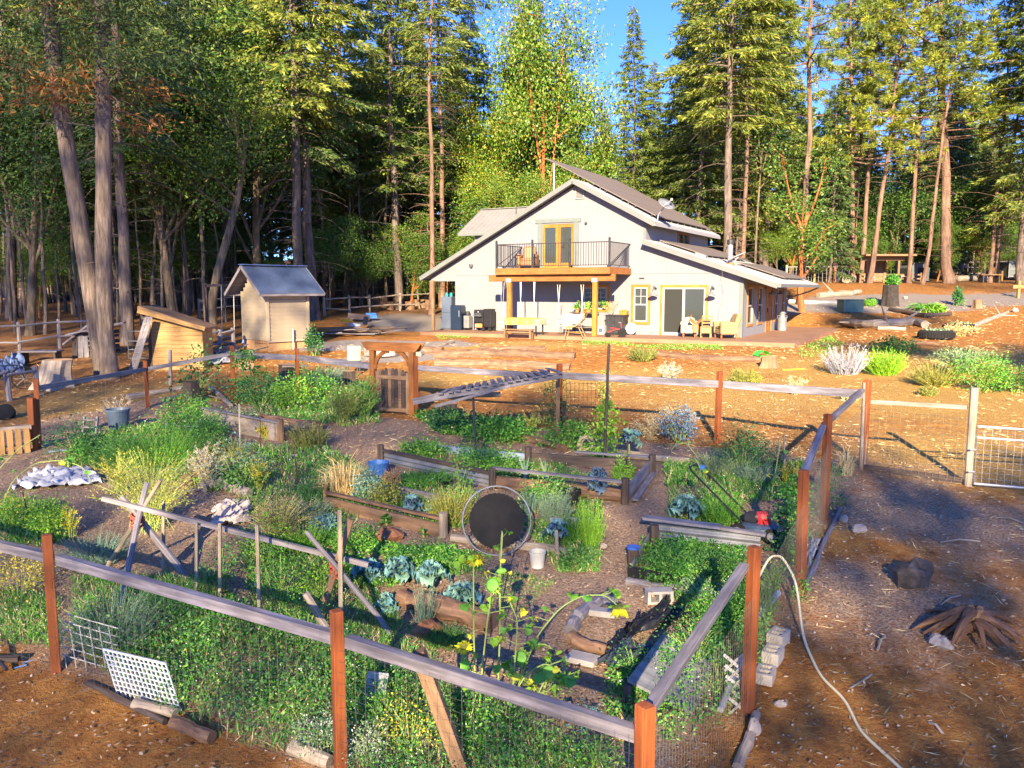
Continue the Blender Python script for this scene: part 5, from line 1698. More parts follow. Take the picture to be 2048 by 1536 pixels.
bed('long raised bed in the middle framed by dark metal sheet and old rails', [
    (762, 926, 985, 976, 0.20, 0.04, 'sheet', M_DULLGALV, 'metal_sheet'), (762, 926, 985, 976, 0.24, 0.10, 'cap', W_OLD, 'cap_board'),
    (762, 928, 762, 928, 0.34, 0.06, 'post', W_OLD, 'corner_post'), (985, 980, 985, 980, 0.36, 0.06, 'post', W_OLD, 'corner_post'),
    (985, 978, 1252, 1008, 0.34, 0.09, 'cap', W_RAIL, 'rail'), (990, 976, 1250, 1004, 0.0, 0.11, 'log', W_LOG, 'log'),
    (1250, 1010, 1250, 1010, 0.40, 0.065, 'post', W_OLD, 'corner_post'), (1255, 1004, 1300, 950, 0.26, 0.04, 'board', W_RAIL, 'board'),
    (1270, 1008, 1308, 952, 0.06, 0.09, 'cap', W_RAIL, 'fallen_rail'), (1304, 952, 1304, 952, 0.36, 0.06, 'post', W_OLD, 'corner_post'),
    (1060, 928, 1300, 946, 0.20, 0.05, 'board', W_OLD, 'board'), (1150, 934, 1304, 946, 0.26, 0.07, 'cap', W_RAIL, 'cap_board'),
    (855, 905, 1050, 925, 0.16, 0.04, 'board', mat('blue grey painted board', (0.24, 0.30, 0.42), .7, .25, 5), 'board'), (1056, 930, 1056, 930, 0.32, 0.06, 'post', W_OLD, 'corner_post')])
bed('rough log and board bed in front of the long bed, left of the trampoline', [
    (650, 1018, 882, 1075, 0.18, 0.05, 'board', W_BROWN, 'board'), (650, 1014, 882, 1068, 0.22, 0.08, 'cap', W_LOG, 'cap_board'),
    (650, 1016, 655, 1000, 0.26, 0.05, 'board', W_PINE, 'end_board'), (886, 1076, 886, 1076, 0.34, 0.06, 'post', W_LOGPALE, 'corner_post'),
    (800, 992, 890, 1012, 0.14, 0.04, 'board', W_GREY, 'board'), (905, 1085, 1135, 1112, 0.0, 0.06, 'log', W_LOGPALE, 'log'),
    (1100, 1060, 1190, 1062, 0.18, 0.04, 'board', M_DULLGALV, 'metal_board'), (1194, 1064, 1194, 1064, .36, .05, 'post', W_OLD, 'corner_post')])
bed('raised bed of green herbs at the right with a wide grey board behind', [
    (1300, 1082, 1520, 1108, 0.24, 0.03, 'sheet', M_DULLGALV, 'metal_sheet'), (1286, 1078, 1440, 1100, 0.30, 0.16, 'cap', W_RAIL, 'cap_board'), (1400, 1090, 1530, 1112, 0.27, 0.10, 'cap', W_GREY, 'cap_board'),
    (1308, 1096, 1308, 1096, 0.30, 0.06, 'post', W_OLD, 'corner_post'), (1300, 1085, 1264, 1150, 0.14, 0.03, 'board', W_GREY, 'board'),
    (1256, 1156, 1400, 1186, 0.14, 0.04, 'board', M_RUBBER, 'edging'), (1254, 1170, 1392, 1192, 0.0, 0.045, 'log', W_GREY, 'log')])
bed('pair of old logs edging the row of blue collards', [
    (800, 1208, 955, 1246, 0.0, 0.10, 'log', W_LOG, 'log'), (840, 1222, 985, 1262, 0.0, 0.12, 'log', W_LOG, 'log')], 'log edging')
def log(label, pts, r, m=None, cat='log', group=None, name='log', taper=0.85, branch=0, zoff=0.75):
    P = [at(u, v) for u, v in pts]
    o = P[0]
    n = max(6, 3 * len(P))
    W = np.array(P) - o
    t_ = np.linspace(0, 1, n)
    path = np.column_stack([np.interp(t_, np.linspace(0, 1, len(W)), W[:, k]) for k in range(3)])
    path[:, 2] += r * zoff
    path[1:-1] += rng.normal(size=(n - 2, 3)) * r * 0.08
    mb = MB()
    mb.tube(path, np.linspace(r, r * taper, n) * (1 + rng.normal(size=n) * .07), 10, jit=0.07)
    for k in range(branch):
        q = path[rng.integers(1, n - 1)]
        e = q + rng.normal(size=3) * A(4, 3, 2) * r + A(0, 0, 2.5 * r)
        mb.tube(bezier(q, (q + e) / 2, e, 5), np.linspace(r * .45, r * .12, 5), 6)
    ob = mb.build(name, m or W_LOG, None, tuple(o), smooth=False)
    return tag(ob, label, cat, group)
log('thick terrace log below the patio, the upper one', [(868, 716), (1000, 712), (1150, 718)], 0.2, W_LOG, group='terrace logs on the bank', zoff=.35)
log('terrace log below the patio, left end sawn flat beside the arbor', [(838, 706), (885, 708)], 0.19, W_LOG, group='terrace logs on the bank', zoff=.35)
log('long terrace log on the bank, the lower one behind the trellis roof', [(870, 734), (1000, 735), (1140, 742)], 0.2, W_LOG, group='terrace logs on the bank', zoff=.35)
log('slim terrace log just under the grass strip of the patio', [(960, 700), (1090, 700)], 0.12, W_LOG, group='terrace logs on the bank', zoff=.35)
log('terrace log on the bank toward the cut stump', [(1310, 712), (1420, 722), (1520, 724)], 0.15, W_LOG, group='terrace logs on the bank', zoff=.35)
log('slanting log at the top left of the bank', [(835, 712), (905, 686)], 0.13, W_LOGPALE, group='terrace logs on the bank', zoff=.35)
log('gnarled root log in front of the dry grey bush', [(405, 985), (440, 975), (480, 990), (500, 996)], 0.10, W_LOGPALE, branch=3)
log('bent root log lying left of the dry grey bush', [(372, 975), (400, 960), (430, 965)], 0.12, W_LOG, branch=3)
log('wavy log along the back path of the garden', [(1230, 912), (1300, 922), (1380, 930)], 0.07, W_LOGPALE)
log('log across the path behind the strawberry bed', [(1035, 880), (1090, 893), (1130, 905)], 0.08, W_LOG)
log('short log at the foot of the white grid panel', [(270, 1418), (352, 1440)], 0.055, W_LOGPALE, group='logs along the front fence')
log('short dark log with a sawn end near the front fence', [(345, 1460), (425, 1490)], 0.065, W_LOG, group='logs along the front fence')
log('thin stick log under the white grid panel', [(175, 1375), (330, 1450)], 0.035, W_OLD, group='logs along the front fence')
log('pale log end at the foot of the middle red post', [(585, 1510), (660, 1536)], 0.07, W_LOGPALE, group='logs along the front fence')
log('driftwood log, the curved upper one of the small bed', [(1140, 1278), (1152, 1250), (1172, 1228), (1200, 1212), (1232, 1212)], 0.085, W_RAIL, taper=.7, name='driftwood')
log('driftwood log, the straight lower one of the small bed', [(1142, 1288), (1170, 1300), (1212, 1312)], 0.07, W_LOG, name='driftwood')
log('thin pale stick crossing the mulch path', [(1178, 1092), (1222, 1128)], 0.014, W_LOGPALE, name='stick', cat='stick')
log('base log under the right fence at the near corner', [(1475, 1545), (1500, 1480), (1512, 1440)], 0.05, W_LOGPALE)
log('grey base board along the foot of the right fence', [(1606, 1190), (1640, 1110), (1680, 1020)], 0.035, W_RAIL, name='board', cat='board')
log('rusty pipe lying along the inside of the near right fence', [(1440, 1460), (1475, 1370), (1500, 1330)], 0.03, M_GALV, name='pipe', cat='pipe', zoff=6)
log('blue grey corrugated edging strip inside the right fence', [(1500, 1275), (1535, 1235), (1555, 1210)], 0.045, mat('blue grey strip', (.25, .30, .48), .5, .3, 6), name='edging', cat='edging', zoff=3)
log('weathered lying trunk in the right yard, the long one', [(1690, 652), (1740, 655), (1830, 650), (1850, 656)], 0.22, W_LOGPALE, branch=3, group='logs in the right yard')
log('white barked log piece with a cut end in front of the long trunk', [(1756, 660), (1812, 662)], 0.11, W_LOGPALE, group='logs in the right yard')
log('long log lying before the open shelter', [(1692, 566), (1760, 562), (1806, 562)], 0.32, W_LOGPALE, group='logs in the right yard')
log('bent bare trunk across the yard in front of the firewood', [(1806, 566), (1850, 554), (1900, 562), (1990, 562)], 0.26, W_LOGPALE, branch=3, group='logs in the right yard')
log('arched bare limb left of the firewood stack', [(1832, 552), (1850, 548), (1872, 558)], 0.15, W_LOGPALE, group='logs in the right yard')
log('low log on the bank behind the green box', [(1636, 596), (1700, 592), (1720, 588)], 0.2, W_LOGPALE, branch=2, group='logs in the right yard')
log('forked grey branch beside the tyre planters', [(1950, 655), (1985, 640), (2015, 628)], 0.12, W_LOGPALE, branch=3, group='logs in the right yard')
log('log lying in the shaded strip left of the big bush', [(1822, 690), (1880, 694)], 0.11, W_LOG, group='logs in the right yard')
log('dark log behind the tyre planters', [(1780, 622), (1850, 636), (1900, 632)], 0.14, W_OLD, branch=3, group='logs in the right yard')
log('long pale board edging at the far side of the drive', [(1560, 606), (1690, 612)], 0.16, M_WHITE, name='kerb_log', cat='kerb', group='logs in the right yard')
log('fallen log in the left yard in front of the tan shed', [(255, 800), (320, 790), (375, 780)], 0.09, W_LOGPALE)
log('long lying log in the left yard below the fence rail', [(330, 805), (390, 788)], 0.07, W_LOGPALE)
log('driftwood branch left of the pale board bed', [(420, 778), (445, 800), (462, 815)], 0.07, W_LOGPALE, branch=3)
def stick(label, u0, v0, u1, v1, r, m=None, cat='stake', name='stake', group='stakes in the garden', square=False, y=None):
    b = at(u0, v0)
    e = at_y(u1, v1, b[1] if y is None else y)
    mb = MB()
    if square:
        mb.beam(A(0, 0, -.1), e - b, 2 * r, 2 * r, bevel=.003)
    else:
        n = 6
        pts = [A(0, 0, -.1) + (e - b + A(0, 0, .1)) * k / (n - 1) + rng.normal(size=3) * r * .15 for k in range(n)]
        mb.tube(pts, np.linspace(r, r * .8, n), 7)
    return tag(mb.build(name, m or W_STAKE, None, tuple(b)), label, cat, group)
stick('tall dark slanting pole with the hop vine', 1208, 930, 1218, 688, 0.03, W_OLD)
stick('leaning grey split post behind the front rail', 938, 1560, 836, 1302, 0.055, W_BROWN, square=True)
stick('rusty stake under the blue kale by the path', 1258, 960, 1254, 885, 0.012, M_RUST)
stick('wood stake under the blue kale beside the white bucket', 1115, 1125, 1113, 1060, 0.02, W_STAKE, square=True)
stick('thin bamboo pole by the pale board bed', 480, 900, 478, 808, 0.018, M_BAMBOO)
stick('thin rusty stake left of the straw plants', 568, 968, 560, 895, 0.01, M_RUST)
stick('rusty stake with a green tip among the straw plants', 596, 965, 586, 880, 0.012, M_RUST)
stick('thin rod at the pale board bed', 521, 900, 520, 815, 0.01, M_RUST)
stick('dark stake beside the left yellow bush', 62, 1050, 45, 985, 0.012, M_RUST)
stick('dead stub post at the foot of the bean row', 690, 1300, 612, 1188, 0.05, W_LOGPALE)
stick('tall bare rod in the right bed near the mower', 1570, 950, 1568, 868, 0.02, W_STAKE)
stick('dark stake at the right corner netting', 1652, 990, 1652, 850, 0.018, W_OLD)
stick('grey stake post beside the grape bush', 341, 770, 340, 700, 0.04, W_GREY, square=True)
cb_ = at(275, 1172)
yb_ = cb_[1]
t = thing('pole_trellis', 'bean trellis of two pole tripods lashed with red twine', 'trellis', (0, 0, 0))
def pole(u0, v0, u1, v1, r, m, y_top, nm='pole'):
    b, e = at(u0, v0), at_y(u1, v1, y_top)
    pts = [b + (e - b) * k / 6 + rng.normal(size=3) * r * .12 for k in range(7)]
    pts[0] = b - A(0, 0, .05)
    MB().tube(pts, np.linspace(r, r * .85, 7), 8, jit=.05).build(nm, m, t)
pole(378, 1165, 243, 993, 0.045, W_GREY, yb_ + .05)
pole(238, 1225, 292, 966, 0.04, W_RAIL, yb_ + .1)
pole(200, 1160, 322, 960, 0.03, W_STAKE, yb_ - .15)
pr = at(673, 1225); yr_ = pr[1]
pole(640, 1240, 701, 1040, 0.045, W_BROWN, yr_ + .1)
pole(790, 1275, 614, 1064, 0.032, W_GREY, yr_ + .05)
MB().beam(at(682, 1262), at_y(679, 1020, yr_ - .1), 0.045, 0.03).build('pole', W_STAKE, t)
a_, b_ = at_y(205, 997, yb_), at_y(737, 1130, yr_)
MB().beam(a_, b_, 0.04, 0.055).build('ridge_pole', W_GREY, t)
for (u, vt, vb) in ((327, 1004, 1155), (393, 1046, 1210), (440, 1046, 1222), (516, 1050, 1252)):
    bb = at(u + (4 if u > 500 else 0), vb)
    MB().beam(bb, at_y(u - (2 if u > 500 else 0), vt, bb[1] + .12), 0.035, 0.03).build('upright', W_STAKE, t)
for (u, v, y) in ((275, 1040, yb_), (673, 1136, yr_)):
    c = at_y(u, v, y)
    mb = MB()
    for k in range(6):
        th = np.linspace(0, 6.28, 12)
        mb.tube([c + A(math.cos(a) * .075, math.sin(a) * .075, math.sin(a + k) * .05 + (k - 3) * .014) for a in th], 0.012, 4)
    mb.build('twine', M_TWINE, t)
b = at(993, 1116)
mp_ = mpp(b)
Rr = 69 * mp_
t = thing('trampoline', 'round black mini trampoline leaning on edge in the garden', 'trampoline', tuple(b), 0)
tilt = R(70)
def disc(th, r, dz=0.0):
    return A(r * math.cos(th), (Rr + r * math.sin(th)) * math.cos(tilt) - dz * math.sin(tilt), (Rr + r * math.sin(th)) * math.sin(tilt) + dz * math.cos(tilt) + .02)
ths = np.linspace(0, 2 * math.pi, 40, endpoint=False)
MB().tube([disc(a, Rr) for a in ths], 0.012, 8, closed=True).build('ring', M_DULLGALV, t, smooth=True)
mb = MB()
rim = [disc(a, Rr * (0.79 + (0.02 if k % 2 else 0))) + A(0, -.0, 0) for k, a in enumerate(np.linspace(0, 2 * math.pi, 72, endpoint=False))]
ctr = disc(0, 0)
V = [ctr + A(0, .0, -.04)] + [ctr * .5 + r * .5 + A(0, 0, -.02) for r in rim] + rim
n = 72
F = [[0, 1 + k, 1 + (k + 1) % n] for k in range(n)] + [[1 + k, 1 + n + k, 1 + n + (k + 1) % n, 1 + (k + 1) % n] for k in range(n)]
mb.add(V, F)
mm = mb.build('mat', M_RUBBER, t)
md = mm.modifiers.new('thickness', 'SOLIDIFY'); md.thickness = 0.012
for k in range(30):
    a = 2 * math.pi * k / 30
    mb = MB().tube([disc(a, Rr * .79), disc(a, Rr * .98)], 0.004, 5)
    mb.build('spring', M_IRON, t)
mb = MB()
for a in (0.15, 2.2):
    q = disc(a, Rr)
    mb.tube([q, q + A(.0, .25, -.02)], .015, 6)
mb.tube([disc(3.3, Rr), disc(3.3, Rr) + A(-.02, .3, .1)], .015, 6)
mb.build('leg', M_GALV, t)
def pot(name, label, u, v, w, h, m, cat, taper=0.75, rim=True, n=24, wall=0.012):
    b = at(u, v); k = mpp(b)
    r, hh = w * k / 2, h * k
    prof = [(r * taper * .98, 0.0), (r * taper, 0.01), (r * .97, hh * .9), (r * 1.06 if rim else r, hh * .91), (r * 1.06 if rim else r, hh), (r * .95, hh), (r * taper * .9, hh * .18), (0, hh * .16)]
    o = MB().lathe(prof, (0, 0, 0), n, close=False).build(name, m, None, tuple(b), (0, 0, 0), smooth=False)
    return tag(o, label, cat)
pot('bucket', 'dirty white plastic bucket on the mulch beside the trampoline', 1075, 1136, 33, 33, M_BUCKET, 'bucket', .8)
pot('plant_pot', 'black nursery pot in front of the long raised bed', 1143, 1012, 36, 34, M_BLACK, 'pot', .8)
pot('tub', 'blue round tub at the left end of the long raised bed', 757, 950, 42, 26, M_BLUE, 'tub', .85)
pot('tub', 'dark blue grey tub among the herbs near the left fence', 238, 862, 44, 44, M_BLUEG, 'tub', .8)
pot('plant_pot', 'small black pot under the feathery plant at the metal sheet', 888, 975, 30, 14, M_BLACK, 'pot', .85)
b = at(1266, 1134)
t = thing('stump_post', 'dark stump post with a blue lettered lid on top', 'post', tuple(b))
MB().tube([A(0, 0, -.1), A(0, 0, .22)], .075, 12, jit=.04).build('trunk_piece', W_OLD, t)
MB().lathe([(.085, .22), (.085, .245), (0, .247)], (0, 0, 0), 20).build('lid', mat('blue lid', (.04, .12, .5), .4, .15, 5), t)
def block(label, u, v, rz, name='cinder_block', L=0.4, W=0.2, H=0.2, group='concrete blocks', holes=True, tip=(0, 0)):
    b = at(u, v)
    mb = MB()
    if holes:
        mb.box((0, -W / 2 + .015, H / 2), L, .03, H); mb.box((0, W / 2 - .015, H / 2), L, .03, H)
        for x in (-L / 2 + .018, 0, L / 2 - .018):
            mb.box((x, 0, H / 2), .036, W - .06, H - .001)
    else:
        mb.box((0, 0, H / 2), L, W, H, bevel=.008)
    return tag(mb.build(name, M_BLOCK, None, tuple(b + A(0, 0, 0 if not any(tip) else .08)), (tip[0], tip[1], rz)), label, 'block', group)
block('cinder block on its side with two open cores at the black sheet', 1314, 1204, 0.1, L=.3, W=.15, H=.15, tip=(R(90), 0))
block('cinder block outside the right fence, uppermost of the row', 1556, 1290, 0.9, L=.24, W=.17, H=.13)
block('cinder block outside the right fence, middle of the row', 1545, 1325, 1.0, L=.24, W=.17, H=.13)
block('cinder block outside the right fence, lowest of the row', 1530, 1362, 1.1, L=.24, W=.17, H=.11)
block('solid grey paver tucked inside the curved driftwood', 1205, 1232, -0.3, 'paver', .3, .14, .07, holes=False)
block('tan paver stone under the bramble leaves', 1165, 1325, -0.5, 'paver', .32, .2, .06, holes=False)
block('tan brick on the black plastic sheet', 1292, 1308, -0.4, 'brick', .18, .08, .06, holes=False)
def stone(label, u, v, w, h, m=None, group='loose stones in the yard', name='stone', cat='stone', squash=.7):
    b = at(u, v); k = mpp(b)
    bmv = []
    n, mr = 12, 7
    rn = np.random.default_rng(int(u * 7 + v))
    ph = rn.uniform(0, 6, 6)
    mb = MB()
    def f(p, q):
        a, e_ = p * 2 * math.pi, (q - .5) * math.pi
        rr = 1 + .16 * math.sin(2 * a + ph[0]) + .12 * math.sin(3 * a + ph[1] + q * 4) + .1 * math.sin(5 * e_ + ph[2])
        return A(w * k / 2 * math.cos(a) * math.cos(e_) * rr, w * k / 2 * squash * math.sin(a) * math.cos(e_) * rr, h * k * .5 * (math.sin(e_) * rr + .75))
    mb.grid(f, n, mr)
    return tag(mb.build(name, m or M_STONE, None, tuple(b), (0, 0, rn.uniform(0, 3))), label, cat, group)
for (u, v, w, h, lab) in ((1687, 1046, 22, 16, 'small pale stone outside the right fence'), (1718, 1065, 30, 18, 'flat squared stone beside the small pale stone'), (1206, 1098, 16, 10, 'white stone on the mulch path'),
                          (1135, 1445, 34, 40, 'pale tan stone under the squash leaves'), (1880, 1300, 44, 26, 'pale stone below the split root stump'), (1985, 1245, 30, 18, 'pale stone right of the split root stump'),
                          (1508, 1475, 28, 40, 'flat tan stone at the near right fence'), (1560, 1415, 26, 14, 'flat stone set in the bare yard'), (1810, 598, 12, 6, 'white stone at the drive'), (1660, 590, 14, 8, 'white stone on the bank behind the roof'),
                          (2030, 625, 14, 10, 'grey stone at the right edge of the drive'), (1880, 735, 16, 8, 'pale stone in front of the big bush')):
    stone(lab, u, v, w, h)
for k, (u, v, s) in enumerate([(855, 1268, 54), (455, 1500, 0), (870, 1195, 0)]):
    if s:
        stone('mound of red soil dug up near the collards', u, v, s, s * .55, M_SOIL, None, 'soil_mound', 'mound', 1.0)
stone('mound of red soil under the rough log bed', 780, 1082, 60, 26, M_SOIL, None, 'soil_mound', 'mound', .8)
stone('fine gravel heap left of the arbor top', 762, 712, 100, 26, mat('gravel heap', (.36, .32, .29), .95, .3, 14, bump=.8), None, 'gravel_heap', 'mound', .6)
def stump(label, u, v, w, h, m=None, flare=1.35, cut=M_CUT, lean=0.0, group='tree stumps'):
    b = at(u, v); k = mpp(b)
    r, hh = w * k / 2, h * k
    t = thing('stump', label, 'stump', tuple(b), 0, group)
    mb = MB()
    rn = np.random.default_rng(int(u + v))
    rows = 7
    n = 16
    lob = 1 + .13 * np.sin(np.arange(n) * 2 * math.pi / n * 5 + rn.uniform(0, 6)) + rn.normal(size=n) * .04
    V = []
    for i in range(rows):
        f = i / (rows - 1)
        rr = r * (1 + (flare - 1) * (1 - f) ** 3)
        for j in range(n):
            a = 2 * math.pi * j / n
            q = rr * (1 + (lob[j] - 1) * (1.4 - f))
            V.append(A(q * math.cos(a) + lean * hh * f, q * math.sin(a), hh * f - .06 * (i == 0)))
    F = [[i * n + j, i * n + (j + 1) % n, (i + 1) * n + (j + 1) % n, (i + 1) * n + j] for i in range(rows - 1) for j in range(n)]
    mb.add(V, F, [[(V[q][2] * 1.0, (q % n) * .1) for q in f] for f in F])
    mb.build('bark', m or W_LOG, t)
    MB().add(V[-n:], [list(range(n))]).build('cut_face', cut, t)
    return t
stump('tall dark stump with a green plant on its top', 1780, 612, 28, 42, mat('charred stump', (.03, .024, .022), .9, .5, 6, bump=.8), 1.2)
stump('dark stump in the mulch left of the pale board bed', 383, 805, 30, 42, W_OLD, cut=W_OLD)
stump('wide stump with a bench slab behind the left fence', 582, 770, 44, 42, W_OLD, cut=M_CUT)
stump('grey stump just left of the arbor gate', 700, 776, 24, 34, W_OLD)
stump('stump in the strawberry bed under the trellis roof', 900, 828, 30, 22, W_OLD)
stump('short fresh cut stump on the bank under the patio', 1538, 735, 32, 22, W_BROWN)
stump('brown stump beside the drive at the right', 1955, 616, 16, 16, W_BROWN)
tb = MB(); tb.beam((-.35, 0, .04), (.35, .1, .04), .22, .05)
tag(tb.build('slab_seat', W_LOGPALE, None, tuple(at(580, 770) + A(.25, -.35, .55))), 'pale wood slab laid on the wide stump behind the fence', 'slab')
t = stump('big split stump round with a sawn orange face in the left yard', 105, 775, 54, 56, W_LOGPALE, 1.5, M_CUT, .25)
stone('dark round charred burl lying in the bare yard', 1827, 1172, 76, 58, mat('charred burl', (.035, .028, .026), .9, .6, 7, bump=.9, c2=(.10, .085, .085)), None, 'burl', 'burl', .85)
b = at(1945, 1275)
t = thing('root_stump', 'torn orange root stump with splayed roots in the bare yard', 'stump', tuple(b))
rn = np.random.default_rng(8)
mb = MB()
for k in range(30):
    a = rn.uniform(0, 6.28); L = rn.uniform(.25, .62)
    h0 = rn.uniform(.08, .28)
    p = A(.06 * math.cos(a), .06 * math.sin(a), h0)
    e = A(L * math.cos(a), L * math.sin(a), .02)
    mb.tube(bezier(p, (p + e) / 2 + A(0, 0, .1), e, 6), np.linspace(.06, .012, 6), 7, jit=.25)
mb.build('roots', wood('torn red wood', (.17, .085, .045), (.30, .17, .085), grain=20, bump=.9), t)
mb = MB()
for k in range(8):
    a = rn.uniform(0, 6.28)
    mb.tube([A(0, 0, .1), A(.05 * math.cos(a), .05 * math.sin(a), rn.uniform(.25, .38))], [.09, .03], 6, jit=.2)
mb.build('heartwood', W_BROWN, t)
P = [at(1500, 1240) + A(0, 0, .3), at(1535, 1205) + A(0, 0, .55), at(1560, 1220) + A(0, 0, .62), at(1590, 1225) + A(0, 0, .35), at(1605, 1290) + A(0, 0, .04), at(1640, 1360), at(1690, 1410), at(1720, 1470), at(1790, 1536), at(1880, 1620)]
P = np.array(P); P[5:, 2] += .02
t_ = np.linspace(0, len(P) - 1, 60)
path = np.column_stack([np.interp(t_, np.arange(len(P)), P[:, k]) for k in range(3)])
for _ in range(4):
    path[1:-1] = (path[:-2] + 2 * path[1:-1] + path[2:]) / 4
tag(MB().tube(path, 0.014, 8).build('hose', M_HOSE, None, smooth=True), 'cream garden hose looping over the fence onto the bare yard', 'hose')
c0, c1 = at(236, 1392), at(362, 1428)
up_ = at_y(207, 1298, c0[1] + .10) - c0
t = thing('grid_panel', 'white plastic grid panel leaning on the front fence', 'grid panel', tuple(c0))
d_ = c1 - c0
mb = MB()
nu, nv = 14, 9
nrm = unit(np.cross(d_, up_))
for k in range(nu + 1):
    mb.beam(d_ * k / nu, d_ * k / nu + up_, .008, .012, up=nrm)
for k in range(1, nv + 1):
    mb.beam(up_ * k / nv, d_ + up_ * k / nv, .008, .012, up=nrm)
mb.beam(up_, up_ + d_, .016, .02, up=nrm)
mb.build('grid', mat('white plastic grid', (.62, .68, .74), .5, .1, 4), t)
gm = MB()
for k in range(6):
    z = .1 * k
    gm.beam(A(-.1 * k, 0, 0), A(-.1 * k - .1, .1, .42), .006, .01)
    gm.beam(A(0, z * .2, z * .8), A(-.6, z * .2 + .1, z * .8 + .12), .006, .01)
tag(gm.build('grid_panel', mat('grey wire grid', (.45, .45, .42), .6, .2, 5), None, tuple(at(232, 1345))), 'small bent grey grid lying left of the white grid panel', 'grid panel')
b = at(752, 1412)
mb = MB().beam(A(-.03, 0, 0), A(.03, .06, .30), .2, .012, up=(0, 1, -.2))
tag(mb.build('mesh_screen', mat('grey mesh screen', (.30, .31, .32), .6, .3, 40), None, tuple(b), (0, 0, .2)), 'grey mesh screen square leaning among weeds right of the middle post', 'screen')
def sheet(name, label, cat, poly, m, amp=0.06, seed=0, zoff=0.03, n=26):
    """crumpled sheet lying inside four ground corners"""
    c = [at(*p) for p in poly]
    o = c[0]
    def f(p, q):
        b_ = (c[0] * (1 - p) + c[1] * p) * (1 - q) + (c[3] * (1 - p) + c[2] * p) * q
        e_ = .06 * mnoise.noise(Vector((p * 5, q * 5, seed)))
        x, y = b_[0] + e_ * 2, b_[1] + e_ * 3
        h = abs(mnoise.noise(Vector((p * 6, q * 6, seed + 3)))) + .5 * abs(mnoise.noise(Vector((p * 15, q * 15, seed + 9))))
        return A(x, y, gzf(x, y) + zoff + amp * h * 1.8) - o
    ob = MB().grid(f, n, n).build(name, m, None, tuple(o), smooth=True)
    return tag(ob, label, cat)
sheet('plastic_sheet', 'crumpled white plastic sheet on the ground at the left', 'plastic sheet', [(28, 985), (70, 955), (165, 945), (205, 972)], M_TARP, .12, 1)
sheet('plastic_sheet', 'crumpled black plastic sheet under the brambles, upper part', 'plastic sheet', [(1215, 1310), (1260, 1270), (1330, 1215), (1380, 1245)], M_BLACK, .07, 2, .06)
sheet('plastic_sheet', 'flat dark plastic sheet beside the bramble board', 'plastic sheet', [(1195, 1345), (1240, 1300), (1310, 1320), (1270, 1360)], mat('dusty black plastic', (.04, .05, .075), .5, .4, 6), .08, 4, .05)
sheet('plastic_sheet', 'crumpled white bag outside the right fence', 'plastic sheet', [(1602, 1150), (1606, 1090), (1640, 1085), (1622, 1140)], M_TARP, .1, 5)
sheet('mulch_cloth', 'pale torn cloth on the mulch right of the yellow bush', 'cloth', [(430, 1060), (440, 1010), (490, 1010), (500, 1050)], mat('pale torn cloth', (.42, .36, .33), .9, .3, 8), .08, 6)
b0, b1 = at(1300, 1425), at(1400, 1445)
mb = MB()
q0, q1, q2, q3 = at_y(1255, 1358, b0[1]), at_y(1385, 1425, b0[1] - .05), at_y(1448, 1320, b0[1] + .85), at_y(1325, 1268, b0[1] + .95)
t = thing('wooden_table', 'low grey plywood table half covered by brambles', 'table', tuple(b0))
MB().prism([q - b0 for q in (q0, q1, q2, q3)], A(0, 0, -.03)).build('table_top', wood('grey plywood', (.20, .21, .22), (.30, .31, .32), grain=12), t)
for q in (q0, q1, q2, q3):
    g_ = A(q[0], q[1], gzf(q[0], q[1]))
    MB().beam(g_ - b0 - A(0, 0, .05), q * .97 + g_ * .03 - b0 - A(0, 0, .04), .07, .07).build('leg', W_OLD, t)
b = at(1480, 1432)
t = thing('lattice_piece', 'broken grey lattice piece tied at the near right post', 'lattice', tuple(b))
mb = MB()
for k in range(5):
    mb.beam(A(-.1 + .0, .05 * k, .08 * k), A(.08, .05 * k + .05, .08 * k + .14), .03, .008, up=(1, -1, 0))
    mb.beam(A(.08, .05 * k, .08 * k), A(-.1, .05 * k + .05, .08 * k + .14), .03, .008, up=(1, -1, 0))
mb.build('slats', mat('grey lattice', (.38, .36, .35), .8, .2, 8), t)
b = at(1522, 1076)
t = thing('lawn_mower', 'black push lawn mower with a red engine beside the right fence', 'lawn mower', tuple(b), R(-35))
mb = MB(); mb.lathe([(.25, .07), (.27, .1), (.26, .17), (.2, .2), (0, .21)], (0, 0, 0), 20); mb.build('deck', M_BLUEG, t)
mb = MB(); mb.lathe([(.1, .2), (.11, .28), (.09, .34), (0, .35)], (0.02, 0, 0), 14); mb.build('engine', M_RED, t)
mb = MB(); mb.box((-.12, 0, .26), .2, .22, .12, bevel=.02); mb.build('grass_cover', M_IRON, t)
for x, y in ((-.24, -.24), (-.24, .24), (.22, -.24), (.22, .24)):
    w = MB().lathe([(.0, -.03), (.06, -.03), (.1, -.028), (.105, -.01), (.105, .01), (.1, .028), (.06, .03), (0, .03)], (x, y, .105), 16, axis=(0, 1, 0)).build('wheel', M_RUBBER, t)
    MB().lathe([(0, -.034), (.06, -.034), (.06, .034), (0, .034)], (x, y, .105), 12, axis=(0, 1, 0)).build('hub', M_DULLGALV, w)
mb = MB()
for y in (-.17, .17):
    mb.tube([A(-.2, y, .2), A(-.95, y, .82)], .014, 7)
mb.tube([A(-.95, -.17, .82), A(-1.0, -.13, .86), A(-1.0, .13, .86), A(-.95, .17, .82)], .014, 7)
mb.build('handle', M_BLACK, t)
mb = MB(); mb.box((-.9, .12, .82), .07, .05, .07); mb.build('control_box', M_BLUE, t)
b = at(1172, 905)
mb = MB()
for k in range(14):
    rr = .13 + rng.normal() * .02
    mb.tube([A(rr * math.cos(a) + rng.normal() * .008, .04 * math.sin(a * 2 + k), .15 + rr * math.sin(a)) for a in np.linspace(0, 6.1, 18)], .006, 4)
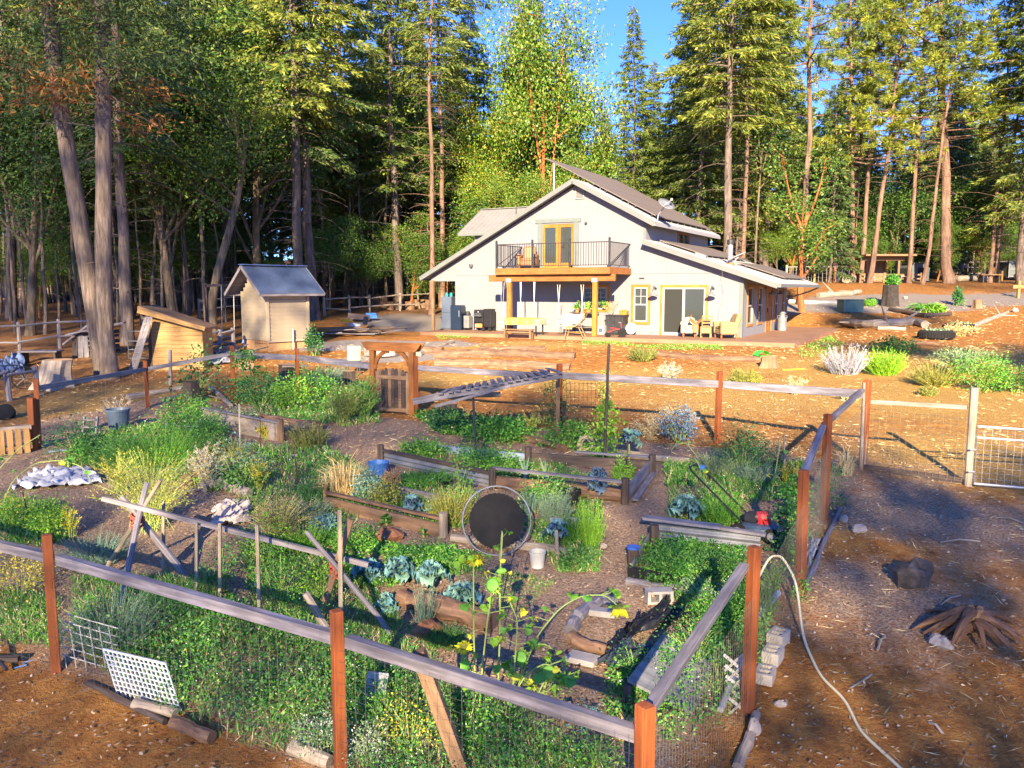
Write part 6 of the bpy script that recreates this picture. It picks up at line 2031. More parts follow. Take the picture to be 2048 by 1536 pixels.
tag(mb.build('twig_coil', M_BAMBOO, None, tuple(b)), 'pale coil of dry vine by the hop pole', 'coil')
b = at(378, 882)
mb = MB()
mb.tube([A(0, 0, 0), A(0, 0, .3)], .015, 6)
mb.tube([A(-.28, 0, .36), A(-.24, 0, .3), A(0, 0, .3), A(.22, 0, .3), A(.26, 0, .42)], .013, 6)
mb.tube([A(-.5, .1, .3), A(-.5, .1, .42), A(-.4, .1, .42)], .012, 6)
tag(mb.build('pipe_stand', M_GALV, None, tuple(b)), 'bent galvanised pipe stand in the marigold patch', 'pipe')
b = at(418, 870)
mb = MB(); mb.tube([A(0, 0, 0), A(.28, .1, .55)], .014, 6); mb.tube([A(.28, .1, .55), A(.36, .12, .62), A(.4, .1, .6)], .02, 6)
tag(mb.build('garden_tool', W_OLD, None, tuple(b)), 'old tool handle leaning on the pale board bed', 'tool')
mb = MB()
for (u, v, h) in ((640, 905, .5), (672, 903, .55), (696, 900, .6), (716, 900, .58)):
    q = at(u, v); mb.tube([q, q + A(0, 0, h)], .007, 4)
q = at(640, 905)
mb.tube([q + A(0, 0, .5), at(716, 900) + A(0, 0, .58)], .006, 4)
tag(mb.build('wire_hoop', M_RUST, None), 'rusty wire hoops in the path below the arbor gate', 'wire hoop')
b = at(486, 897)
mb = MB(); mb.box((0, 0, .03), .42, .25, .025); mb.tube([A(.02, 0, .04), A(-.08, 0, .28)], .012, 6); mb.lathe([(0, 0), (.035, .01), (.035, .05), (0, .06)], (-.09, 0, .27), 10)
tag(mb.build('sprinkler', M_BLUEG, None, tuple(b)), 'sprinkler on a small dark board by the pale bed', 'sprinkler')
b = at(128, 905)
mb = MB(); mb.beam(A(-.3, 0, .02), A(.35, .25, .04), .16, .02)
tag(mb.build('board', mat('pale blue board', (.28, .31, .39), .7, .2, 5), None, tuple(b)), 'pale blue board on the ground right of the doubled post', 'board')
b = at(165, 882)
t = thing('step_ladder', 'small grey step stool overgrown near the left fence', 'stool', tuple(b))
for x in (0, .28):
    MB().beam(A(x, 0, 0), A(x + .02, .1, .5), .04, .05).build('leg', W_GREY, t)
for k in range(3):
    MB().beam(A(0, .03 * k, .14 + .15 * k), A(.29, .03 * k, .14 + .15 * k), .08, .025).build('step', W_GREY, t)
P_GREEN = leafmat('fresh green leaves', [(0.02, 0.10, 0.015), (0.05, 0.19, 0.03), (0.10, 0.28, 0.045), (0.20, 0.36, 0.06)])
P_DARK = leafmat('dark green leaves', [(0.012, 0.06, 0.022), (0.03, 0.11, 0.035), (0.06, 0.17, 0.05), (0.11, 0.23, 0.07)])
P_YELLOW = leafmat('yellow green sprays', [(0.12, 0.15, 0.02), (0.26, 0.27, 0.035), (0.42, 0.38, 0.05), (0.55, 0.46, 0.06)])
P_LIME = leafmat('lime leaves', [(0.06, 0.20, 0.02), (0.14, 0.32, 0.03), (0.27, 0.42, 0.05)])
P_OLIVE = leafmat('olive sprays', [(0.07, 0.10, 0.025), (0.15, 0.18, 0.04), (0.25, 0.26, 0.06), (0.34, 0.30, 0.10)])
P_BLUE = leafmat('blue green kale', [(0.05, 0.13, 0.13), (0.09, 0.20, 0.20), (0.15, 0.29, 0.29), (0.22, 0.38, 0.36)], 0.5, 0.12)
P_INDIGO = leafmat('indigo kale', [(0.045, 0.085, 0.15), (0.08, 0.14, 0.23), (0.13, 0.21, 0.32)], 0.5, 0.12)
P_SAGE = leafmat('grey green leaves', [(0.09, 0.15, 0.10), (0.16, 0.24, 0.16), (0.25, 0.33, 0.23)])
P_STRAW = leafmat('dry straw', [(0.26, 0.18, 0.09), (0.42, 0.32, 0.17), (0.58, 0.47, 0.28)], 0.8, 0.1)
P_GREYDRY = leafmat('grey dry stalks', [(0.20, 0.17, 0.13), (0.34, 0.30, 0.24), (0.47, 0.42, 0.35)], 0.8, 0.1)
P_LAV = leafmat('lavender spikes', [(0.20, 0.19, 0.17), (0.34, 0.33, 0.30), (0.42, 0.36, 0.48), (0.48, 0.46, 0.44)], 0.8, 0.1)
P_CHIP = leafmat('wood chips', [(0.10, 0.06, 0.04), (0.20, 0.13, 0.085), (0.27, 0.19, 0.13), (0.34, 0.27, 0.21)], 0.9, 0.0)
P_PETAL = leafmat('sunflower petals', [(0.75, 0.36, 0.01), (0.85, 0.50, 0.02), (0.88, 0.58, 0.04)], 0.6, 0.3)
P_FLOWER = leafmat('small white flowers', [(0.62, 0.62, 0.58), (0.75, 0.74, 0.72)], 0.7, 0.2)
P_SEED = leafmat('pinkish dock seed', [(0.30, 0.14, 0.07), (0.40, 0.22, 0.11)])
M_STEM = mat('green stem', (0.20, 0.32, 0.06), 0.6, 0.2, 8)
M_STEMP = mat('pale stem', (0.27, 0.36, 0.10), 0.6, 0.2, 8)
M_STALK = mat('dry stalk', (0.36, 0.28, 0.16), 0.8, 0.3, 8)
M_SEEDS = mat('sunflower disc', (0.16, 0.17, 0.03), 0.9, 0.4, 30, bump=.8)
PG = 'plants of the garden'
def plant(label, u, v, w, h, style, m, cat='plant', name='garden_plant', group=PG, n=1.0, leaf=1.0, stem=None, seed=None, top=None, yoff=0.0):
    """one plant: (u, v) its foot, w and h its spread and height in photo pixels"""
    b = at(u, v)
    k = mpp(b)
    W, H = w * k / 2, h * k
    rn = np.random.default_rng(seed if seed is not None else int(u * 13 + v * 7))
    t = thing(name, label, cat, tuple(b), 0, group)
    mb = MB()
    Q, mi = [], []
    px = 2.0 * k                                    # one pixel of the scored picture here
    if style == 'wispy':                            # many thin stems fanning out, small leaves along them
        ns = int(46 * n)
        for s in range(ns):
            a = rn.uniform(0, 6.28); r = W * rn.uniform(0.1, 1.0) ** .7
            hh = H * rn.uniform(0.6, 1.05) * (1 - .35 * (r / W) ** 2)
            e = A(r * math.cos(a), r * math.sin(a), hh)
            pts = bezier((rn.normal() * W * .12, rn.normal() * W * .12, 0), (e[0] * .3, e[1] * .3, hh * .75), e, 6)
            mb.tube(pts, [px * .22] * 5 + [px * .1], 3, cap=False)
            nl = int(34 * n ** .3)
            f = rn.uniform(0.18, 1, nl)
            C = np.column_stack([np.interp(f, np.linspace(0, 1, 6), pts[:, j]) for j in range(3)]) + rn.normal(size=(nl, 3)) * W * .05
            D = unit(pts[-1] - pts[2]) + rn.normal(size=(nl, 3)) * .8
            Q.append(diamonds(C, D, px * leaf * rn.uniform(1.2, 3.0, nl), px * leaf * rn.uniform(.6, 1.2, nl), rn))
    elif style in ('leafy', 'broad', 'low'):
        ncl = int({'leafy': 26, 'broad': 20, 'low': 26}[style] * n)
        ls = px * leaf * {'leafy': 2.6, 'broad': 5.0, 'low': 2.4}[style]
        for s in range(ncl):
            a = rn.uniform(0, 6.28); r = W * rn.uniform(0, 1) ** .5 * .9
            zmax = H * math.sqrt(max(0.05, 1 - (r / W) ** 2 * .85))
            c = A(r * math.cos(a), r * math.sin(a), zmax * rn.uniform(.35 if style != 'low' else .2, .95))
            if s % 2 == 0:
                pts = bezier((c[0] * .25, c[1] * .25, 0), (c[0] * .5, c[1] * .5, c[2] * .8), c, 5)
                mb.tube(pts, px * .3, 3, cap=False)
            nl = 34 if style != 'broad' else 13
            sg = A(W, W, H) * .17
            X = rn.normal(size=(nl, 3)) * sg
            D = unit(X + c * A(.5, .5, 0)) + rn.normal(size=(nl, 3)) * .55 + A(0, 0, -.1)
            P_ = c + X
            P_[:, 2] = np.maximum(P_[:, 2], .01)
            Q.append(diamonds(P_, D, ls * rn.uniform(.6, 1.3, nl), ls * .62 * rn.uniform(.7, 1.2, nl), rn, fold=.15))
    elif style in ('grassy', 'feathery', 'spiky'):
        ns = int({'grassy': 260, 'feathery': 240, 'spiky': 150}[style] * n)
        for s in range(ns):
            a = rn.uniform(0, 6.28); r0 = W * .55 * rn.uniform(0, 1) ** .5
            b0 = A(r0 * math.cos(a), r0 * math.sin(a), 0)
            hh = H * rn.uniform(.45, 1.0) * (1 - .45 * (r0 / W / .55) ** 2)
            out = {'grassy': .7, 'feathery': .8, 'spiky': .75}[style] * W * rn.uniform(.3, 1)
            a2 = a + rn.normal() * .7
            e = b0 + A(out * math.cos(a2), out * math.sin(a2), hh * (1 if style != 'grassy' else rn.uniform(.55, 1)))
            m_ = b0 * .7 + e * .3 + A(0, 0, hh * .45)
            w_ = px * leaf * (.75 if style == 'grassy' else .55)
            s_ = unit(np.cross(e - b0, rn.normal(size=3))) * w_ / 2
            if style == 'grassy':
                Q.append(np.array([[b0 - s_, b0 + s_, m_ + s_ * .9, m_ - s_ * .9], [m_ - s_ * .9, m_ + s_ * .9, e + s_ * .15, e - s_ * .15]]))
            else:
                Q.append(np.array([[b0 - s_, b0 + s_, e + s_ * .4, e - s_ * .4]]))
                nl = 16 if style == 'feathery' else 22
                f = rn.uniform(.25, 1, nl)[:, None]
                C = b0 * (1 - f) + e * f
                D = unit(e - b0) * (.6 if style == 'feathery' else 1.0) + rn.normal(size=(nl, 3)) * (.8 if style == 'feathery' else .5)
                Q.append(diamonds(C, D, px * leaf * rn.uniform(1.0, 2.4, nl), px * leaf * .5, rn))
        mb.tube([A(0, 0, -.02), A(0, 0, H * .25)], px * .4, 4)
    elif style == 'vine':                            # foliage up a column
        ncl = int(26 * n)
        mb.tube([A(0, 0, 0), A(W * .1, 0, H * .5), A(0, 0, H)], px * .35, 4)
        for s in range(ncl):
            z = H * (s + rn.uniform(0, 1)) / ncl
            wr = W * (.45 + .55 * math.sin(math.pi * min(1, z / H * .8 + .25)))
            c = A(rn.normal() * wr * .5, rn.normal() * wr * .4, z)
            nl = 26
            X = rn.normal(size=(nl, 3)) * A(wr * .4, wr * .4, H / ncl * .9)
            Q.append(diamonds(c + X, rn.normal(size=(nl, 3)) + A(0, -.2, -.5), px * leaf * rn.uniform(1.6, 3.2, nl), px * leaf * rn.uniform(1, 2, nl), rn))
    Qc = np.concatenate(Q)
    mats = [m]
    mi = np.zeros(len(Qc), int)
    if top is not None:
        mats.append(top[0])
        zc = Qc[:, 2, 2]
        mi = ((zc > H * top[1]) & (rn.random(len(Qc)) < top[2])).astype(int)
    if mb.nv:
        mb.build('stems', stem or M_STEM, t)
    link('foliage', quickmesh('foliage', Qc, mats, mi if top is not None else None), t)
    return t
YF = leafmat('yellow blossom', [(0.75, 0.50, 0.03), (0.85, 0.65, 0.06)])
OF = leafmat('orange blossom', [(0.85, 0.30, 0.02), (0.85, 0.45, 0.03)])
for a_ in [
    ('large yellow flowering wispy weed left of the pole trellis', 305, 1062, 250, 165, 'wispy', P_YELLOW, dict(n=2.6, stem=M_STEMP)),
    ('yellow green shoots leaning left of the large yellow weed', 240, 985, 110, 90, 'wispy', P_YELLOW, dict(n=.9, stem=M_STEMP)),
    ('olive brown wispy weed behind the bean row', 560, 1085, 180, 100, 'wispy', P_OLIVE, dict(n=2.2, stem=M_STALK)),
    ('dead grey twig bush beside the root log', 412, 975, 90, 95, 'wispy', P_GREYDRY, dict(n=1.3, stem=M_STALK)),
    ('blue green leafy patch right of the dead bush', 475, 968, 110, 85, 'leafy', P_SAGE, dict(n=1.3)),
    ('dark leafy clump under the blue green patch', 490, 985, 80, 60, 'broad', P_DARK, dict(n=1)),
    ('bright yellow green spike plant by the rusty stake', 518, 985, 44, 75, 'wispy', P_YELLOW, dict(n=.7)),
    ('fine green feathery patch behind the yellow weed', 330, 930, 190, 95, 'feathery', P_GREEN, dict(n=2)),
    ('feathery green patch left of the fine patch', 245, 935, 110, 70, 'feathery', P_DARK, dict(n=1.3)),
    ('marigold patch with orange flowers beside the pipe stand', 375, 885, 150, 70, 'leafy', P_GREEN, dict(n=2, top=(OF, .75, .03))),
    ('upper marigold patch in front of the dark stump', 380, 842, 120, 50, 'leafy', P_GREEN, dict(n=1.6, top=(OF, .7, .02))),
    ('olive feathery plant below the sprinkler board', 455, 925, 100, 50, 'feathery', P_OLIVE, dict(n=1.2)),
    ('round bright green bush at the left near the dark stake', 98, 1078, 90, 85, 'leafy', P_LIME, dict(n=1.6)),
    ('yellow green leafy plant at the left edge', 22, 1060, 80, 65, 'leafy', P_LIME, dict(n=1.2, top=(YF, .6, .1))),
    ('yellow flowering clump at the left edge behind the rail', 40, 1200, 130, 100, 'leafy', P_YELLOW, dict(n=1.4)),
    ('yellow flower spikes right of the bright bush', 142, 1078, 50, 70, 'wispy', P_YELLOW, dict(n=.6)),
    ('grey green tangle under the left tripod', 190, 1130, 130, 70, 'feathery', P_SAGE, dict(n=1.4)),
    ('feathery fennel like weeds behind the front rail', 225, 1290, 190, 110, 'feathery', P_SAGE, dict(n=2.4)),
    ('feathery green weeds between the trellis uprights', 350, 1225, 170, 80, 'feathery', P_DARK, dict(n=2)),
    ('olive grass tuft at the trellis uprights', 420, 1215, 90, 70, 'grassy', P_OLIVE, dict(n=1)),
    ('grape leaved bush over the left fence', 395, 795, 95, 95, 'broad', P_DARK, dict(n=1.6, leaf=.75)),
    ('grape vine climbing the red post near the wood slab', 500, 805, 80, 105, 'vine', P_GREEN, dict(n=1.6, leaf=1.2)),
    ('dark leafy bush under the grape vine', 520, 815, 120, 65, 'leafy', P_DARK, dict(n=1.6)),
    ('light green bush behind the pale board bed', 590, 822, 80, 65, 'leafy', P_LIME, dict(n=1.3)),
    ('mid green bush by the stump with the slab', 625, 800, 110, 60, 'leafy', P_GREEN, dict(n=1.5)),
    ('grey green bush under the back rail left of the gate', 650, 770, 110, 45, 'feathery', P_SAGE, dict(n=1.4)),
    ('yellow green wispy bush left of the picket gate', 690, 852, 110, 85, 'wispy', P_OLIVE, dict(n=1.6)),
    ('green wispy bush at the foot of the picket gate', 728, 842, 80, 95, 'wispy', P_GREEN, dict(n=1.2)),
    ('yellow sprays at the end of the pale board bed', 530, 880, 50, 36, 'wispy', P_YELLOW, dict(n=.5)),
    ('grey green herbs inside the pale board bed', 465, 850, 110, 32, 'leafy', P_SAGE, dict(n=1.3)),
    ('drooping dry grass over the pale bed corner', 590, 870, 100, 40, 'grassy', P_STRAW, dict(n=.9)),
    ('olive sprawling plant below the pale bed corner', 620, 895, 80, 55, 'feathery', P_OLIVE, dict(n=1)),
    ('dark leafy clump right of the doubled post', 150, 918, 110, 80, 'leafy', P_DARK, dict(n=1.5)),
    ('leafy green clump beside the step stool', 200, 925, 100, 60, 'leafy', P_GREEN, dict(n=1.4)),
    ('grey twiggy bush behind the dark tub', 235, 850, 80, 60, 'wispy', P_GREYDRY, dict(n=.5, stem=M_STALK)),
    ('strawberry bed under the trellis roof, left half', 905, 862, 110, 40, 'low', P_DARK, dict(n=2, leaf=1.3)),
    ('strawberry bed under the trellis roof, right half', 1000, 878, 130, 46, 'low', P_GREEN, dict(n=2.2, leaf=1.3)),
    ('pale green wispy plant at the end of the strawberry bed', 1062, 866, 60, 42, 'wispy', P_OLIVE, dict(n=.6)),
    ('low dark green patch left of the hop pole', 1135, 896, 110, 50, 'low', P_GREEN, dict(n=1.8, leaf=1.3)),
    ('tall pale hop vine on the slanting pole', 1212, 925, 62, 125, 'vine', P_LIME, dict(n=1.8, leaf=1.4)),
    ('thin hop vine top on the slanting pole', 1208, 800, 26, 60, 'vine', P_OLIVE, dict(n=.6)),
    ('dark leafy vine wrapped round the back fence post', 1112, 852, 70, 105, 'vine', P_OLIVE, dict(n=1.4)),
    ('straw coloured dry weeds left of the grey bush', 1300, 880, 100, 50, 'wispy', P_STRAW, dict(n=.9, stem=M_STALK)),
    ('blue grey bushy weed left of the back red post', 1358, 885, 85, 75, 'leafy', P_INDIGO, dict(n=1.3)),
    ('dry straw halo behind the blue grey weed', 1345, 870, 120, 60, 'wispy', P_STRAW, dict(n=.9, stem=M_STALK)),
    ('dark green bush right of the back red post', 1480, 952, 110, 95, 'leafy', P_DARK, dict(n=2)),
    ('green weeds left of the dark bush', 1430, 950, 80, 50, 'feathery', P_SAGE, dict(n=1.2)),
    ('dry straw weeds near the right corner', 1545, 935, 120, 60, 'wispy', P_STRAW, dict(n=.9, stem=M_STALK)),
    ('small green tuft in the long bed at its right end', 1245, 966, 44, 44, 'leafy', P_LIME, dict(n=.8)),
    ('green leafy row in the long bed, middle', 960, 935, 120, 44, 'leafy', P_GREEN, dict(n=1.6)),
    ('green leafy row in the long bed, right of the pole', 1010, 950, 100, 40, 'leafy', P_GREEN, dict(n=1.2)),
    ('flowering herb patch in the long bed, left', 850, 915, 90, 40, 'leafy', P_GREEN, dict(n=1.3, top=(YF, .8, .04))),
    ('green weeds in front of the metal sheet', 850, 968, 110, 30, 'feathery', P_GREEN, dict(n=1.3)),
    ('yellow green celery like plant before the metal sheet', 922, 995, 60, 70, 'broad', P_LIME, dict(n=.8, leaf=.6)),
    ('yellow green feathery plants left of the trampoline', 905, 1045, 100, 80, 'feathery', P_OLIVE, dict(n=1.6)),
    ('yellowish tall grass left of the trampoline', 880, 1040, 70, 75, 'grassy', P_YELLOW, dict(n=.6)),
    ('tall dry grass clump right of the rusty stakes', 690, 995, 130, 110, 'grassy', P_STRAW, dict(n=1.4, leaf=.8)),
    ('greenish dry grass clump left of the blue tub', 725, 990, 90, 80, 'grassy', P_SAGE, dict(n=1)),
    ('red brown seeding dock beside the blue tub', 783, 990, 40, 60, 'wispy', P_SEED, dict(n=.6, stem=M_STALK)),
    ('olive herb under the red dock', 770, 1018, 70, 55, 'leafy', P_OLIVE, dict(n=1)),
    ('blue green kale clump left of the red dock', 735, 1005, 60, 60, 'leafy', P_BLUE, dict(n=1)),
    ('dark green weeds behind the grey logs', 640, 1000, 90, 40, 'feathery', P_DARK, dict(n=1.1)),
    ('grey green weeds below the straw grass', 620, 1040, 90, 50, 'feathery', P_SAGE, dict(n=1.1)),
    ('green herbs behind the trampoline, right', 1095, 1010, 110, 45, 'leafy', P_GREEN, dict(n=1.4)),
    ('feathery dill right of the trampoline', 1110, 1050, 70, 80, 'feathery', P_SAGE, dict(n=1.2)),
    ('tall pale grass blades behind the trampoline rim', 1058, 1030, 50, 70, 'grassy', P_SAGE, dict(n=.5)),
    ('bright green bolting lettuce by the path', 1180, 1095, 60, 110, 'spiky', P_LIME, dict(n=1.3)),
    ('green tuft left of the bolting lettuce', 1145, 1085, 60, 60, 'feathery', P_GREEN, dict(n=1.1)),
    ('dark weed clump at the foot of the staked kale', 1150, 1140, 70, 46, 'leafy', P_DARK, dict(n=1)),
    ('bright grassy patch right of the big blue collard', 1440, 1050, 90, 70, 'feathery', P_GREEN, dict(n=2)),
    ('grey green weeds behind the mower', 1510, 965, 90, 50, 'feathery', P_SAGE, dict(n=1.2)),
    ('pale lime stalks beside the mower, left', 1572, 975, 20, 75, 'spiky', P_YELLOW, dict(n=.2)),
    ('pale lime stalk beside the mower, right', 1588, 985, 20, 70, 'spiky', P_YELLOW, dict(n=.2)),
    ('leafy green climber at the right fence, upper', 1590, 1040, 60, 90, 'vine', P_GREEN, dict(n=1.5, leaf=1.4)),
    ('leafy green climber at the right fence, lower', 1575, 1110, 70, 110, 'vine', P_DARK, dict(n=1.8, leaf=1.5)),
    ('weeds hugging the netting at the right corner', 1655, 1010, 60, 90, 'vine', P_DARK, dict(n=1.3)),
    ('straw weeds outside the right corner post', 1690, 950, 50, 70, 'grassy', P_STRAW, dict(n=.7)),
    ('bed of mixed green herbs in the right bed, left half', 1340, 1160, 120, 66, 'leafy', P_GREEN, dict(n=2.2)),
    ('bed of mixed green herbs in the right bed, right half', 1430, 1170, 130, 70, 'leafy', P_DARK, dict(n=2.4)),
    ('green herbs at the back of the right bed', 1400, 1128, 160, 40, 'feathery', P_GREEN, dict(n=1.8)),
    ('grey flowering weeds below the right bed', 1420, 1215, 110, 60, 'feathery', P_SAGE, dict(n=1.4, top=(P_FLOWER, .7, .15))),
    ('green weeds at the near side of the right bed', 1450, 1265, 120, 70, 'leafy', P_GREEN, dict(n=1.8)),
    ('bramble bush over the low table', 1390, 1325, 150, 105, 'broad', P_DARK, dict(n=2.6, leaf=.6)),
    ('bramble shoots over the black plastic', 1270, 1370, 130, 80, 'broad', P_DARK, dict(n=1.8, leaf=.55)),
    ('bramble runners at the right rail', 1440, 1390, 80, 90, 'broad', P_DARK, dict(n=1.4, leaf=.6)),
    ('yellow tansy flowers by the near right netting', 1548, 1190, 70, 75, 'wispy', P_DARK, dict(n=.9, top=(YF, .85, .25))),
    ('green weeds inside the right fence by the hose', 1510, 1235, 90, 80, 'feathery', P_DARK, dict(n=1.5)),
    ('green leaves at the foot of the red post beside the hose', 1600, 1205, 36, 50, 'broad', P_GREEN, dict(n=.6, leaf=.6)),
    ('bean plants on the trellis, left end', 445, 1165, 80, 75, 'broad', P_GREEN, dict(n=1.2, leaf=.65)),
    ('bean plants on the trellis, behind the uprights', 530, 1130, 110, 90, 'broad', P_LIME, dict(n=1.6, leaf=.6)),
    ('bean plants on the trellis, middle of the row', 560, 1215, 130, 110, 'broad', P_GREEN, dict(n=2.2, leaf=.6)),
    ('bean plants climbing at the right tripod', 640, 1200, 90, 90, 'broad', P_LIME, dict(n=1.5, leaf=.6)),
    ('leafy plants in front of the right tripod', 610, 1290, 120, 110, 'broad', P_GREEN, dict(n=2, leaf=.55)),
    ('bright green feathery clump right of the beans', 610, 1105, 80, 60, 'feathery', P_LIME, dict(n=1.4)),
    ('blue grey kale patch behind the bean row', 645, 1070, 60, 40, 'leafy', P_BLUE, dict(n=.8)),
    ('clover like green carpet left of the collards', 700, 1090, 120, 34, 'low', P_GREEN, dict(n=2)),
    ('green carpet behind the collard row', 850, 1130, 160, 36, 'low', P_GREEN, dict(n=2.4)),
    ('yellow lit leafy weeds behind the front rail', 822, 1515, 130, 120, 'broad', P_YELLOW, dict(n=1.6, leaf=.5)),  # sunlit yellow is put into the leaf colour
    ('green leafy weeds left of the leaning stake', 770, 1470, 110, 90, 'broad', P_GREEN, dict(n=1.6, leaf=.5)),
    ('white flowering weeds right of the middle red post', 735, 1545, 90, 90, 'leafy', P_SAGE, dict(n=1.4, top=(P_FLOWER, .5, .2))),
    ('white flowering weeds left of the middle red post', 640, 1500, 110, 70, 'leafy', P_SAGE, dict(n=1.4, top=(P_FLOWER, .5, .2))),
    ('round leaved squash plant near the corner', 1195, 1545, 150, 75, 'broad', P_GREEN, dict(n=1.5, leaf=.75)),
    ('squash seedlings by the pale tan stone', 1170, 1465, 80, 50, 'broad', P_BLUE, dict(n=.8, leaf=.7)),
    ('dry grass tuft at the corner post', 1250, 1480, 70, 60, 'grassy', P_STRAW, dict(n=.7)),
    ('leafy dark weeds under the sunflowers', 900, 1400, 130, 80, 'broad', P_DARK, dict(n=1.6, leaf=.55)),
    ('leafy weeds right of the sunflowers', 1080, 1400, 140, 70, 'broad', P_GREEN, dict(n=1.5, leaf=.55)),
    ('pale mugwort stalks at the logs', 850, 1250, 60, 110, 'spiky', P_SAGE, dict(n=.4)),
    ('dark weeds by the pair of old logs', 890, 1290, 90, 40, 'feathery', P_DARK, dict(n=1.2)),
    ('grey purple lavender bush below the patio corner', 1690, 748, 90, 66, 'spiky', P_LAV, dict(n=1.6, stem=M_STALK)),
    ('rounded bright green rosemary bush right of the lavender', 1768, 750, 80, 60, 'spiky', P_LIME, dict(n=2.2)),
    ('low dark green bush behind the rosemary', 1790, 705, 80, 28, 'leafy', P_DARK, dict(n=1.2)),
    ('wispy olive grass left part of the large right bush', 1870, 772, 90, 55, 'feathery', P_OLIVE, dict(n=1.5)),
    ('large green bush at the right side of the bank', 1960, 782, 110, 75, 'leafy', P_GREEN, dict(n=2)),
    ('pale wispy bush behind the large green bush', 1920, 748, 150, 56, 'wispy', P_SAGE, dict(n=1.6)),
    ('dark bush at the right edge of the bank', 2032, 785, 60, 55, 'leafy', P_DARK, dict(n=1.2)),
    ('low olive shrub on the lit slope behind the fence', 1490, 772, 60, 40, 'feathery', P_OLIVE, dict(n=1.4)),
    ('dry brown tuft on the lit slope behind the rail', 1590, 790, 60, 36, 'wispy', P_STRAW, dict(n=.6, stem=M_STALK)),
    ('grey dry shrub on the bank right of the dark pole', 1340, 768, 60, 46, 'wispy', P_GREYDRY, dict(n=.9, stem=M_STALK)),
    ('olive dry shrub on the bank under the tricycle', 1285, 722, 55, 36, 'feathery', P_OLIVE, dict(n=.9)),
    ('dry grass clump on the bank left of the cut stump', 1700, 800, 60, 24, 'grassy', P_STRAW, dict(n=.6)),
    ('small dry weed beside the gate path', 1855, 792, 34, 22, 'feathery', P_OLIVE, dict(n=.6)),
    ('tall reedy green patch in the right yard', 1850, 622, 70, 24, 'grassy', P_GREEN, dict(n=1.3)),
    ('yellowish leafy clump before the reedy patch', 1868, 626, 40, 16, 'leafy', P_LIME, dict(n=.8)),
    ('narrow upright shrub in the right yard', 1915, 611, 18, 32, 'leafy', P_DARK, dict(n=.6)),
    ('small green weed left of the tall dark stump', 1740, 612, 24, 16, 'feathery', P_GREEN, dict(n=.5)),
    ('young leafy sapling at the pump house corner', 628, 712, 34, 50, 'leafy', P_DARK, dict(n=.7)),
    ('dry weeds under the end of the tyre planters', 1920, 672, 120, 24, 'wispy', P_STRAW, dict(n=.7, stem=M_STALK)),
]:
    lab, u, v, w, h, st, m, kw = a_
    plant(lab, u, v, w, h, st, m, **kw)
b = at(1780, 612)
q = plant('green leafy plant growing on top of the tall dark stump', 1780, 612, 26, 18, 'leafy', P_GREEN, n=.7)
q.location = (b[0], b[1], b[2] + 42 * mpp(b))
def leaf_mesh(L, W, m, curl=0.5, wav=0.12, seed=0, name='leaf'):
    rn = np.random.default_rng(seed)
    ph = rn.uniform(0, 6)
    def f(p, q):
        wv = W * (math.sin(math.pi * min(1, .12 + p * .93)) ** .7) * (1 + .15 * math.sin(p * 16 + ph)) if p > .18 else W * .12
        x = L * p * math.cos(curl * p)
        z = L * (.75 * p - curl * 1.15 * p * p)
        s = (q - .5)
        return A(x, s * wv, z + abs(s) * W * .35 * (1 + .3 * math.sin(p * 9 + ph)) + wav * W * math.sin(p * 22 + s * 6 + ph) * abs(s) * 2)
    return MB().grid(f, 9, 4).mesh(name, m, True)
KALE = [leaf_mesh(.42, .26, P_BLUE, .75, .22, s) for s in range(3)] + [leaf_mesh(.3, .2, P_INDIGO, .8, .25, s + 5) for s in range(2)] + [leaf_mesh(.22, .2, P_GREEN, .6, .12, s + 9) for s in range(2)]
def kale(label, u, v, size, nl, which, stemh=0.0, name='kale_plant', cat='kale'):
    b = at(u, v); k = mpp(b)
    t = thing(name, label, cat, tuple(b), 0, 'kale and collard plants')
    rn = np.random.default_rng(int(u + 3 * v))
    hs_ = stemh * k
    MB().tube([A(0, 0, -.02), A(.01, 0, hs_ * .5), A(0, 0, hs_ + .12)], .016, 7).build('stem', M_STEMP, t)
    s = size * k / 2 / (.36 if which[0] < 3 else .26)
    for j in range(nl):
        f = j / nl
        o = link('leaf', KALE[which[j % len(which)]], t, (0, 0, hs_ + .02 + .1 * f), (rn.normal() * .25, -(-.35 + 1.15 * f) + rn.normal() * .15, j * 2.4 + rn.normal() * .3))
        o.scale = (s * (1.05 - .45 * f) * rn.uniform(.8, 1.1),) * 3
    return t
kale('blue green collard at the left end of the collard row', 738, 1158, 92, 20, (0, 1, 2))
kale('blue green collard second in the collard row', 800, 1168, 96, 20, (1, 2, 0), 14)
kale('blue green collard with drooping leaves in the middle of the row', 862, 1186, 92, 18, (2, 0, 1), 24)
kale('large blue green collard at the right end of the row above the logs', 925, 1222, 110, 24, (0, 1, 2), 10)
kale('small pale collard in front of the collard row', 770, 1225, 70, 12, (0, 2, 1))
kale('big blue collard beside the mower handle', 1374, 1045, 90, 22, (0, 1, 2), 18)
kale('small blue collard behind the bean row', 640, 1060, 56, 12, (0, 1))
kale('blue kale on a bare stalk beside the long bed', 1257, 920, 58, 18, (3, 4, 0), 32)
kale('indigo kale bush in front of the long bed', 1194, 1000, 56, 22, (3, 4), 22)
kale('indigo kale overhanging the black pot', 1196, 985, 50, 20, (3, 4), 26)
kale('blue kale on a wooden stake beside the white bucket', 1112, 1105, 56, 20, (3, 0, 4), 34)
kale('blue kale behind the rough log bed', 824, 1030, 54, 18, (3, 4, 0), 8)
kale('grey blue kale right of the kale behind the rough log bed', 862, 1045, 44, 14, (0, 1), 10)
kale('dark broad leaf dock on the rough log bed', 772, 1052, 50, 9, (5, 6))
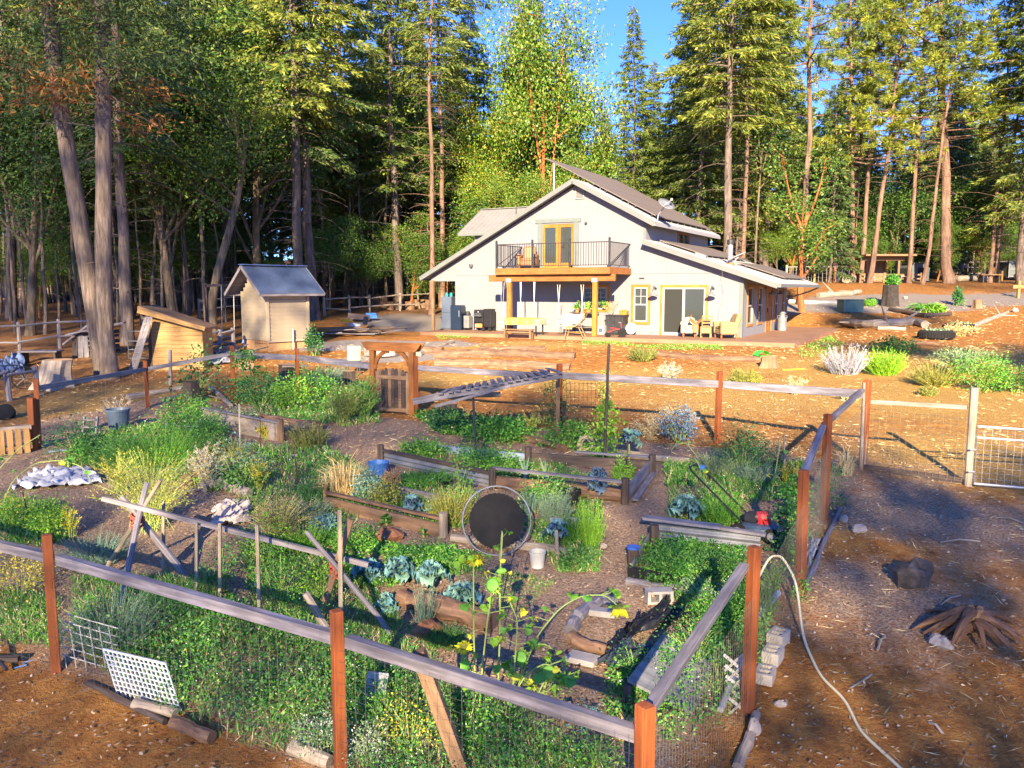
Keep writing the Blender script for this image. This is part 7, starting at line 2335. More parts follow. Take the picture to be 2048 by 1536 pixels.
kale('broad leaf seedling left of the rough log bed corner', 846, 1075, 30, 8, (5, 6))
kale('broad leaf dock in the right herb bed', 1405, 1150, 44, 8, (5, 6))
kale('broad leaf burdock at the right fence', 1585, 1135, 70, 12, (5, 6))
for (u, v, lab) in ((1050, 962, 'white leek with folded leaves in the long bed, left'), (1092, 965, 'white leek with upright leaves in the long bed, right')):
    b = at(u, v); k = mpp(b)
    t = thing('leek', lab, 'leek', tuple(b), 0, PG)
    mb = MB(); mb.tube([A(0, 0, 0), A(0, 0, 14 * k)], 3 * k, 7); mb.build('shank', M_WHITE, t)
    Q = []
    for j in range(7):
        a = j * .9; up = (28 if j % 2 else 8) * k
        Q.append(diamonds([A(0, 0, 10 * k)], [A(math.cos(a) * 10 * k, math.sin(a) * 8 * k, up)], [up + 14 * k], [5 * k], rng))
    link('leaves', quickmesh('leaves', np.concatenate(Q), P_SAGE), t)
def petal_mesh():
    return MB().grid(lambda p, q: A(.085 * p, (q - .5) * .034 * math.sin(math.pi * min(1, .1 + .88 * p)), .01 * math.sin(3 * p)), 4, 2).mesh('petal', P_PETAL, True)
PETAL = petal_mesh()
SLEAF = [leaf_mesh(.2, .17, P_GREEN, .9, .08, 31), leaf_mesh(.18, .15, P_LIME, 1.1, .08, 32), leaf_mesh(.15, .12, YF, 1.2, .1, 33)]
GREENHEAD = mat('green bract', (.16, .40, .05), .7, .2, 12)
def sunflower(label, pts, y=None, head='yellow', nleaf=7, face=(0, -.3, -1), hs_=1.0, r=.009, yellow=1):
    """pts: the stem as photo points from the ground up"""
    b = at(*pts[0])
    yy = b[1]
    W3 = [A(0, 0, 0)] + [at_y(u, v, yy - .02 * i) - b for i, (u, v) in enumerate(pts[1:])]
    W3 = np.array(W3)
    t_ = np.linspace(0, len(W3) - 1, 4 * len(W3))
    path = np.column_stack([np.interp(t_, np.arange(len(W3)), W3[:, k]) for k in range(3)])
    for _ in range(2):
        path[1:-1] = (path[:-2] + 2 * path[1:-1] + path[2:]) / 4
    t = thing('sunflower', label, 'sunflower', tuple(b), 0, 'sunflowers at the front of the garden')
    rn = np.random.default_rng(int(pts[0][0] * 3 + pts[-1][1]))
    MB().tube(path, np.linspace(r, r * .7, len(path)), 7).build('stem', M_STEMP, t, smooth=True)
    for j in range(nleaf):
        f = rn.uniform(.25, .95)
        q = path[int(f * (len(path) - 1))]
        a = rn.uniform(0, 6.28)
        e = q + A(math.cos(a), math.sin(a), .25) * .1
        o = link('leaf', SLEAF[2 if j < yellow else rn.integers(0, 2)], t, tuple(e), (rn.normal() * .3, rn.uniform(.2, 1.0), a))
        o.scale = (rn.uniform(.4, .85),) * 3
        MB().tube([q, e], .004, 4).build('leaf_stalk', M_STEMP, o.parent)
    if head:
        c = path[-1]
        z = unit(A(*face))
        hd = MB()
        hd.lathe([(0, -.03), (.03, -.025), (.055, -.005), (.06, .008), (.045, .012), (0, .014)], (0, 0, 0), 18, 0)
        rot = Vector(z).to_track_quat('Z', 'Y').to_euler()
        o = hd.build('flower_head', M_SEEDS if head == 'yellow' else GREENHEAD, t, tuple(c), rot, smooth=True)
        o.scale = (hs_,) * 3
        bq = []
        n = 24
        for j in range(n):
            a = 2 * math.pi * j / n
            bq.append(diamonds([A(.05 * math.cos(a), .05 * math.sin(a), -.012)], [A(math.cos(a), math.sin(a), rn.uniform(-.5, .3))], [rn.uniform(.03, .055)], [.02], rn))
        link('bracts', quickmesh('bracts', np.concatenate(bq), P_LIME), o)
        if head == 'yellow':
            for j in range(20):
                a = 2 * math.pi * j / 20 + rn.normal() * .06
                link('petal', PETAL, o, (.05 * math.cos(a), .05 * math.sin(a), .002), (rn.normal() * .2, (rn.uniform(-1.1, -.55) if face[2] < -.6 else rn.uniform(-.6, 0)), a))
    return t
sunflower('tall straight sunflower with a drooping yellow head', [(952, 1420), (948, 1290), (947, 1190), (947, 1110), (950, 1112)], nleaf=6, face=(.1, -.6, -.8))
sunflower('nodding sunflower with a large yellow head at the end of a long bent stalk', [(1030, 1395), (1070, 1275), (1120, 1215), (1165, 1190), (1210, 1190), (1232, 1208), (1238, 1216)], nleaf=9, face=(0, -.35, -1), hs_=1.15)
sunflower('small sunflower with a yellow head low on the left', [(915, 1410), (920, 1350), (925, 1308), (927, 1292)], nleaf=5, face=(.2, -.9, -.3), hs_=.7)
sunflower('headless sunflower stalk with yellow leaves rising to the trampoline', [(995, 1410), (1000, 1260), (1000, 1150), (1005, 1065)], head=None, nleaf=9, yellow=4)
sunflower('bare stalk leaning left before the trampoline', [(1000, 1235), (997, 1140), (1004, 1062)], head=None, nleaf=3, yellow=1)
sunflower('sunflower with green heads left of the bare stalk', [(958, 1430), (965, 1330), (975, 1240), (985, 1170)], head='green', nleaf=9, face=(-.2, -.6, .3))
sunflower('leaning sunflower stalk with hanging leaves in the middle', [(1022, 1430), (1030, 1320), (1036, 1240), (1020, 1205)], head=None, nleaf=12, yellow=3)
sunflower('arched sunflower with a round green head hanging right', [(1010, 1425), (1050, 1350), (1090, 1325), (1120, 1340), (1134, 1362)], head='green', nleaf=8, face=(0, -.8, -.4), hs_=1.3)
sunflower('arched sunflower with a half open green head at the far right', [(1040, 1300), (1090, 1285), (1130, 1320), (1162, 1360)], head='green', nleaf=10, face=(.5, -.6, -.4), hs_=1.1)
sunflower('low sunflower bud under the arched stalks', [(1060, 1420), (1090, 1360), (1098, 1345)], head='green', nleaf=8, face=(0, -.7, .4), hs_=1.1)
sunflower('green sunflower bud left of the low bud', [(1030, 1400), (1045, 1340), (1042, 1315)], head='green', nleaf=6, face=(-.3, -.6, .4))
for lab, pts in (('long arched stalk ending over the white plastic sheet', [(5, 1010), (25, 960), (70, 925), (120, 920), (165, 932), (182, 962)]), ('pale arching stalk at the left edge', [(-40, 1000), (0, 935), (40, 895), (80, 870)]),
                 ('yellow bent stalk beside the mower', [(1425, 1040), (1420, 990), (1405, 945), (1392, 920)]), ('tall yellow stalk with pale leaves behind the mower', [(1540, 1005), (1550, 950), (1558, 900), (1560, 878)]),
                 ('drooping bright stalk left of the mower handle', [(1395, 915), (1372, 885), (1350, 890), (1342, 902)])):
    sunflower(lab, pts, head=None, nleaf=4, yellow=1, r=.009)
def scatter(poly, n, rs_):
    poly = np.array(poly, float)
    lo, hi = poly.min(0), poly.max(0)
    pts = np.array([at(u, v) for u, v in poly])
    xlo, xhi, ylo, yhi = pts[:, 0].min(), pts[:, 0].max(), pts[:, 1].min(), pts[:, 1].max()
    X, Y = rs_.uniform(xlo, xhi, n * 3), rs_.uniform(ylo, yhi, n * 3)
    Z = gz(X, Y)
    P = np.column_stack([X, Y, Z])
    u, v = project(P)
    ok = in_poly(u, v, poly)
    cl = np.array([mnoise.noise(Vector((x * 1.3, y * 1.3, 4.2))) + .5 * mnoise.noise(Vector((x * 4, y * 4, 1))) for x, y in zip(X[ok], Y[ok])])
    P = P[ok][rs_.uniform(-.7, .5, len(cl)) < cl + .15]
    return P[:n]
rs2 = np.random.default_rng(21)
COVER = [  # polygon, count, kind, height
    ([(150, 1250), (420, 1210), (700, 1300), (720, 1536), (500, 1500), (330, 1440), (150, 1300)], 4200, 'weed', .2),
    ([(170, 1270), (380, 1230), (700, 1280), (720, 1530), (500, 1490), (330, 1430)], 4200, 'leaf', .26), ([(150, 1250), (420, 1220), (700, 1300), (720, 1530), (500, 1490), (330, 1430)], 5200, 'dark', .3),
    ([(700, 1320), (1000, 1420), (1270, 1560), (1200, 1620), (700, 1620)], 3000, 'weed', .2),
    ([(700, 1330), (1000, 1420), (1250, 1550), (720, 1620)], 3600, 'leaf', .24), ([(700, 1330), (1000, 1420), (1250, 1550), (720, 1620)], 3600, 'dark', .26),
    ([(480, 1090), (700, 1080), (760, 1200), (860, 1290), (900, 1400), (700, 1360), (520, 1280)], 6500, 'weed', .14),
    ([(640, 1080), (960, 1110), (960, 1150), (720, 1180)], 5000, 'leaf', .07),
    ([(150, 1160), (430, 1160), (520, 1260), (300, 1260), (140, 1300)], 5000, 'weed', .16),
    ([(0, 1000), (110, 1010), (130, 1090), (0, 1100)], 1800, 'weed', .16),
    ([(0, 1180), (120, 1200), (120, 1300), (0, 1290)], 2200, 'weed', .12),
    ([(150, 880), (440, 830), (470, 900), (440, 990), (220, 940), (120, 940)], 5200, 'weed', .2),
    ([(420, 900), (640, 890), (760, 960), (700, 1060), (500, 1040)], 5200, 'weed', .14),
    ([(480, 800), (740, 770), (760, 850), (560, 850)], 4200, 'weed', .2),
    ([(820, 830), (1080, 850), (1060, 890), (880, 870)], 2200, 'leaf', .16),
    ([(800, 890), (1060, 910), (1200, 960), (1000, 970), (790, 930)], 2600, 'weed', .12),
    ([(780, 960), (960, 985), (930, 1060), (840, 1060), (660, 1000)], 3600, 'weed', .14),
    ([(1040, 1000), (1200, 1010), (1200, 1150), (1120, 1150), (1050, 1060)], 3000, 'weed', .14),
    ([(1330, 930), (1620, 930), (1590, 1000), (1480, 1010), (1480, 1070), (1420, 1070), (1340, 1040)], 4400, 'weed', .16),
    ([(1280, 1090), (1490, 1110), (1480, 1260), (1400, 1240), (1290, 1170)], 5200, 'leaf', .16),
    ([(1380, 1190), (1560, 1180), (1500, 1420), (1330, 1500), (1300, 1380)], 5200, 'leaf', .22),
    ([(1220, 1350), (1340, 1320), (1300, 1470), (1200, 1440)], 1800, 'leaf', .2),
    ([(880, 1130), (1120, 1160), (1040, 1230), (930, 1180)], 700, 'weed', .06),
    ([(1240, 690), (1440, 688), (1450, 700), (1330, 700)], 1500, 'lawn', .07),
    ([(1595, 700), (1660, 672), (1690, 690), (1640, 720), (1600, 715)], 1500, 'lawn', .12),
    ([(1170, 680), (1260, 684), (1260, 692), (1160, 690)], 700, 'lawn', .06),
    ([(870, 672), (940, 668), (940, 676), (880, 680)], 400, 'lawn', .06),
]
Qg, Ql, Qla, Qw, Qd, Qk = [], [], [], [], [], []
for poly, n, kd, h in COVER:
    P = scatter(poly, n, rs2)
    m = len(P)
    k = np.array([mpp(p) for p in P]) * 2
    if kd in ('leaf', 'dark'):
        P[:, 2] += .14 * np.maximum(0, np.array([mnoise.noise(Vector((x * 2.1, y * 2.1, 7))) for x, y in P[:, :2]]))
        P[:, 2] += rs2.uniform(0.02, 1, m) ** 1.3 * h
        D = rs2.normal(size=(m, 3)) + A(0, -.3, .1)
        (Ql if kd == 'leaf' else Qk).append(diamonds(P, D, k * rs2.uniform(1.8, 6.0, m), k * rs2.uniform(1.0, 3.4, m), rs2, .15))
        j = rs2.random(m) < .03
        Qw.append(diamonds(P[j] + A(0, 0, .05), rs2.normal(size=(j.sum(), 3)), k[j] * 1.6, k[j] * 1.5, rs2))
    else:
        hh = h * rs2.uniform(.4, 1.15, m)
        D = np.column_stack([rs2.normal(size=m) * .5, rs2.normal(size=m) * .5, np.ones(m)])
        Qq = diamonds(P, D, hh, k * (.9 if kd == 'weed' else .8), rs2)
        if kd == 'weed':
            j = rs2.random(m) < .22; Qd.append(Qq[j]); Qq = Qq[~j]
        (Qg if kd == 'weed' else Qla).append(Qq)
        if kd == 'weed':
            P2 = P + D * (hh * rs2.uniform(.3, 1, m))[:, None]
            Qg.append(diamonds(P2, rs2.normal(size=(m, 3)), k * rs2.uniform(1.5, 3.2, m), k * rs2.uniform(.7, 1.4, m), rs2))
            j = rs2.random(m) < .03
            Qw.append(diamonds(P2[j] + A(0, 0, .03), rs2.normal(size=(j.sum(), 3)), k[j] * 1.5, k[j] * 1.4, rs2))
for nm, lst, mt, lab in (('weeds', Qg, P_GREEN, 'thin green weeds growing all over the garden floor'), ('ground_leaves', Ql, P_GREEN, 'low broad leaved ground cover in the beds and under the fence'),
                         ('grass', Qla, P_GREEN, 'bright grass strips along the edge of the patio'), ('dark_leaves', Qk, P_DARK, 'dark leafy weeds crowding behind the front fence'), ('dry_stems', Qd, P_STRAW, 'dry straw stems standing among the green weeds'), ('white_flowers', Qw, P_FLOWER, 'tiny white flowers scattered through the weeds')):
    tag(link(nm, quickmesh(nm, np.concatenate(lst), mt)), lab, nm.replace('_', ' ').split()[-1], kind='stuff')
def litter(n, xr, yr, size, wid, zl, rs_, poly=None):
    X = rs_.uniform(*xr, n); Y = yr[0] + (yr[1] - yr[0]) * rs_.uniform(0, 1, n) ** 1.3
    P = np.column_stack([X, Y, gz(X, Y) + rs_.uniform(.0, zl, n) + .02])
    D = rs_.normal(size=(n, 3)) * A(1, 1, .18)
    k = np.maximum(np.abs(Y), 4) / FPX * 2
    return diamonds(P, D, np.maximum(size * rs_.uniform(.4, 1.4, n), k * .9), np.maximum(wid * rs_.uniform(.5, 1.3, n), k * .35), rs_)
tag(link('wood_chips', quickmesh('wood_chips', np.concatenate([litter(26000, (-14, 7), (3, 20), .05, .018, .02, rs2), litter(6000, (1, 10), (3, 14), .05, .008, .02, rs2)]), P_CHIP)), 'pale wood chips and bark bits strewn over the garden floor', 'wood chips', kind='stuff')
tag(link('dry_straw', quickmesh('dry_straw', np.concatenate([litter(12000, (-16, 20), (14, 32), .16, .010, .05, rs2), litter(5000, (3, 12), (4, 16), .14, .006, .03, rs2), litter(4000, (8, 34), (26, 50), .2, .02, .06, rs2)]), P_STRAW)), 'dry straw and fallen needles on the bare ground', 'straw', kind='stuff')
tag(link('pebbles', quickmesh('pebbles', litter(3000, (-8, 10), (3, 12), .03, .03, .015, rs2), M_STONE)), 'small pebbles on the bare yard', 'pebbles', kind='stuff')
def hx_(u, Y):
    t = (u - 1024) / FPX * 1.0
    return (t * (33.4 + .878 * Y) - 9.47 - .479 * Y) / (.878 + .479 * t)
def hthing(name, label, cat, u, Y, z=0.0, rz=0.0, group=None):
    return thing(name, label, cat, tuple(house_w(hx_(u, Y), Y, z)), HROT + rz, group)
t = hthing('freezer', 'dark blue upright freezer at the carport corner', 'freezer', 916, -0.45, 0.0, .15)
MB().box((0, 0, .6), .55, .55, 1.2, bevel=.02).build('body', M_NAVY, t); MB().box((0, -.285, .62), .52, .03, 1.12, bevel=.01).build('door', M_NAVY, t)
MB().box((.2, -.31, .8), .02, .03, .3).build('handle', M_GALV, t)
t = hthing('fridge', 'tall blue grey fridge standing in the carport opening', 'fridge', 899, 0.3, 0.0, .1)
FR = mat('blue grey enamel', (.085, .11, .16), .4, .1, 3)
MB().box((0, 0, .8), .55, .6, 1.6, bevel=.02).build('body', FR, t); MB().box((0, -.31, 1.2), .53, .03, .76, bevel=.01).build('door', FR, t); MB().box((0, -.31, .42), .53, .03, .74, bevel=.01).build('door', FR, t)
for k, dx in enumerate((-.14, .12)):
    o = MB().lathe([(.07, 0), (.08, .02), (.08, .14), (.05, .17), (.05, .2), (0, .2)], (0, 0, 0), 12).build('jar', mat('teal glass', (.03, .25, .28), .2, .1, 4), None, tuple(house_w(hx_(899, .3) + dx, .3, 1.6)))
    tag(o, ('left' if k == 0 else 'right') + ' teal jar on top of the tall fridge', 'jar', 'jars on the fridge')
t = hthing('utility_box', 'small grey machine beside the freezer', 'machine', 936, -.3)
MB().box((0, 0, .4), .3, .35, .6, bevel=.02).build('body', M_DULLGALV, t); MB().lathe([(.1, 0), (.12, .05), (.1, .2), (0, .22)], (0, 0, .7), 12).build('cap', M_IRON, t)
for x in (-.12, .12): MB().box((x, 0, .05), .05, .3, .1).build('foot', M_BLACK, t)
t = hthing('grill', 'black smoker grill with side cabinet on the patio', 'grill', 968, -.55)
MB().box((-.18, 0, .55), .5, .5, .35, bevel=.03).build('cook_box', M_BLACK, t)
mb = MB(); mb.prism([(-.43, -.25, .73), (.07, -.25, .73), (.07, -.18, 1.0), (-.43, -.18, 1.0)], (0, .42, 0)); mb.build('lid', M_BLACK, t)
MB().tube([(-.36, -.29, .8), (0, -.29, .8)], .012, 6).build('handle', M_GALV, t)
MB().beam((-.45, -.36, .72), (.1, -.36, .72), .16, .02).build('front_shelf', M_DULLGALV, t)
MB().lathe([(.03, 0), (.035, .01), (0, .015)], (-.18, -.225, .9), 12, axis=(0, -1, 0)).build('gauge', M_WHITE, t)
MB().box((.3, 0, .62), .4, .48, .85, bevel=.02).build('side_cabinet', M_BLACK, t)
mb = MB()
for x in (-.42, .06):
    mb.beam((x, -.2, .05), (x, -.2, .45), .04, .04); mb.beam((x, .2, .05), (x, .2, .45), .04, .04)
mb.beam((-.42, 0, .15), (.06, 0, .15), .4, .02)
mb.build('cart_frame', M_BLACK, t)
MB().box((-.18, 0, .26), .3, .3, .2).build('pellet_bag', mat('orange bag', (.5, .2, .06), .8, .3, 8), t)
wh = MB().lathe([(0, -.02), (.08, -.02), (.09, 0), (.08, .02), (0, .02)], (0, 0, 0), 14, axis=(0, 1, 0)).mesh('wheel', M_RUBBER)
for x, y in ((.1, -.25), (.45, -.25), (-.42, .22), (.45, .22)): link('wheel', wh, t, (x, y, .09))
t = hthing('table', 'patio table standing behind the wooden bench', 'table', 1048, -2.5)
MB().box((0, 0, .7), 1.7, .8, .04).build('table_top', W_BROWN, t)
lg = MB().beam((0, 0, 0), (0, 0, .68), .05, .05).mesh('leg', M_IRON)
for x in (-.75, .75):
    for y in (-.32, .32): link('leg', lg, t, (x, y, 0))
t0 = hthing('tablecloth', 'lime green cloth with a pale lace border over the patio table', 'tablecloth', 1048, -2.5)
def cloth(p, q, W=2.0, D=1.12, drop=.34):
    x, y = (p - .5) * W, (q - .5) * D
    ox, oy = max(0, abs(x) - .86), max(0, abs(y) - .41)
    o = ox + oy
    return A(math.copysign(min(abs(x), .87) + ox * .12, x), math.copysign(min(abs(y), .42) + oy * .15 + .02 * math.sin(x * 12) * (oy > 0), y), .735 - o * 1.9 + .008 * math.sin(x * 9 + y * 7))
MB().grid(lambda p, q: cloth(.12 + p * .76, q), 26, 18).build('green_cloth', M_LIME, t0, smooth=True)
MB().grid(lambda p, q: cloth(p, q) - A(0, 0, .006), 30, 18).build('lace_cloth', M_CREAM, t0, smooth=True)
t = hthing('bench', 'weathered brown wooden bench in front of the patio table', 'bench', 1037, -3.3, -.16)
MB().box((0, 0, .42), 1.45, .3, .05, bevel=.006).build('seat', W_BROWN, t)
MB().box((0, 0, .33), 1.2, .03, .1).build('apron', W_BROWN, t)
for x in (-.62, .62): MB().beam((x, 0, -.05), (x * .98, 0, .39), .07, .26).build('leg', W_BROWN, t)
t = hthing('rattan_chair', 'honey coloured rattan chair facing left on the patio edge', 'chair', 1152, -2.75, 0, .2)
mb = MB()
for y in (-.25, .25):
    mb.tube(bezier((-.35, y, .42), (.2, y, .3), (.42, y, 1.0), 9), .02, 6)
    mb.tube([(-.35, y, .42), (-.42, y, 0)], .018, 6); mb.tube([(.15, y, .42), (.35, y, 0)], .018, 6)
    mb.tube([(-.3, y, .2), (.25, y, .15)], .012, 5)
mb.build('frame', M_WICK, t)
mb = MB()
for k in range(14):
    f = k / 13
    q = (1 - f) ** 2 * A(-.35, 0, .42) + 2 * f * (1 - f) * A(.2, 0, .3) + f * f * A(.42, 0, 1.0)
    mb.tube([q + A(0, -.25, 0), q + A(0, .25, 0)], .014, 5)
mb.build('woven_seat', M_WICK, t)['kind'] = 'stuff'
t = hthing('porch_swing', 'white wooden porch swing hung from the balcony beam by ropes', 'swing', 1140, -2.18, .42)
for k in range(4): MB().box((0, -.18 + k * .12, 0), 1.15, .09, .025).build('seat_slat', M_WHITE, t)
for k in range(5): MB().beam((-.55, .24 + k * .02, .1 + k * .09), (.55, .24 + k * .02, .1 + k * .09), .02, .075).build('back_slat', M_WHITE, t)
for x in (-.55, .55):
    MB().beam((x, -.22, .25), (x, .28, .28), .06, .03).build('armrest', M_WHITE, t)
    mb = MB(); mb.tube([(x, -.2, 0), (x, 0, 1.0), (x + .06, 0, 1.75)], .012, 5); mb.tube([(x, .22, .1), (x, 0, 1.0), (x - .06, 0, 1.75)], .012, 5); mb.build('rope', M_ROPE, t)
for k, u in enumerate((1041, 1068)):
    x = hx_(u, -2.18)
    mb = MB(); mb.tube([(x - .02, -2.18, 2.32), (x, -2.18, 1.5), (x + .03, -2.18, 1.2)], .016, 5); mb.tube([(x + .04, -2.18, 2.32), (x + .01, -2.18, 1.6)], .012, 5); mb.tube([(x + .01, -2.18, 1.2), (x + .12, -2.1, .45)], .005, 4)
    tag(mb.build('rope', M_ROPE, None, (HX, HY, 0), (0, 0, HROT)), ('first' if k == 0 else 'second') + ' white rope hanging from the beam near the left porch post', 'rope', 'ropes hanging from the beam')
mb = MB()
x = hx_(1002, -2.1)
mb.tube([(x, -2.1, 2.32), (x + .02, -2.1, .5)], .006, 4); mb.tube([(x + .16, -2.1, 2.32), (x + .06, -2.1, .5)], .006, 4); mb.box((x + .04, -2.1, .48), .4, .15, .03)
tag(mb.build('child_swing', M_ROPE, None, (HX, HY, 0), (0, 0, HROT)), 'thin child swing seat on two lines left of the left porch post', 'swing')
t = hthing('tricycle', 'small red and yellow child tricycle on the patio edge', 'tricycle', 1230, -2.3, 0, .5)
mb = MB().tube([(.28, 0, .32), (.05, 0, .34), (-.3, 0, .2)], .018, 7); mb.tube([(.28, 0, .2), (.24, 0, .58)], .014, 6); mb.tube([(-.3, -.18, .1), (-.3, .18, .1)], .012, 6); mb.tube([(-.3, 0, .1), (-.3, 0, .22)], .012, 6)
mb.build('frame', M_RED, t)
MB().tube([(.16, -.2, .6), (.24, -.08, .6), (.24, .08, .6), (.16, .2, .6)], .012, 6).build('handlebar', M_WHITE, t)
MB().lathe([(.0, 0), (.1, .01), (.11, .04), (0, .05)], (-.12, 0, .36), 12).build('saddle', M_RED, t)
for (x, y, r) in ((.3, 0, .19), (-.3, -.2, .1), (-.3, .2, .1)):
    w = MB().lathe([(r * .86, -.02), (r, -.012), (r, .012), (r * .86, .02)], (x, y, r), 18, axis=(0, 1, 0)).build('wheel', M_RUBBER, t)
    MB().lathe([(0, -.012), (r * .86, -.01), (r * .86, .01), (0, .012)], (x, y, r), 14, axis=(0, 1, 0)).build('hub', M_YEL if r < .15 else M_CREAM, w)
t = hthing('cabinet', 'black cabinet with two doors under the window trim', 'cabinet', 1233, -.4)
MB().box((0, 0, .42), .85, .55, .82, bevel=.01).build('body', M_BLACK, t)
for x in (-.21, .21): MB().box((x, -.285, .42), .4, .02, .74).build('door', M_IRON, t)
MB().box((0, 0, .845), .92, .6, .03).build('counter', M_IRON, t)
t = hthing('crate', 'orange crate of gourds on the black cabinet', 'crate', 1247, -.35, .86)
for (x, y, sx, sy) in ((0, -.12, .34, .015), (0, .12, .34, .015), (-.17, 0, .015, .24), (.17, 0, .015, .24)): MB().box((x, y, .09), sx, sy, .16).build('side', W_TRIM, t)
for k in range(5):
    o = MB().lathe([(0, -.05), (.045, -.03), (.055, 0), (.045, .03), (.01, .045), (0, .05)], (-.11 + k * .055, (k % 2) * .06 - .03, .19), 10).build('gourd', mat('orange gourd', (.65, .2, .03), .5, .2, 8), None, tuple(house_w(hx_(1247, -.35), -.35, .86)), (0, 0, HROT))
    tag(o, 'small orange gourd in the crate on the black cabinet', 'gourd', 'gourds in the crate')
t = hthing('plant_shelf', 'dark low shelf bench below the kitchen window', 'shelf', 1168, -.35)
MB().box((0, 0, .92), 1.3, .35, .04).build('shelf_board', W_OLD, t); MB().box((.05, 0, .3), 1.1, .3, .035).build('shelf_board', W_OLD, t)
for x in (-.5, .55): MB().box((x, 0, .46), .04, .3, .9).build('leg', M_IRON, t)
def potted(label, u, Y, z, r, h, pm, fm, fh, g='pots on the shelf below the window'):
    t = hthing('potted_plant', label, 'potted plant', u, Y, z, 0, g)
    MB().lathe([(r * .75, 0), (r, h), (r * 1.1, h), (r * 1.1, h * 1.12), (r * .9, h * 1.12), (r * .7, h * .9), (0, h * .9)], (0, 0, 0), 14).build('pot', pm, t)
    n = 90
    X = rng.normal(size=(n, 3)) * A(r * .8, r * .8, fh * .3) + A(0, 0, h + fh * .4)
    link('foliage', quickmesh('foliage', diamonds(X, rng.normal(size=(n, 3)) + A(0, 0, .5), .11, .06, rng), fm), t)
potted('terracotta pot with a small green plant left on the shelf', 1154, -.35, .94, .1, .17, M_TERRA, P_GREEN, .25)
potted('bushy bright green plant in a brown pot right on the shelf', 1176, -.4, .94, .12, .12, M_TERRA, P_LIME, .3)
potted('pot plant on the sill of the kitchen window', 1208, -.12, 1.1, .09, .14, M_TERRA, P_GREEN, .22)
o = MB().lathe([(.08, 0), (.14, .12), (.15, .3), (.08, .42), (.1, .5), (.06, .52), (0, .52)], (0, 0, 0), 16).build('urn', M_BLACK, None, tuple(house_w(hx_(1159, -.2), -.2, .94)), smooth=True)
tag(o, 'tall black urn at the back of the shelf below the window', 'urn')
t = hthing('litter_box', 'white box with a blue front on the patio beside the porch post', 'box', 1203, -.8)
MB().box((0, 0, .2), .36, .36, .4, bevel=.02).build('body', M_WHITE, t); MB().box((.03, -.19, .2), .16, .02, .16).build('label_panel', M_BLUEG, t)
o = MB().lathe([(0, .0), (.24, .01), (.26, .03), (.24, .045), (0, .05)], (0, 0, 0), 24, axis=(0.1, -1, .25)).build('round_tray', M_WHITE, None, tuple(house_w(hx_(1262, -.35), -.35, .27)), (0, 0, HROT))
tag(o, 'round white tray leaning against the wall right of the black cabinet', 'tray')
mb = MB(); mb.tube([(0, 0, 0), (.08, .25, 1.0)], .014, 6); mb.beam((0, 0, 0), (.01, .03, .2), .22, .05)
tag(mb.build('broom', W_STAKE, None, tuple(house_w(hx_(1207, -.3), -.3, 0)), (0, 0, HROT)), 'broom leaning on the wall left of the black cabinet', 'broom')
mb = MB()
for k in range(22): mb.tube([(0, 0, 0), (rng.normal() * .1, rng.normal() * .05, .25), (rng.normal() * .22, rng.normal() * .1, .6)], .004, 3)
tag(mb.build('twig_bunch', M_STALK, None, tuple(house_w(hx_(1222, -.25), -.25, .86)), (0, 0, HROT)), 'bunch of dry twigs standing on the black cabinet', 'twigs')
def armchair(name, label, cat, u, Y, z, rz, m, tall=1.0, wide=1.0, group=None):
    t = hthing(name, label, cat, u, Y, z, rz, group)
    w = .42 * wide
    MB().box((0, -.02, .27), 2 * w - .26, .68, .22, bevel=.03).build('base', m, t)
    MB().box((0, -.06, .43), 2 * w - .27, .6, .13, bevel=.045).build('cushion', m, t)
    MB().beam((0, .28, .32), (0, .46, .98 * tall), .62 * wide, .2, up=(0, 1, 0), bevel=.07).build('backrest', m, t)
    for s in (-1, 1):
        mb = MB(); mb.box((s * (w - .05), -.02, .36), .17, .72, .4, bevel=.05); mb.tube([(s * (w - .05), -.4, .57), (s * (w - .05), .3, .57)], .1, 12)
        mb.build('armrest', m, t, smooth=False)
        for y in (-.32, .3): MB().lathe([(.025, 0), (.045, .06), (.03, .16)], (s * (w - .08), y, 0), 8).build('leg', W_ORANGE, t)
    return t
armchair('armchair', 'worn tan armchair on the patio at the house corner', 'armchair', 1452, -.75, 0, -1.0, M_TAN, 1.0, 1.1)
armchair('leather_chair', 'tan leather armchair on the balcony behind the railing', 'armchair', 1056, -.9, 2.88, .3, M_LEATHER, 1.05, 1.0)
armchair('armchair', 'pale armchair standing in for the reflection in the sliding door glass', 'armchair', 1378, -.55, 0, .3, M_CREAM, .8, .75)  # solid chair made for a reflection in the door glass
t = hthing('chair', 'pale wooden chair with slatted back left of the tan armchair', 'chair', 1412, -.75, 0, .15)
MB().box((0, 0, .44), .42, .42, .04, bevel=.006).build('seat', W_PINE, t)
MB().box((0, -.02, .3), .4, .38, .22).build('seat_box', M_TAN, t)
for x in (-.19, .19):
    MB().beam((x, -.19, 0), (x, -.19, .43), .035, .035).build('leg', W_PINE, t)
    MB().beam((x, .19, 0), (x, .22, .9), .035, .035).build('leg', W_PINE, t)
for z in (.6, .72, .85): MB().box((0, .21, z), .38, .02, .07).build('back_slat', W_PINE, t)
t = hthing('saddle', 'brown leather riding saddle on a stand by the sliding door', 'saddle', 1391, -.75, .45, .2)
MB().grid(lambda p, q: A((p - .5) * .5, math.sin((q - .5) * 2.6) * .2, .28 + .07 * math.cos(p * 6.28) - .2 * (1 - math.cos((q - .5) * 2.6))), 12, 12).build('seat', M_LEATHER, t, smooth=True)
for s in (-1, 1): MB().prism([(-.12, s * .2, .1), (.12, s * .2, .1), (.08, s * .22, -.25), (-.08, s * .22, -.25)], (0, .02 * s, 0)).build('flap', M_LEATHER, t)
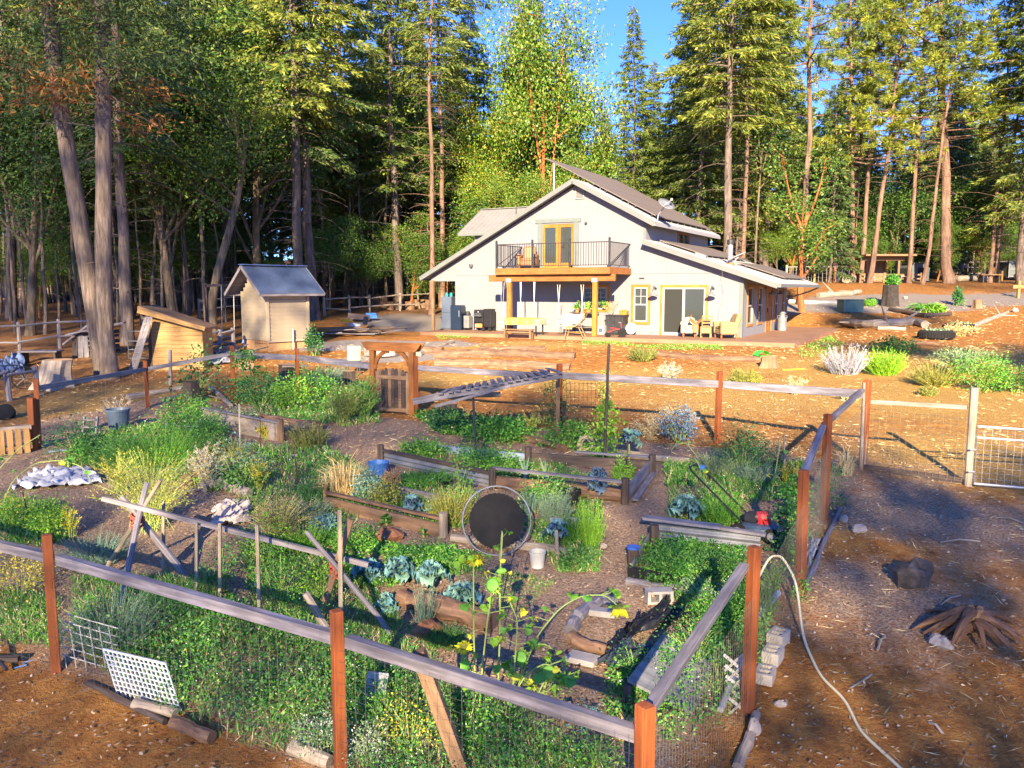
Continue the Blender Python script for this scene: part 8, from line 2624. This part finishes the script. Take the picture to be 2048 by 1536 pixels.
MB().lathe([(.02, 0), (.025, .08), (.05, .1), (0, .12)], (-.2, 0, .36), 10).build('horn', M_LEATHER, t)
MB().tube([(0, 0, -.45), (0, 0, .2)], .03, 6).build('stand', M_IRON, t)
t = thing('milk_can', 'grey metal milk can standing by the wooden side door', 'milk can', tuple(house_w(.45, 6.4, 0)))
MB().lathe([(.2, 0), (.21, .02), (.21, .5), (.2, .55), (.13, .68), (.13, .78), (.17, .82), (.17, .86), (.12, .87), (.12, .9), (0, .9)], (0, 0, 0), 20).build('body', M_DULLGALV, t, smooth=False)
for s in (-1, 1): MB().tube([(s * .15, 0, .6), (s * .24, 0, .62), (s * .24, 0, .7), (s * .14, 0, .72)], .012, 6).build('handle', M_DULLGALV, t)
o = MB(); o.beam((0, 0, 0), (.55, .1, .02), .35, .03); o.grid(lambda p, q: A(.5 * p, .4 * (q - .5), .05 + .16 * abs(math.sin(3 * p))), 8, 6)
tag(o.build('toy_shovel', M_BRIGHTG, None, tuple(at(1510, 714)), (0, 0, .2)), 'bright green plastic toy lying beside the short cut stump', 'toy')
b = at(1565, 742)
tag(MB().tube([(0, 0, .03), (.7, .1, .04)], .02, 6).build('yellow_tool', M_YEL, None, tuple(b)), 'yellow stick lying on the lit slope below the cut stump', 'stick')
b = at(1705, 626); k = mpp(b)
t = thing('utility_cabinet', 'green metal utility box beside the drive', 'utility box', tuple(b), .1)
MB().box((0, .3, 13 * k), 42 * k, .8, 24 * k, bevel=.02).build('body', M_TEAL, t); MB().box((0, .3, 26 * k), 44 * k, .86, .06, bevel=.01).build('lid', M_TEAL, t)
def tyre(label, u, v, w):
    b = at(u, v); k = mpp(b); r = w * k / 2
    t = thing('tyre_planter', label, 'tyre planter', tuple(b), 0, 'tyre planters')
    MB().lathe([(r * .72, .04), (r * .85, 0), (r, .06), (r * 1.0, .3), (r * .86, .38), (r * .7, .34), (r * .68, .2)], (0, 0, 0), 28, close=False).build('tyre', M_RUBBER, t)
    MB().lathe([(r * .72, .26), (0, .3)], (0, 0, 0), 20, close=False).build('soil', M_SOIL, t)
    tr = MB()
    for j in range(36):
        a = j * 2 * math.pi / 36
        tr.box((r * 1.005 * math.cos(a), r * 1.005 * math.sin(a), .18), .04, .05, .2, a)
    tr.build('tread', M_RUBBER, t)['kind'] = 'stuff'
    n = 120
    a, q = rng.uniform(0, 6.28, n), rng.uniform(0, 1, n) ** .5 * r * .65
    link('foliage', quickmesh('foliage', diamonds(np.column_stack([q * np.cos(a), q * np.sin(a), np.full(n, .3)]), rng.normal(size=(n, 3)) + A(0, 0, 1), .2, .07, rng), P_SAGE), t)
tyre('tractor tyre planter with grey green weeds, the nearer one', 1872, 678, 66)
tyre('tractor tyre planter, the farther one right of the first', 1918, 664, 60)
yS = 62.0
pa, pb = at_y(1733, 556, yS), at_y(1796, 556, yS)
pa[2] = gzf(pa[0], yS); pb[2] = gzf(pb[0], yS)
t = thing('shelter', 'open timber shelter with a sloping roof at the edge of the wood', 'shelter', tuple(pa))
kS = mpp(pa); Wd = pb[0] - pa[0]; Hs = 54 * kS
for x in (0, Wd):
    MB().beam((x, 0, -.2), (x, 0, Hs * .92), .14, .14).build('post', W_BROWN, t); MB().beam((x, 2.2, -.2), (x, 2.2, Hs * .8), .14, .14).build('post', W_BROWN, t)
MB().beam((-.4, -.1, Hs * .86), (Wd + .4, -.1, Hs * .86), .1, .18).build('beam', W_BROWN, t)
MB().beam((Wd / 2 + .2, -.9, Hs * 1.0), (Wd / 2 + .2, 2.8, Hs * .9), Wd + 1.4, .14).build('roof', W_BROWN, t)
for j in range(14):
    MB().box((Wd * (j + .5) / 14, 2.25, Hs * .42), Wd / 14 * .9, .04, Hs * .84 + rng.normal() * .03).build('back_board', W_ORANGE if j < 6 else W_BROWN, t)
for z in (.3, .6): MB().beam((-.6, -.3, z), (Wd + 1.6, -.3, z), .05, .12).build('fence_rail', W_BROWN, t)
for x in (-.6, Wd * .5, Wd + 1.6): MB().beam((x, -.25, -.2), (x, -.25, .75), .1, .1).build('fence_post', W_BROWN, t)
yy = 66.0
p0 = at_y(1818, 555, yy); p0[2] = gzf(p0[0], yy); kk = mpp(p0)
t = thing('grey_shed', 'rounded grey shed with a dark doorway behind the slim pine', 'shed', tuple(p0))
GS = mat('grey painted shed', (.085, .10, .105), .7, .2, 2)
wS, hS = 40 * kk, 34 * kk
MB().prism([(0, 0, 0), (wS, 0, 0), (wS, 0, hS * .75), (wS * .8, 0, hS), (wS * .25, 0, hS), (0, 0, hS * .75)], (0, 2, 0)).build('wall', GS, t)
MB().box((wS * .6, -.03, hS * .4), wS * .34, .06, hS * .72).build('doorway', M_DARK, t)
MB().box((wS * .5, .95, hS + .03), wS * .7, 2.2, .05).build('roof', GS, t)
p0 = at(1884, 559); kk = mpp(p0)
t = thing('firewood_stack', 'stack of split firewood under a pale sheet', 'firewood', tuple(p0))
lme = MB().tube([(0, -.2, 0), (0, .25, 0)], .12, 6).mesh('firewood_log', [W_LOG])
cme = MB().lathe([(.115, 0), (0, .005)], (0, -.203, 0), 6, axis=(0, -1, 0), close=False).mesh('cut_end', M_CUT)
for j in range(3):
    for i in range(8 - j):
        o = link('firewood_log', lme, t, (i * .235 + j * .11, rng.normal() * .05, .12 + j * .21), (0, rng.uniform(0, 6), 0))
        link('cut_end', cme, o)
MB().grid(lambda p, q: A(-.1 + 2.1 * p, -.3 + .6 * q, .72 + .1 * math.sin(3 * p) + .05 * mnoise.noise(Vector((p * 5, q * 5, 2)))), 16, 6).build('cover_sheet', M_DULLGALV, t)
p0 = at(1962, 566); kk = mpp(p0)
t = thing('picnic_table', 'low wooden picnic bench by the curved trunk', 'table', tuple(p0))
MB().box((.6, 0, .6), 1.6, .7, .07).build('table_top', W_BROWN, t)
for x in (0, 1.2): MB().beam((x, 0, 0), (x, 0, .58), .08, .6).build('leg', W_OLD, t)
p0 = at(1985, 562)
t = thing('wood_chair', 'rough orange wooden throne chair behind the picnic bench', 'chair', tuple(p0), .3)
MB().box((.5, .3, .5), .9, .7, .12).build('seat', W_TRIM, t)
for j in range(6): MB().beam((.1 + j * .16, .65, .1), (.1 + j * .16, .75, 1.1 + .3 * math.sin(j * .63)), .1, .06).build('back_board', W_TRIM, t)
for x in (.05, .95): MB().beam((x, 0, -.1), (x, 0, .8), .1, .1).build('leg', W_TRIM, t)
p0 = at(2016, 561); kk = mpp(p0)
t = thing('trailer', 'grey metal cage trailer at the right edge of the yard', 'trailer', tuple(p0))
MB().box((1.4, .8, .9), 2.8, 1.6, 1.2, bevel=.03).build('body', GS, t)
mb = MB()
for x in (0, .9, 1.8, 2.8):
    mb.beam((x, -.02, .2), (x, -.02, 1.55), .05, .05)
for z in (.3, .9, 1.55): mb.beam((0, -.03, z), (2.8, -.03, z), .05, .05)
mb.build('cage', M_DULLGALV, t)
for x in (.7, 2.1): MB().lathe([(0, -.1), (.28, -.1), (.3, 0), (.28, .1), (0, .1)], (x, 0, .28), 16, axis=(0, 1, 0)).build('wheel', M_RUBBER, t)
p0 = at(2036, 596); kk = mpp(p0)
t = thing('sign_post', 'fresh wooden post with a blank cross board at the right edge', 'post', tuple(p0))
MB().beam((0, 0, -.2), (0, 0, 34 * kk), .16, .16).build('post', W_PINE, t); MB().box((0, -.1, 22 * kk), 26 * kk, .04, .2).build('board', W_PINE, t)
pts = [at(u, v) for u, v in ((1572, 566), (1628, 565), (1668, 566), (1706, 562))]
t = thing('wire_fence', 'welded wire fence with a white top pipe at the back of the right yard', 'fence', tuple(pts[0]))
o = pts[0]
for j, p in enumerate(pts):
    MB().beam(p - o - A(0, 0, .2), p - o + A(0, 0, 1.35), .14, .14).build('post', (W_STAKE, W_PINE, W_RED, W_BROWN)[j], t)
for a_, b_ in zip(pts[:-1], pts[1:]):
    MB().tube([a_ - o + A(0, -.08, 1.2), b_ - o + A(0, -.08, 1.2)], .03, 6).build('top_pipe', M_WHITE, t)
mb = MB()
for a_, b_ in zip(pts[:-1], pts[1:]):
    n = int(np.linalg.norm(b_ - a_) / .28)
    for j in range(n): mb.tube([a_ - o + (b_ - a_) * j / n + A(0, -.06, .05), a_ - o + (b_ - a_) * j / n + A(0, -.06, 1.2)], .009, 3)
    for z in (.1, .38, .66, .94): mb.tube([a_ - o + A(0, -.06, z), b_ - o + A(0, -.06, z)], .009, 3)
mb.build('wire_grid', M_GALV, t)['kind'] = 'stuff'
for (lab, us, z_, m) in (('brown pole rail fence in front of the slanting pines', ((1700, 560), (1722, 560), (1742, 561)), (.5, 1.0), W_BROWN), ('wire grid fence behind the firewood stack', ((1925, 556), (1968, 556), (2012, 556)), (.4, .9, 1.4), W_GREY),
                         ('pale pole fence between the pump house and the carport', ((650, 632), (700, 628), (740, 626), (800, 622), (865, 618)), (.35, .95), W_LOGPALE), ('dark pole pen fence behind the junk pile', ((655, 618), (720, 612), (790, 606)), (.6, 1.1), W_BROWN),
                         ('grey pole fence along the far left wood', ((-40, 712), (40, 706), (120, 698), (180, 694)), (.5, 1.05), W_GREY), ('grey stub fence between the tan shed and the pump house', ((405, 712), (440, 708), (470, 704)), (.4, .8), W_GREY),
                         ('weathered pen rails behind the leaning hardwood', ((400, 640), (450, 634), (500, 630)), (.5, 1.0), W_GREY), ('low rail fence at the left edge below the twin trunks', ((-60, 820), (20, 802), (76, 792)), (.7,), W_RAIL)):
    P = [at(*q) for q in us]
    t = thing('pole_fence', lab, 'fence', tuple(P[0]), 0, 'pole fences')
    for p in P: MB().tube([p - P[0] - A(0, 0, .2), p - P[0] + A(rng.normal() * .03, 0, max(z_) + .12)], .07, 7).build('post', m, t)
    for a_, b_ in zip(P[:-1], P[1:]):
        for z in z_: MB().tube([a_ - P[0] + A(0, -.08, z + rng.normal() * .04), b_ - P[0] + A(0, -.08, z + rng.normal() * .04)], .045, 6).build('rail', m, t)
p0 = at(712, 672)
t = thing('lumber_pile', 'heap of old boards on the slope right of the pump house', 'lumber pile', tuple(p0))
for j in range(24):
    x, y, z = rng.uniform(-1.4, 1.7), rng.uniform(-.5, .9), .05 + rng.uniform(0, .34)
    a = rng.normal() * .35 + .2
    L = rng.uniform(.9, 2.2)
    MB().beam((x - L / 2 * math.cos(a), y - L / 2 * math.sin(a), z), (x + L / 2 * math.cos(a), y + L / 2 * math.sin(a), z + rng.normal() * .12), rng.uniform(.08, .2), .035).build('plank', (W_OLD, W_BROWN, W_GREY, W_OLD, W_RAIL)[j % 5], t)
for lab, nm, cat, u, v, sz, m, rot in (('brown plywood sheet lying on the lumber pile', 'plywood_sheet', 'sheet', 716, 644, (1.1, .9, .03), mat('brown plywood', (.14, .10, .10), .8, .2, 3), (.25, .1, .2)),
                                       ('bright blue plastic crate on the lumber pile', 'plastic_crate', 'crate', 742, 642, (.55, .5, .05), mat('bright blue plastic', (.07, .22, .62), .4, .2, 5), (.5, 0, .3)),
                                       ('white block at the near side of the lumber pile', 'white_block', 'block', 708, 668, (.5, .3, .22), M_TARP, (0, .1, .4)),
                                       ('short blue board at the left end of the lumber pile', 'blue_board', 'board', 660, 668, (.5, .15, .05), mat('bright blue plastic', (.07, .22, .62), .4, .2, 5), (0, 0, .1)),
                                       ('dark blue bucket on the lumber pile', 'bucket', 'bucket', 728, 660, (.22, .2, .4), M_NAVY, (.2, .2, .4))):
    b = at(u, v)
    tag(MB().box((0, 0, sz[2] / 2), *sz, bevel=min(sz) * .2).build(nm, m, None, tuple(b + A(0, .2, .25)), rot), lab, cat)
mb = MB()
for j in range(6): mb.tube([A((.32 - j * .02) * math.cos(a), (.2 - j * .01) * math.sin(a), j * .022) for a in np.linspace(0, 6.28, 20)], .012, 5)
tag(mb.build('rope_coil', M_YEL, None, tuple(at(692, 658) + A(0, .2, .35))), 'yellow hose coil on the lumber pile', 'coil')
p0 = at(150, 716); kk = mpp(p0)
t = thing('coop', 'ramshackle dark board coop left of the twin trunks', 'coop', tuple(p0), .2)
for j in range(7): MB().beam((j * .2, 0, 0), (j * .2 + rng.normal() * .03, .1, .75 + .05 * j + rng.normal() * .08), .17, .03, up=(0, 1, 0)).build('board', W_GREY if j % 3 else W_OLD, t)
for j in range(5): MB().beam((0, .05, .15 + j * .17), (1.3, .9, .2 + j * .18), .03, .12).build('side_board', W_OLD, t)
MB().beam((-.3, .3, .85), (1.6, .6, 1.25), 1.1, .05).build('roof', W_GREY, t)
MB().beam((-.35, -.1, .5), (.6, .1, 1.3), .08, .06).build('brace', W_RAIL, t)
p0 = at(258, 722)
t = thing('tube_gate', 'small grey tube gate behind the twin trunks', 'gate', tuple(p0), .05)
MB().tube([(0, 0, .1), (0, 0, 1.05), (1.1, 0, 1.05), (1.1, 0, .1)], .025, 6, closed=True).build('frame', M_DULLGALV, t)
for z in (.4, .7): MB().tube([(0, 0, z), (1.1, 0, z)], .018, 6).build('bar', M_DULLGALV, t)
p0 = at(75, 728)
t = thing('low_table', 'grey plank table beside the split stump in the left yard', 'table', tuple(p0), .1)
MB().box((0, .3, .42), 1.3, .6, .05).build('table_top', W_RAIL, t)
for x in (-.55, .55): MB().beam((x, .3, 0), (x, .3, .4), .06, .5).build('leg', W_OLD, t)
p0 = at(10, 782)
t = thing('bicycle', 'old dark bicycle leaning at the left edge of the yard', 'bicycle', tuple(p0), .5)
for x in (-.5, .5):
    w = MB().tube([(x + .32 * math.cos(a), .04 * math.sin(a), .34 + .32 * math.sin(a)) for a in np.linspace(0, 2 * math.pi, 28, endpoint=False)], .022, 6, closed=True).build('wheel', M_RUBBER, t)
    mb = MB()
    for j in range(8): mb.tube([(x, 0, .34), (x + .3 * math.cos(j * .785), .03, .34 + .3 * math.sin(j * .785))], .004, 3)
    mb.build('spokes', M_GALV, w)
mb = MB()
for a_, b_ in (((-.5, 0, .34), (-.15, 0, .75)), ((-.5, 0, .34), (0, 0, .32)), ((0, 0, .32), (-.15, 0, .8)), ((0, 0, .32), (.36, 0, .72)), ((-.13, 0, .72), (.36, 0, .72)), ((.5, 0, .34), (.34, 0, .9))): mb.tube([a_, b_], .018, 6)
mb.build('frame', M_NAVY, t)
MB().tube([(.28, -.25, .92), (.36, 0, .9), (.28, .25, .92)], .014, 6).build('handlebar', M_IRON, t)
MB().beam((-.28, 0, .82), (-.05, 0, .84), .12, .05, bevel=.02).build('saddle', M_BLACK, t)
sheet('tarp', 'blue grey tarp heaped at the left edge behind the bicycle', 'tarp', [(-30, 760), (-20, 735), (40, 728), (48, 752)], mat('blue grey tarp', (.14, .20, .34), .6, .3, 5), .3, 11, .05)
sheet('tarp', 'pale crumpled sheet in the clutter left of the pump house', 'tarp', [(405, 735), (440, 712), (475, 708), (470, 728)], M_TARP, .14, 12, .05)
p0 = at(455, 722)
t = thing('lumber_pile', 'scattered boards and branches left of the pump house', 'lumber pile', tuple(p0))
for j in range(14):
    x, y = rng.uniform(-1.3, .9), rng.uniform(-.4, .8); a = rng.normal() * .5; L = rng.uniform(.6, 1.6)
    MB().beam((x, y, .06 + rng.uniform(0, .2)), (x + L * math.cos(a), y + L * math.sin(a), .06 + rng.uniform(0, .5)), rng.uniform(.05, .14), .03).build('plank', (W_OLD, W_GREY, W_RAIL)[j % 3], t)
for lab, u, v, r, m in (('brown sawn log round at the pump house clutter', 492, 740, .26, W_BROWN), ('small black tyre lying in the left yard', 14, 838, .2, M_RUBBER)):
    b = at(u, v)
    tag(MB().lathe([(r * .4, 0), (r, .0), (r * 1.05, .08), (r, .2), (r * .5, .22)], (0, 0, 0), 16, axis=(.3, -.8, .5)).build('tyre' if m is M_RUBBER else 'log_round', m, None, tuple(b + A(0, 0, .1))), lab, 'tyre' if m is M_RUBBER else 'log')
t = thing('rope_swing', 'rope swing hanging in front of the dark wood left of the pump house', 'swing', tuple(at(445, 690)))
for x in (0, .5): MB().tube([(x, 0, .35), (x + .05, 0, 2.4)], .015, 5).build('rope', M_ROPE, t)
MB().box((.25, 0, .34), .6, .2, .04).build('seat', W_GREY, t)
MB().beam((-.6, .05, 2.4), (1.3, .05, 2.5), .1, .1).build('crossbar', W_OLD, t)
MB().beam((-.6, .05, 0), (-.6, .05, 2.5), .1, .1).build('post', W_OLD, t)
MB().beam((1.3, .05, 0), (1.3, .05, 2.5), .1, .1).build('post', W_OLD, t)
p0 = at(838, 606)
t = thing('parasol', 'dark blue parasol in the pen behind the carport', 'parasol', tuple(p0))
MB().lathe([(.95, 1.25), (.6, 1.45), (.1, 1.62), (0, 1.64)], (0, 0, 0), 10, close=False).build('canopy', M_NAVY, t); MB().tube([(0, 0, 0), (0, 0, 1.6)], .025, 6).build('pole', M_IRON, t)
for j in range(9):
    p = at(755 + j * 13, 612 + (j % 3) * 4)
    o = MB().tube([(0, 0, 0), (0, 0, rng.uniform(.4, .7))], rng.uniform(.2, .3), 9, jit=.1).build('log_round', W_LOG, None, tuple(p))
    tag(o, 'upright log round standing in the pen left of the house', 'log', 'log rounds in the pen')
t = thing('garden_chair', 'pale green chair behind the back rail left of the arbor', 'chair', tuple(at(706, 750)))
MB().box((0, 0, .42), .42, .42, .04).build('seat', mat('pale green plastic', (.12, .19, .12), .5, .1, 4), t)
MB().beam((0, .2, .42), (0, .28, .9), .42, .03, up=(0, 1, 0)).build('backrest', MATS['pale green plastic'], t)
for x in (-.18, .18):
    for y in (-.18, .18): MB().beam((x, y, 0), (x, y, .42), .03, .03).build('leg', M_IRON, t)
b = at(8, 1345)
t = thing('hand_plough', 'dark old hand tool lying at the lower left edge', 'tool', tuple(b), -.4)
mb = MB(); mb.tube([(-.5, .1, .25), (-.1, 0, .12), (.12, -.05, .05)], .02, 6); mb.tube([(-.1, 0, .1), (-.3, -.25, .05)], .02, 6); mb.build('frame', M_IRON, t)
MB().beam((-.4, -.2, .12), (.1, .1, .1), .07, .05).build('handle', W_OLD, t)
tag(MB().tube([(0, 0, .02), (.1, .05, .03), (.02, .12, .02), (.16, .2, .03), (.2, .12, .02)], .008, 5).build('cord', M_BLUE, None, tuple(at(28, 1345))), 'blue cord scrap on the bare ground at the lower left', 'cord')
b = at(1728, 1378)
tag(MB().tube([(0, 0, .03), (.25, .18, .05), (.5, .45, .03)], .012, 5).build('stick', W_LOGPALE, None, tuple(at(1700, 1384))), 'pale short stick on the bare yard left of the hose end', 'stick', 'sticks on the bare yard')
for lab, p, q in (('forked pale twig in the bare yard above the lower lit patch', (1755, 1305), (1770, 1278)), ('thin pale twig left of the root stump', (1860, 1240), (1890, 1225)), ('grey split stick near the root stump roots', (1880, 1215), (1920, 1195)), ('dark burnt stick at the lower right', (1858, 1450), (1885, 1478)), ('pale long twig above the burl', (1880, 1090), (1960, 1088)), ('yellow straw stem at the right edge', (1990, 1040), (2046, 1050))):
    a_, b_ = at(*p), at(*q)
    tag(MB().tube([A(0, 0, .02), (b_ - a_) * .5 + A(0, .01, .05), b_ - a_ + A(0, 0, .02)], .012, 5).build('stick', W_LOGPALE, None, tuple(a_)), lab, 'stick', 'sticks on the bare yard')
ru = np.random.default_rng(61)
for u0, u1, y0, y1, n, lab in ((-60, 560, 44, 58, 18, 'green undergrowth bush at the foot of the left wood'), (640, 900, 50, 62, 10, 'green undergrowth bush left of the house'), (930, 1240, 48, 54, 9, 'leafy bush close behind the house roof'), (1560, 2130, 64, 76, 20, 'green undergrowth bush behind the right yard')):
    for j in range(n):
        u = u0 + (u1 - u0) * (j + ru.uniform(0, 1)) / n
        tree('B4' if ru.random() < .7 else 'B2', u, ru.uniform(y0, y1), lab, 'undergrowth at the foot of the wood', H=ru.uniform(3, 6.5) if u0 != 930 else ru.uniform(5, 7.5), fat=1.25)
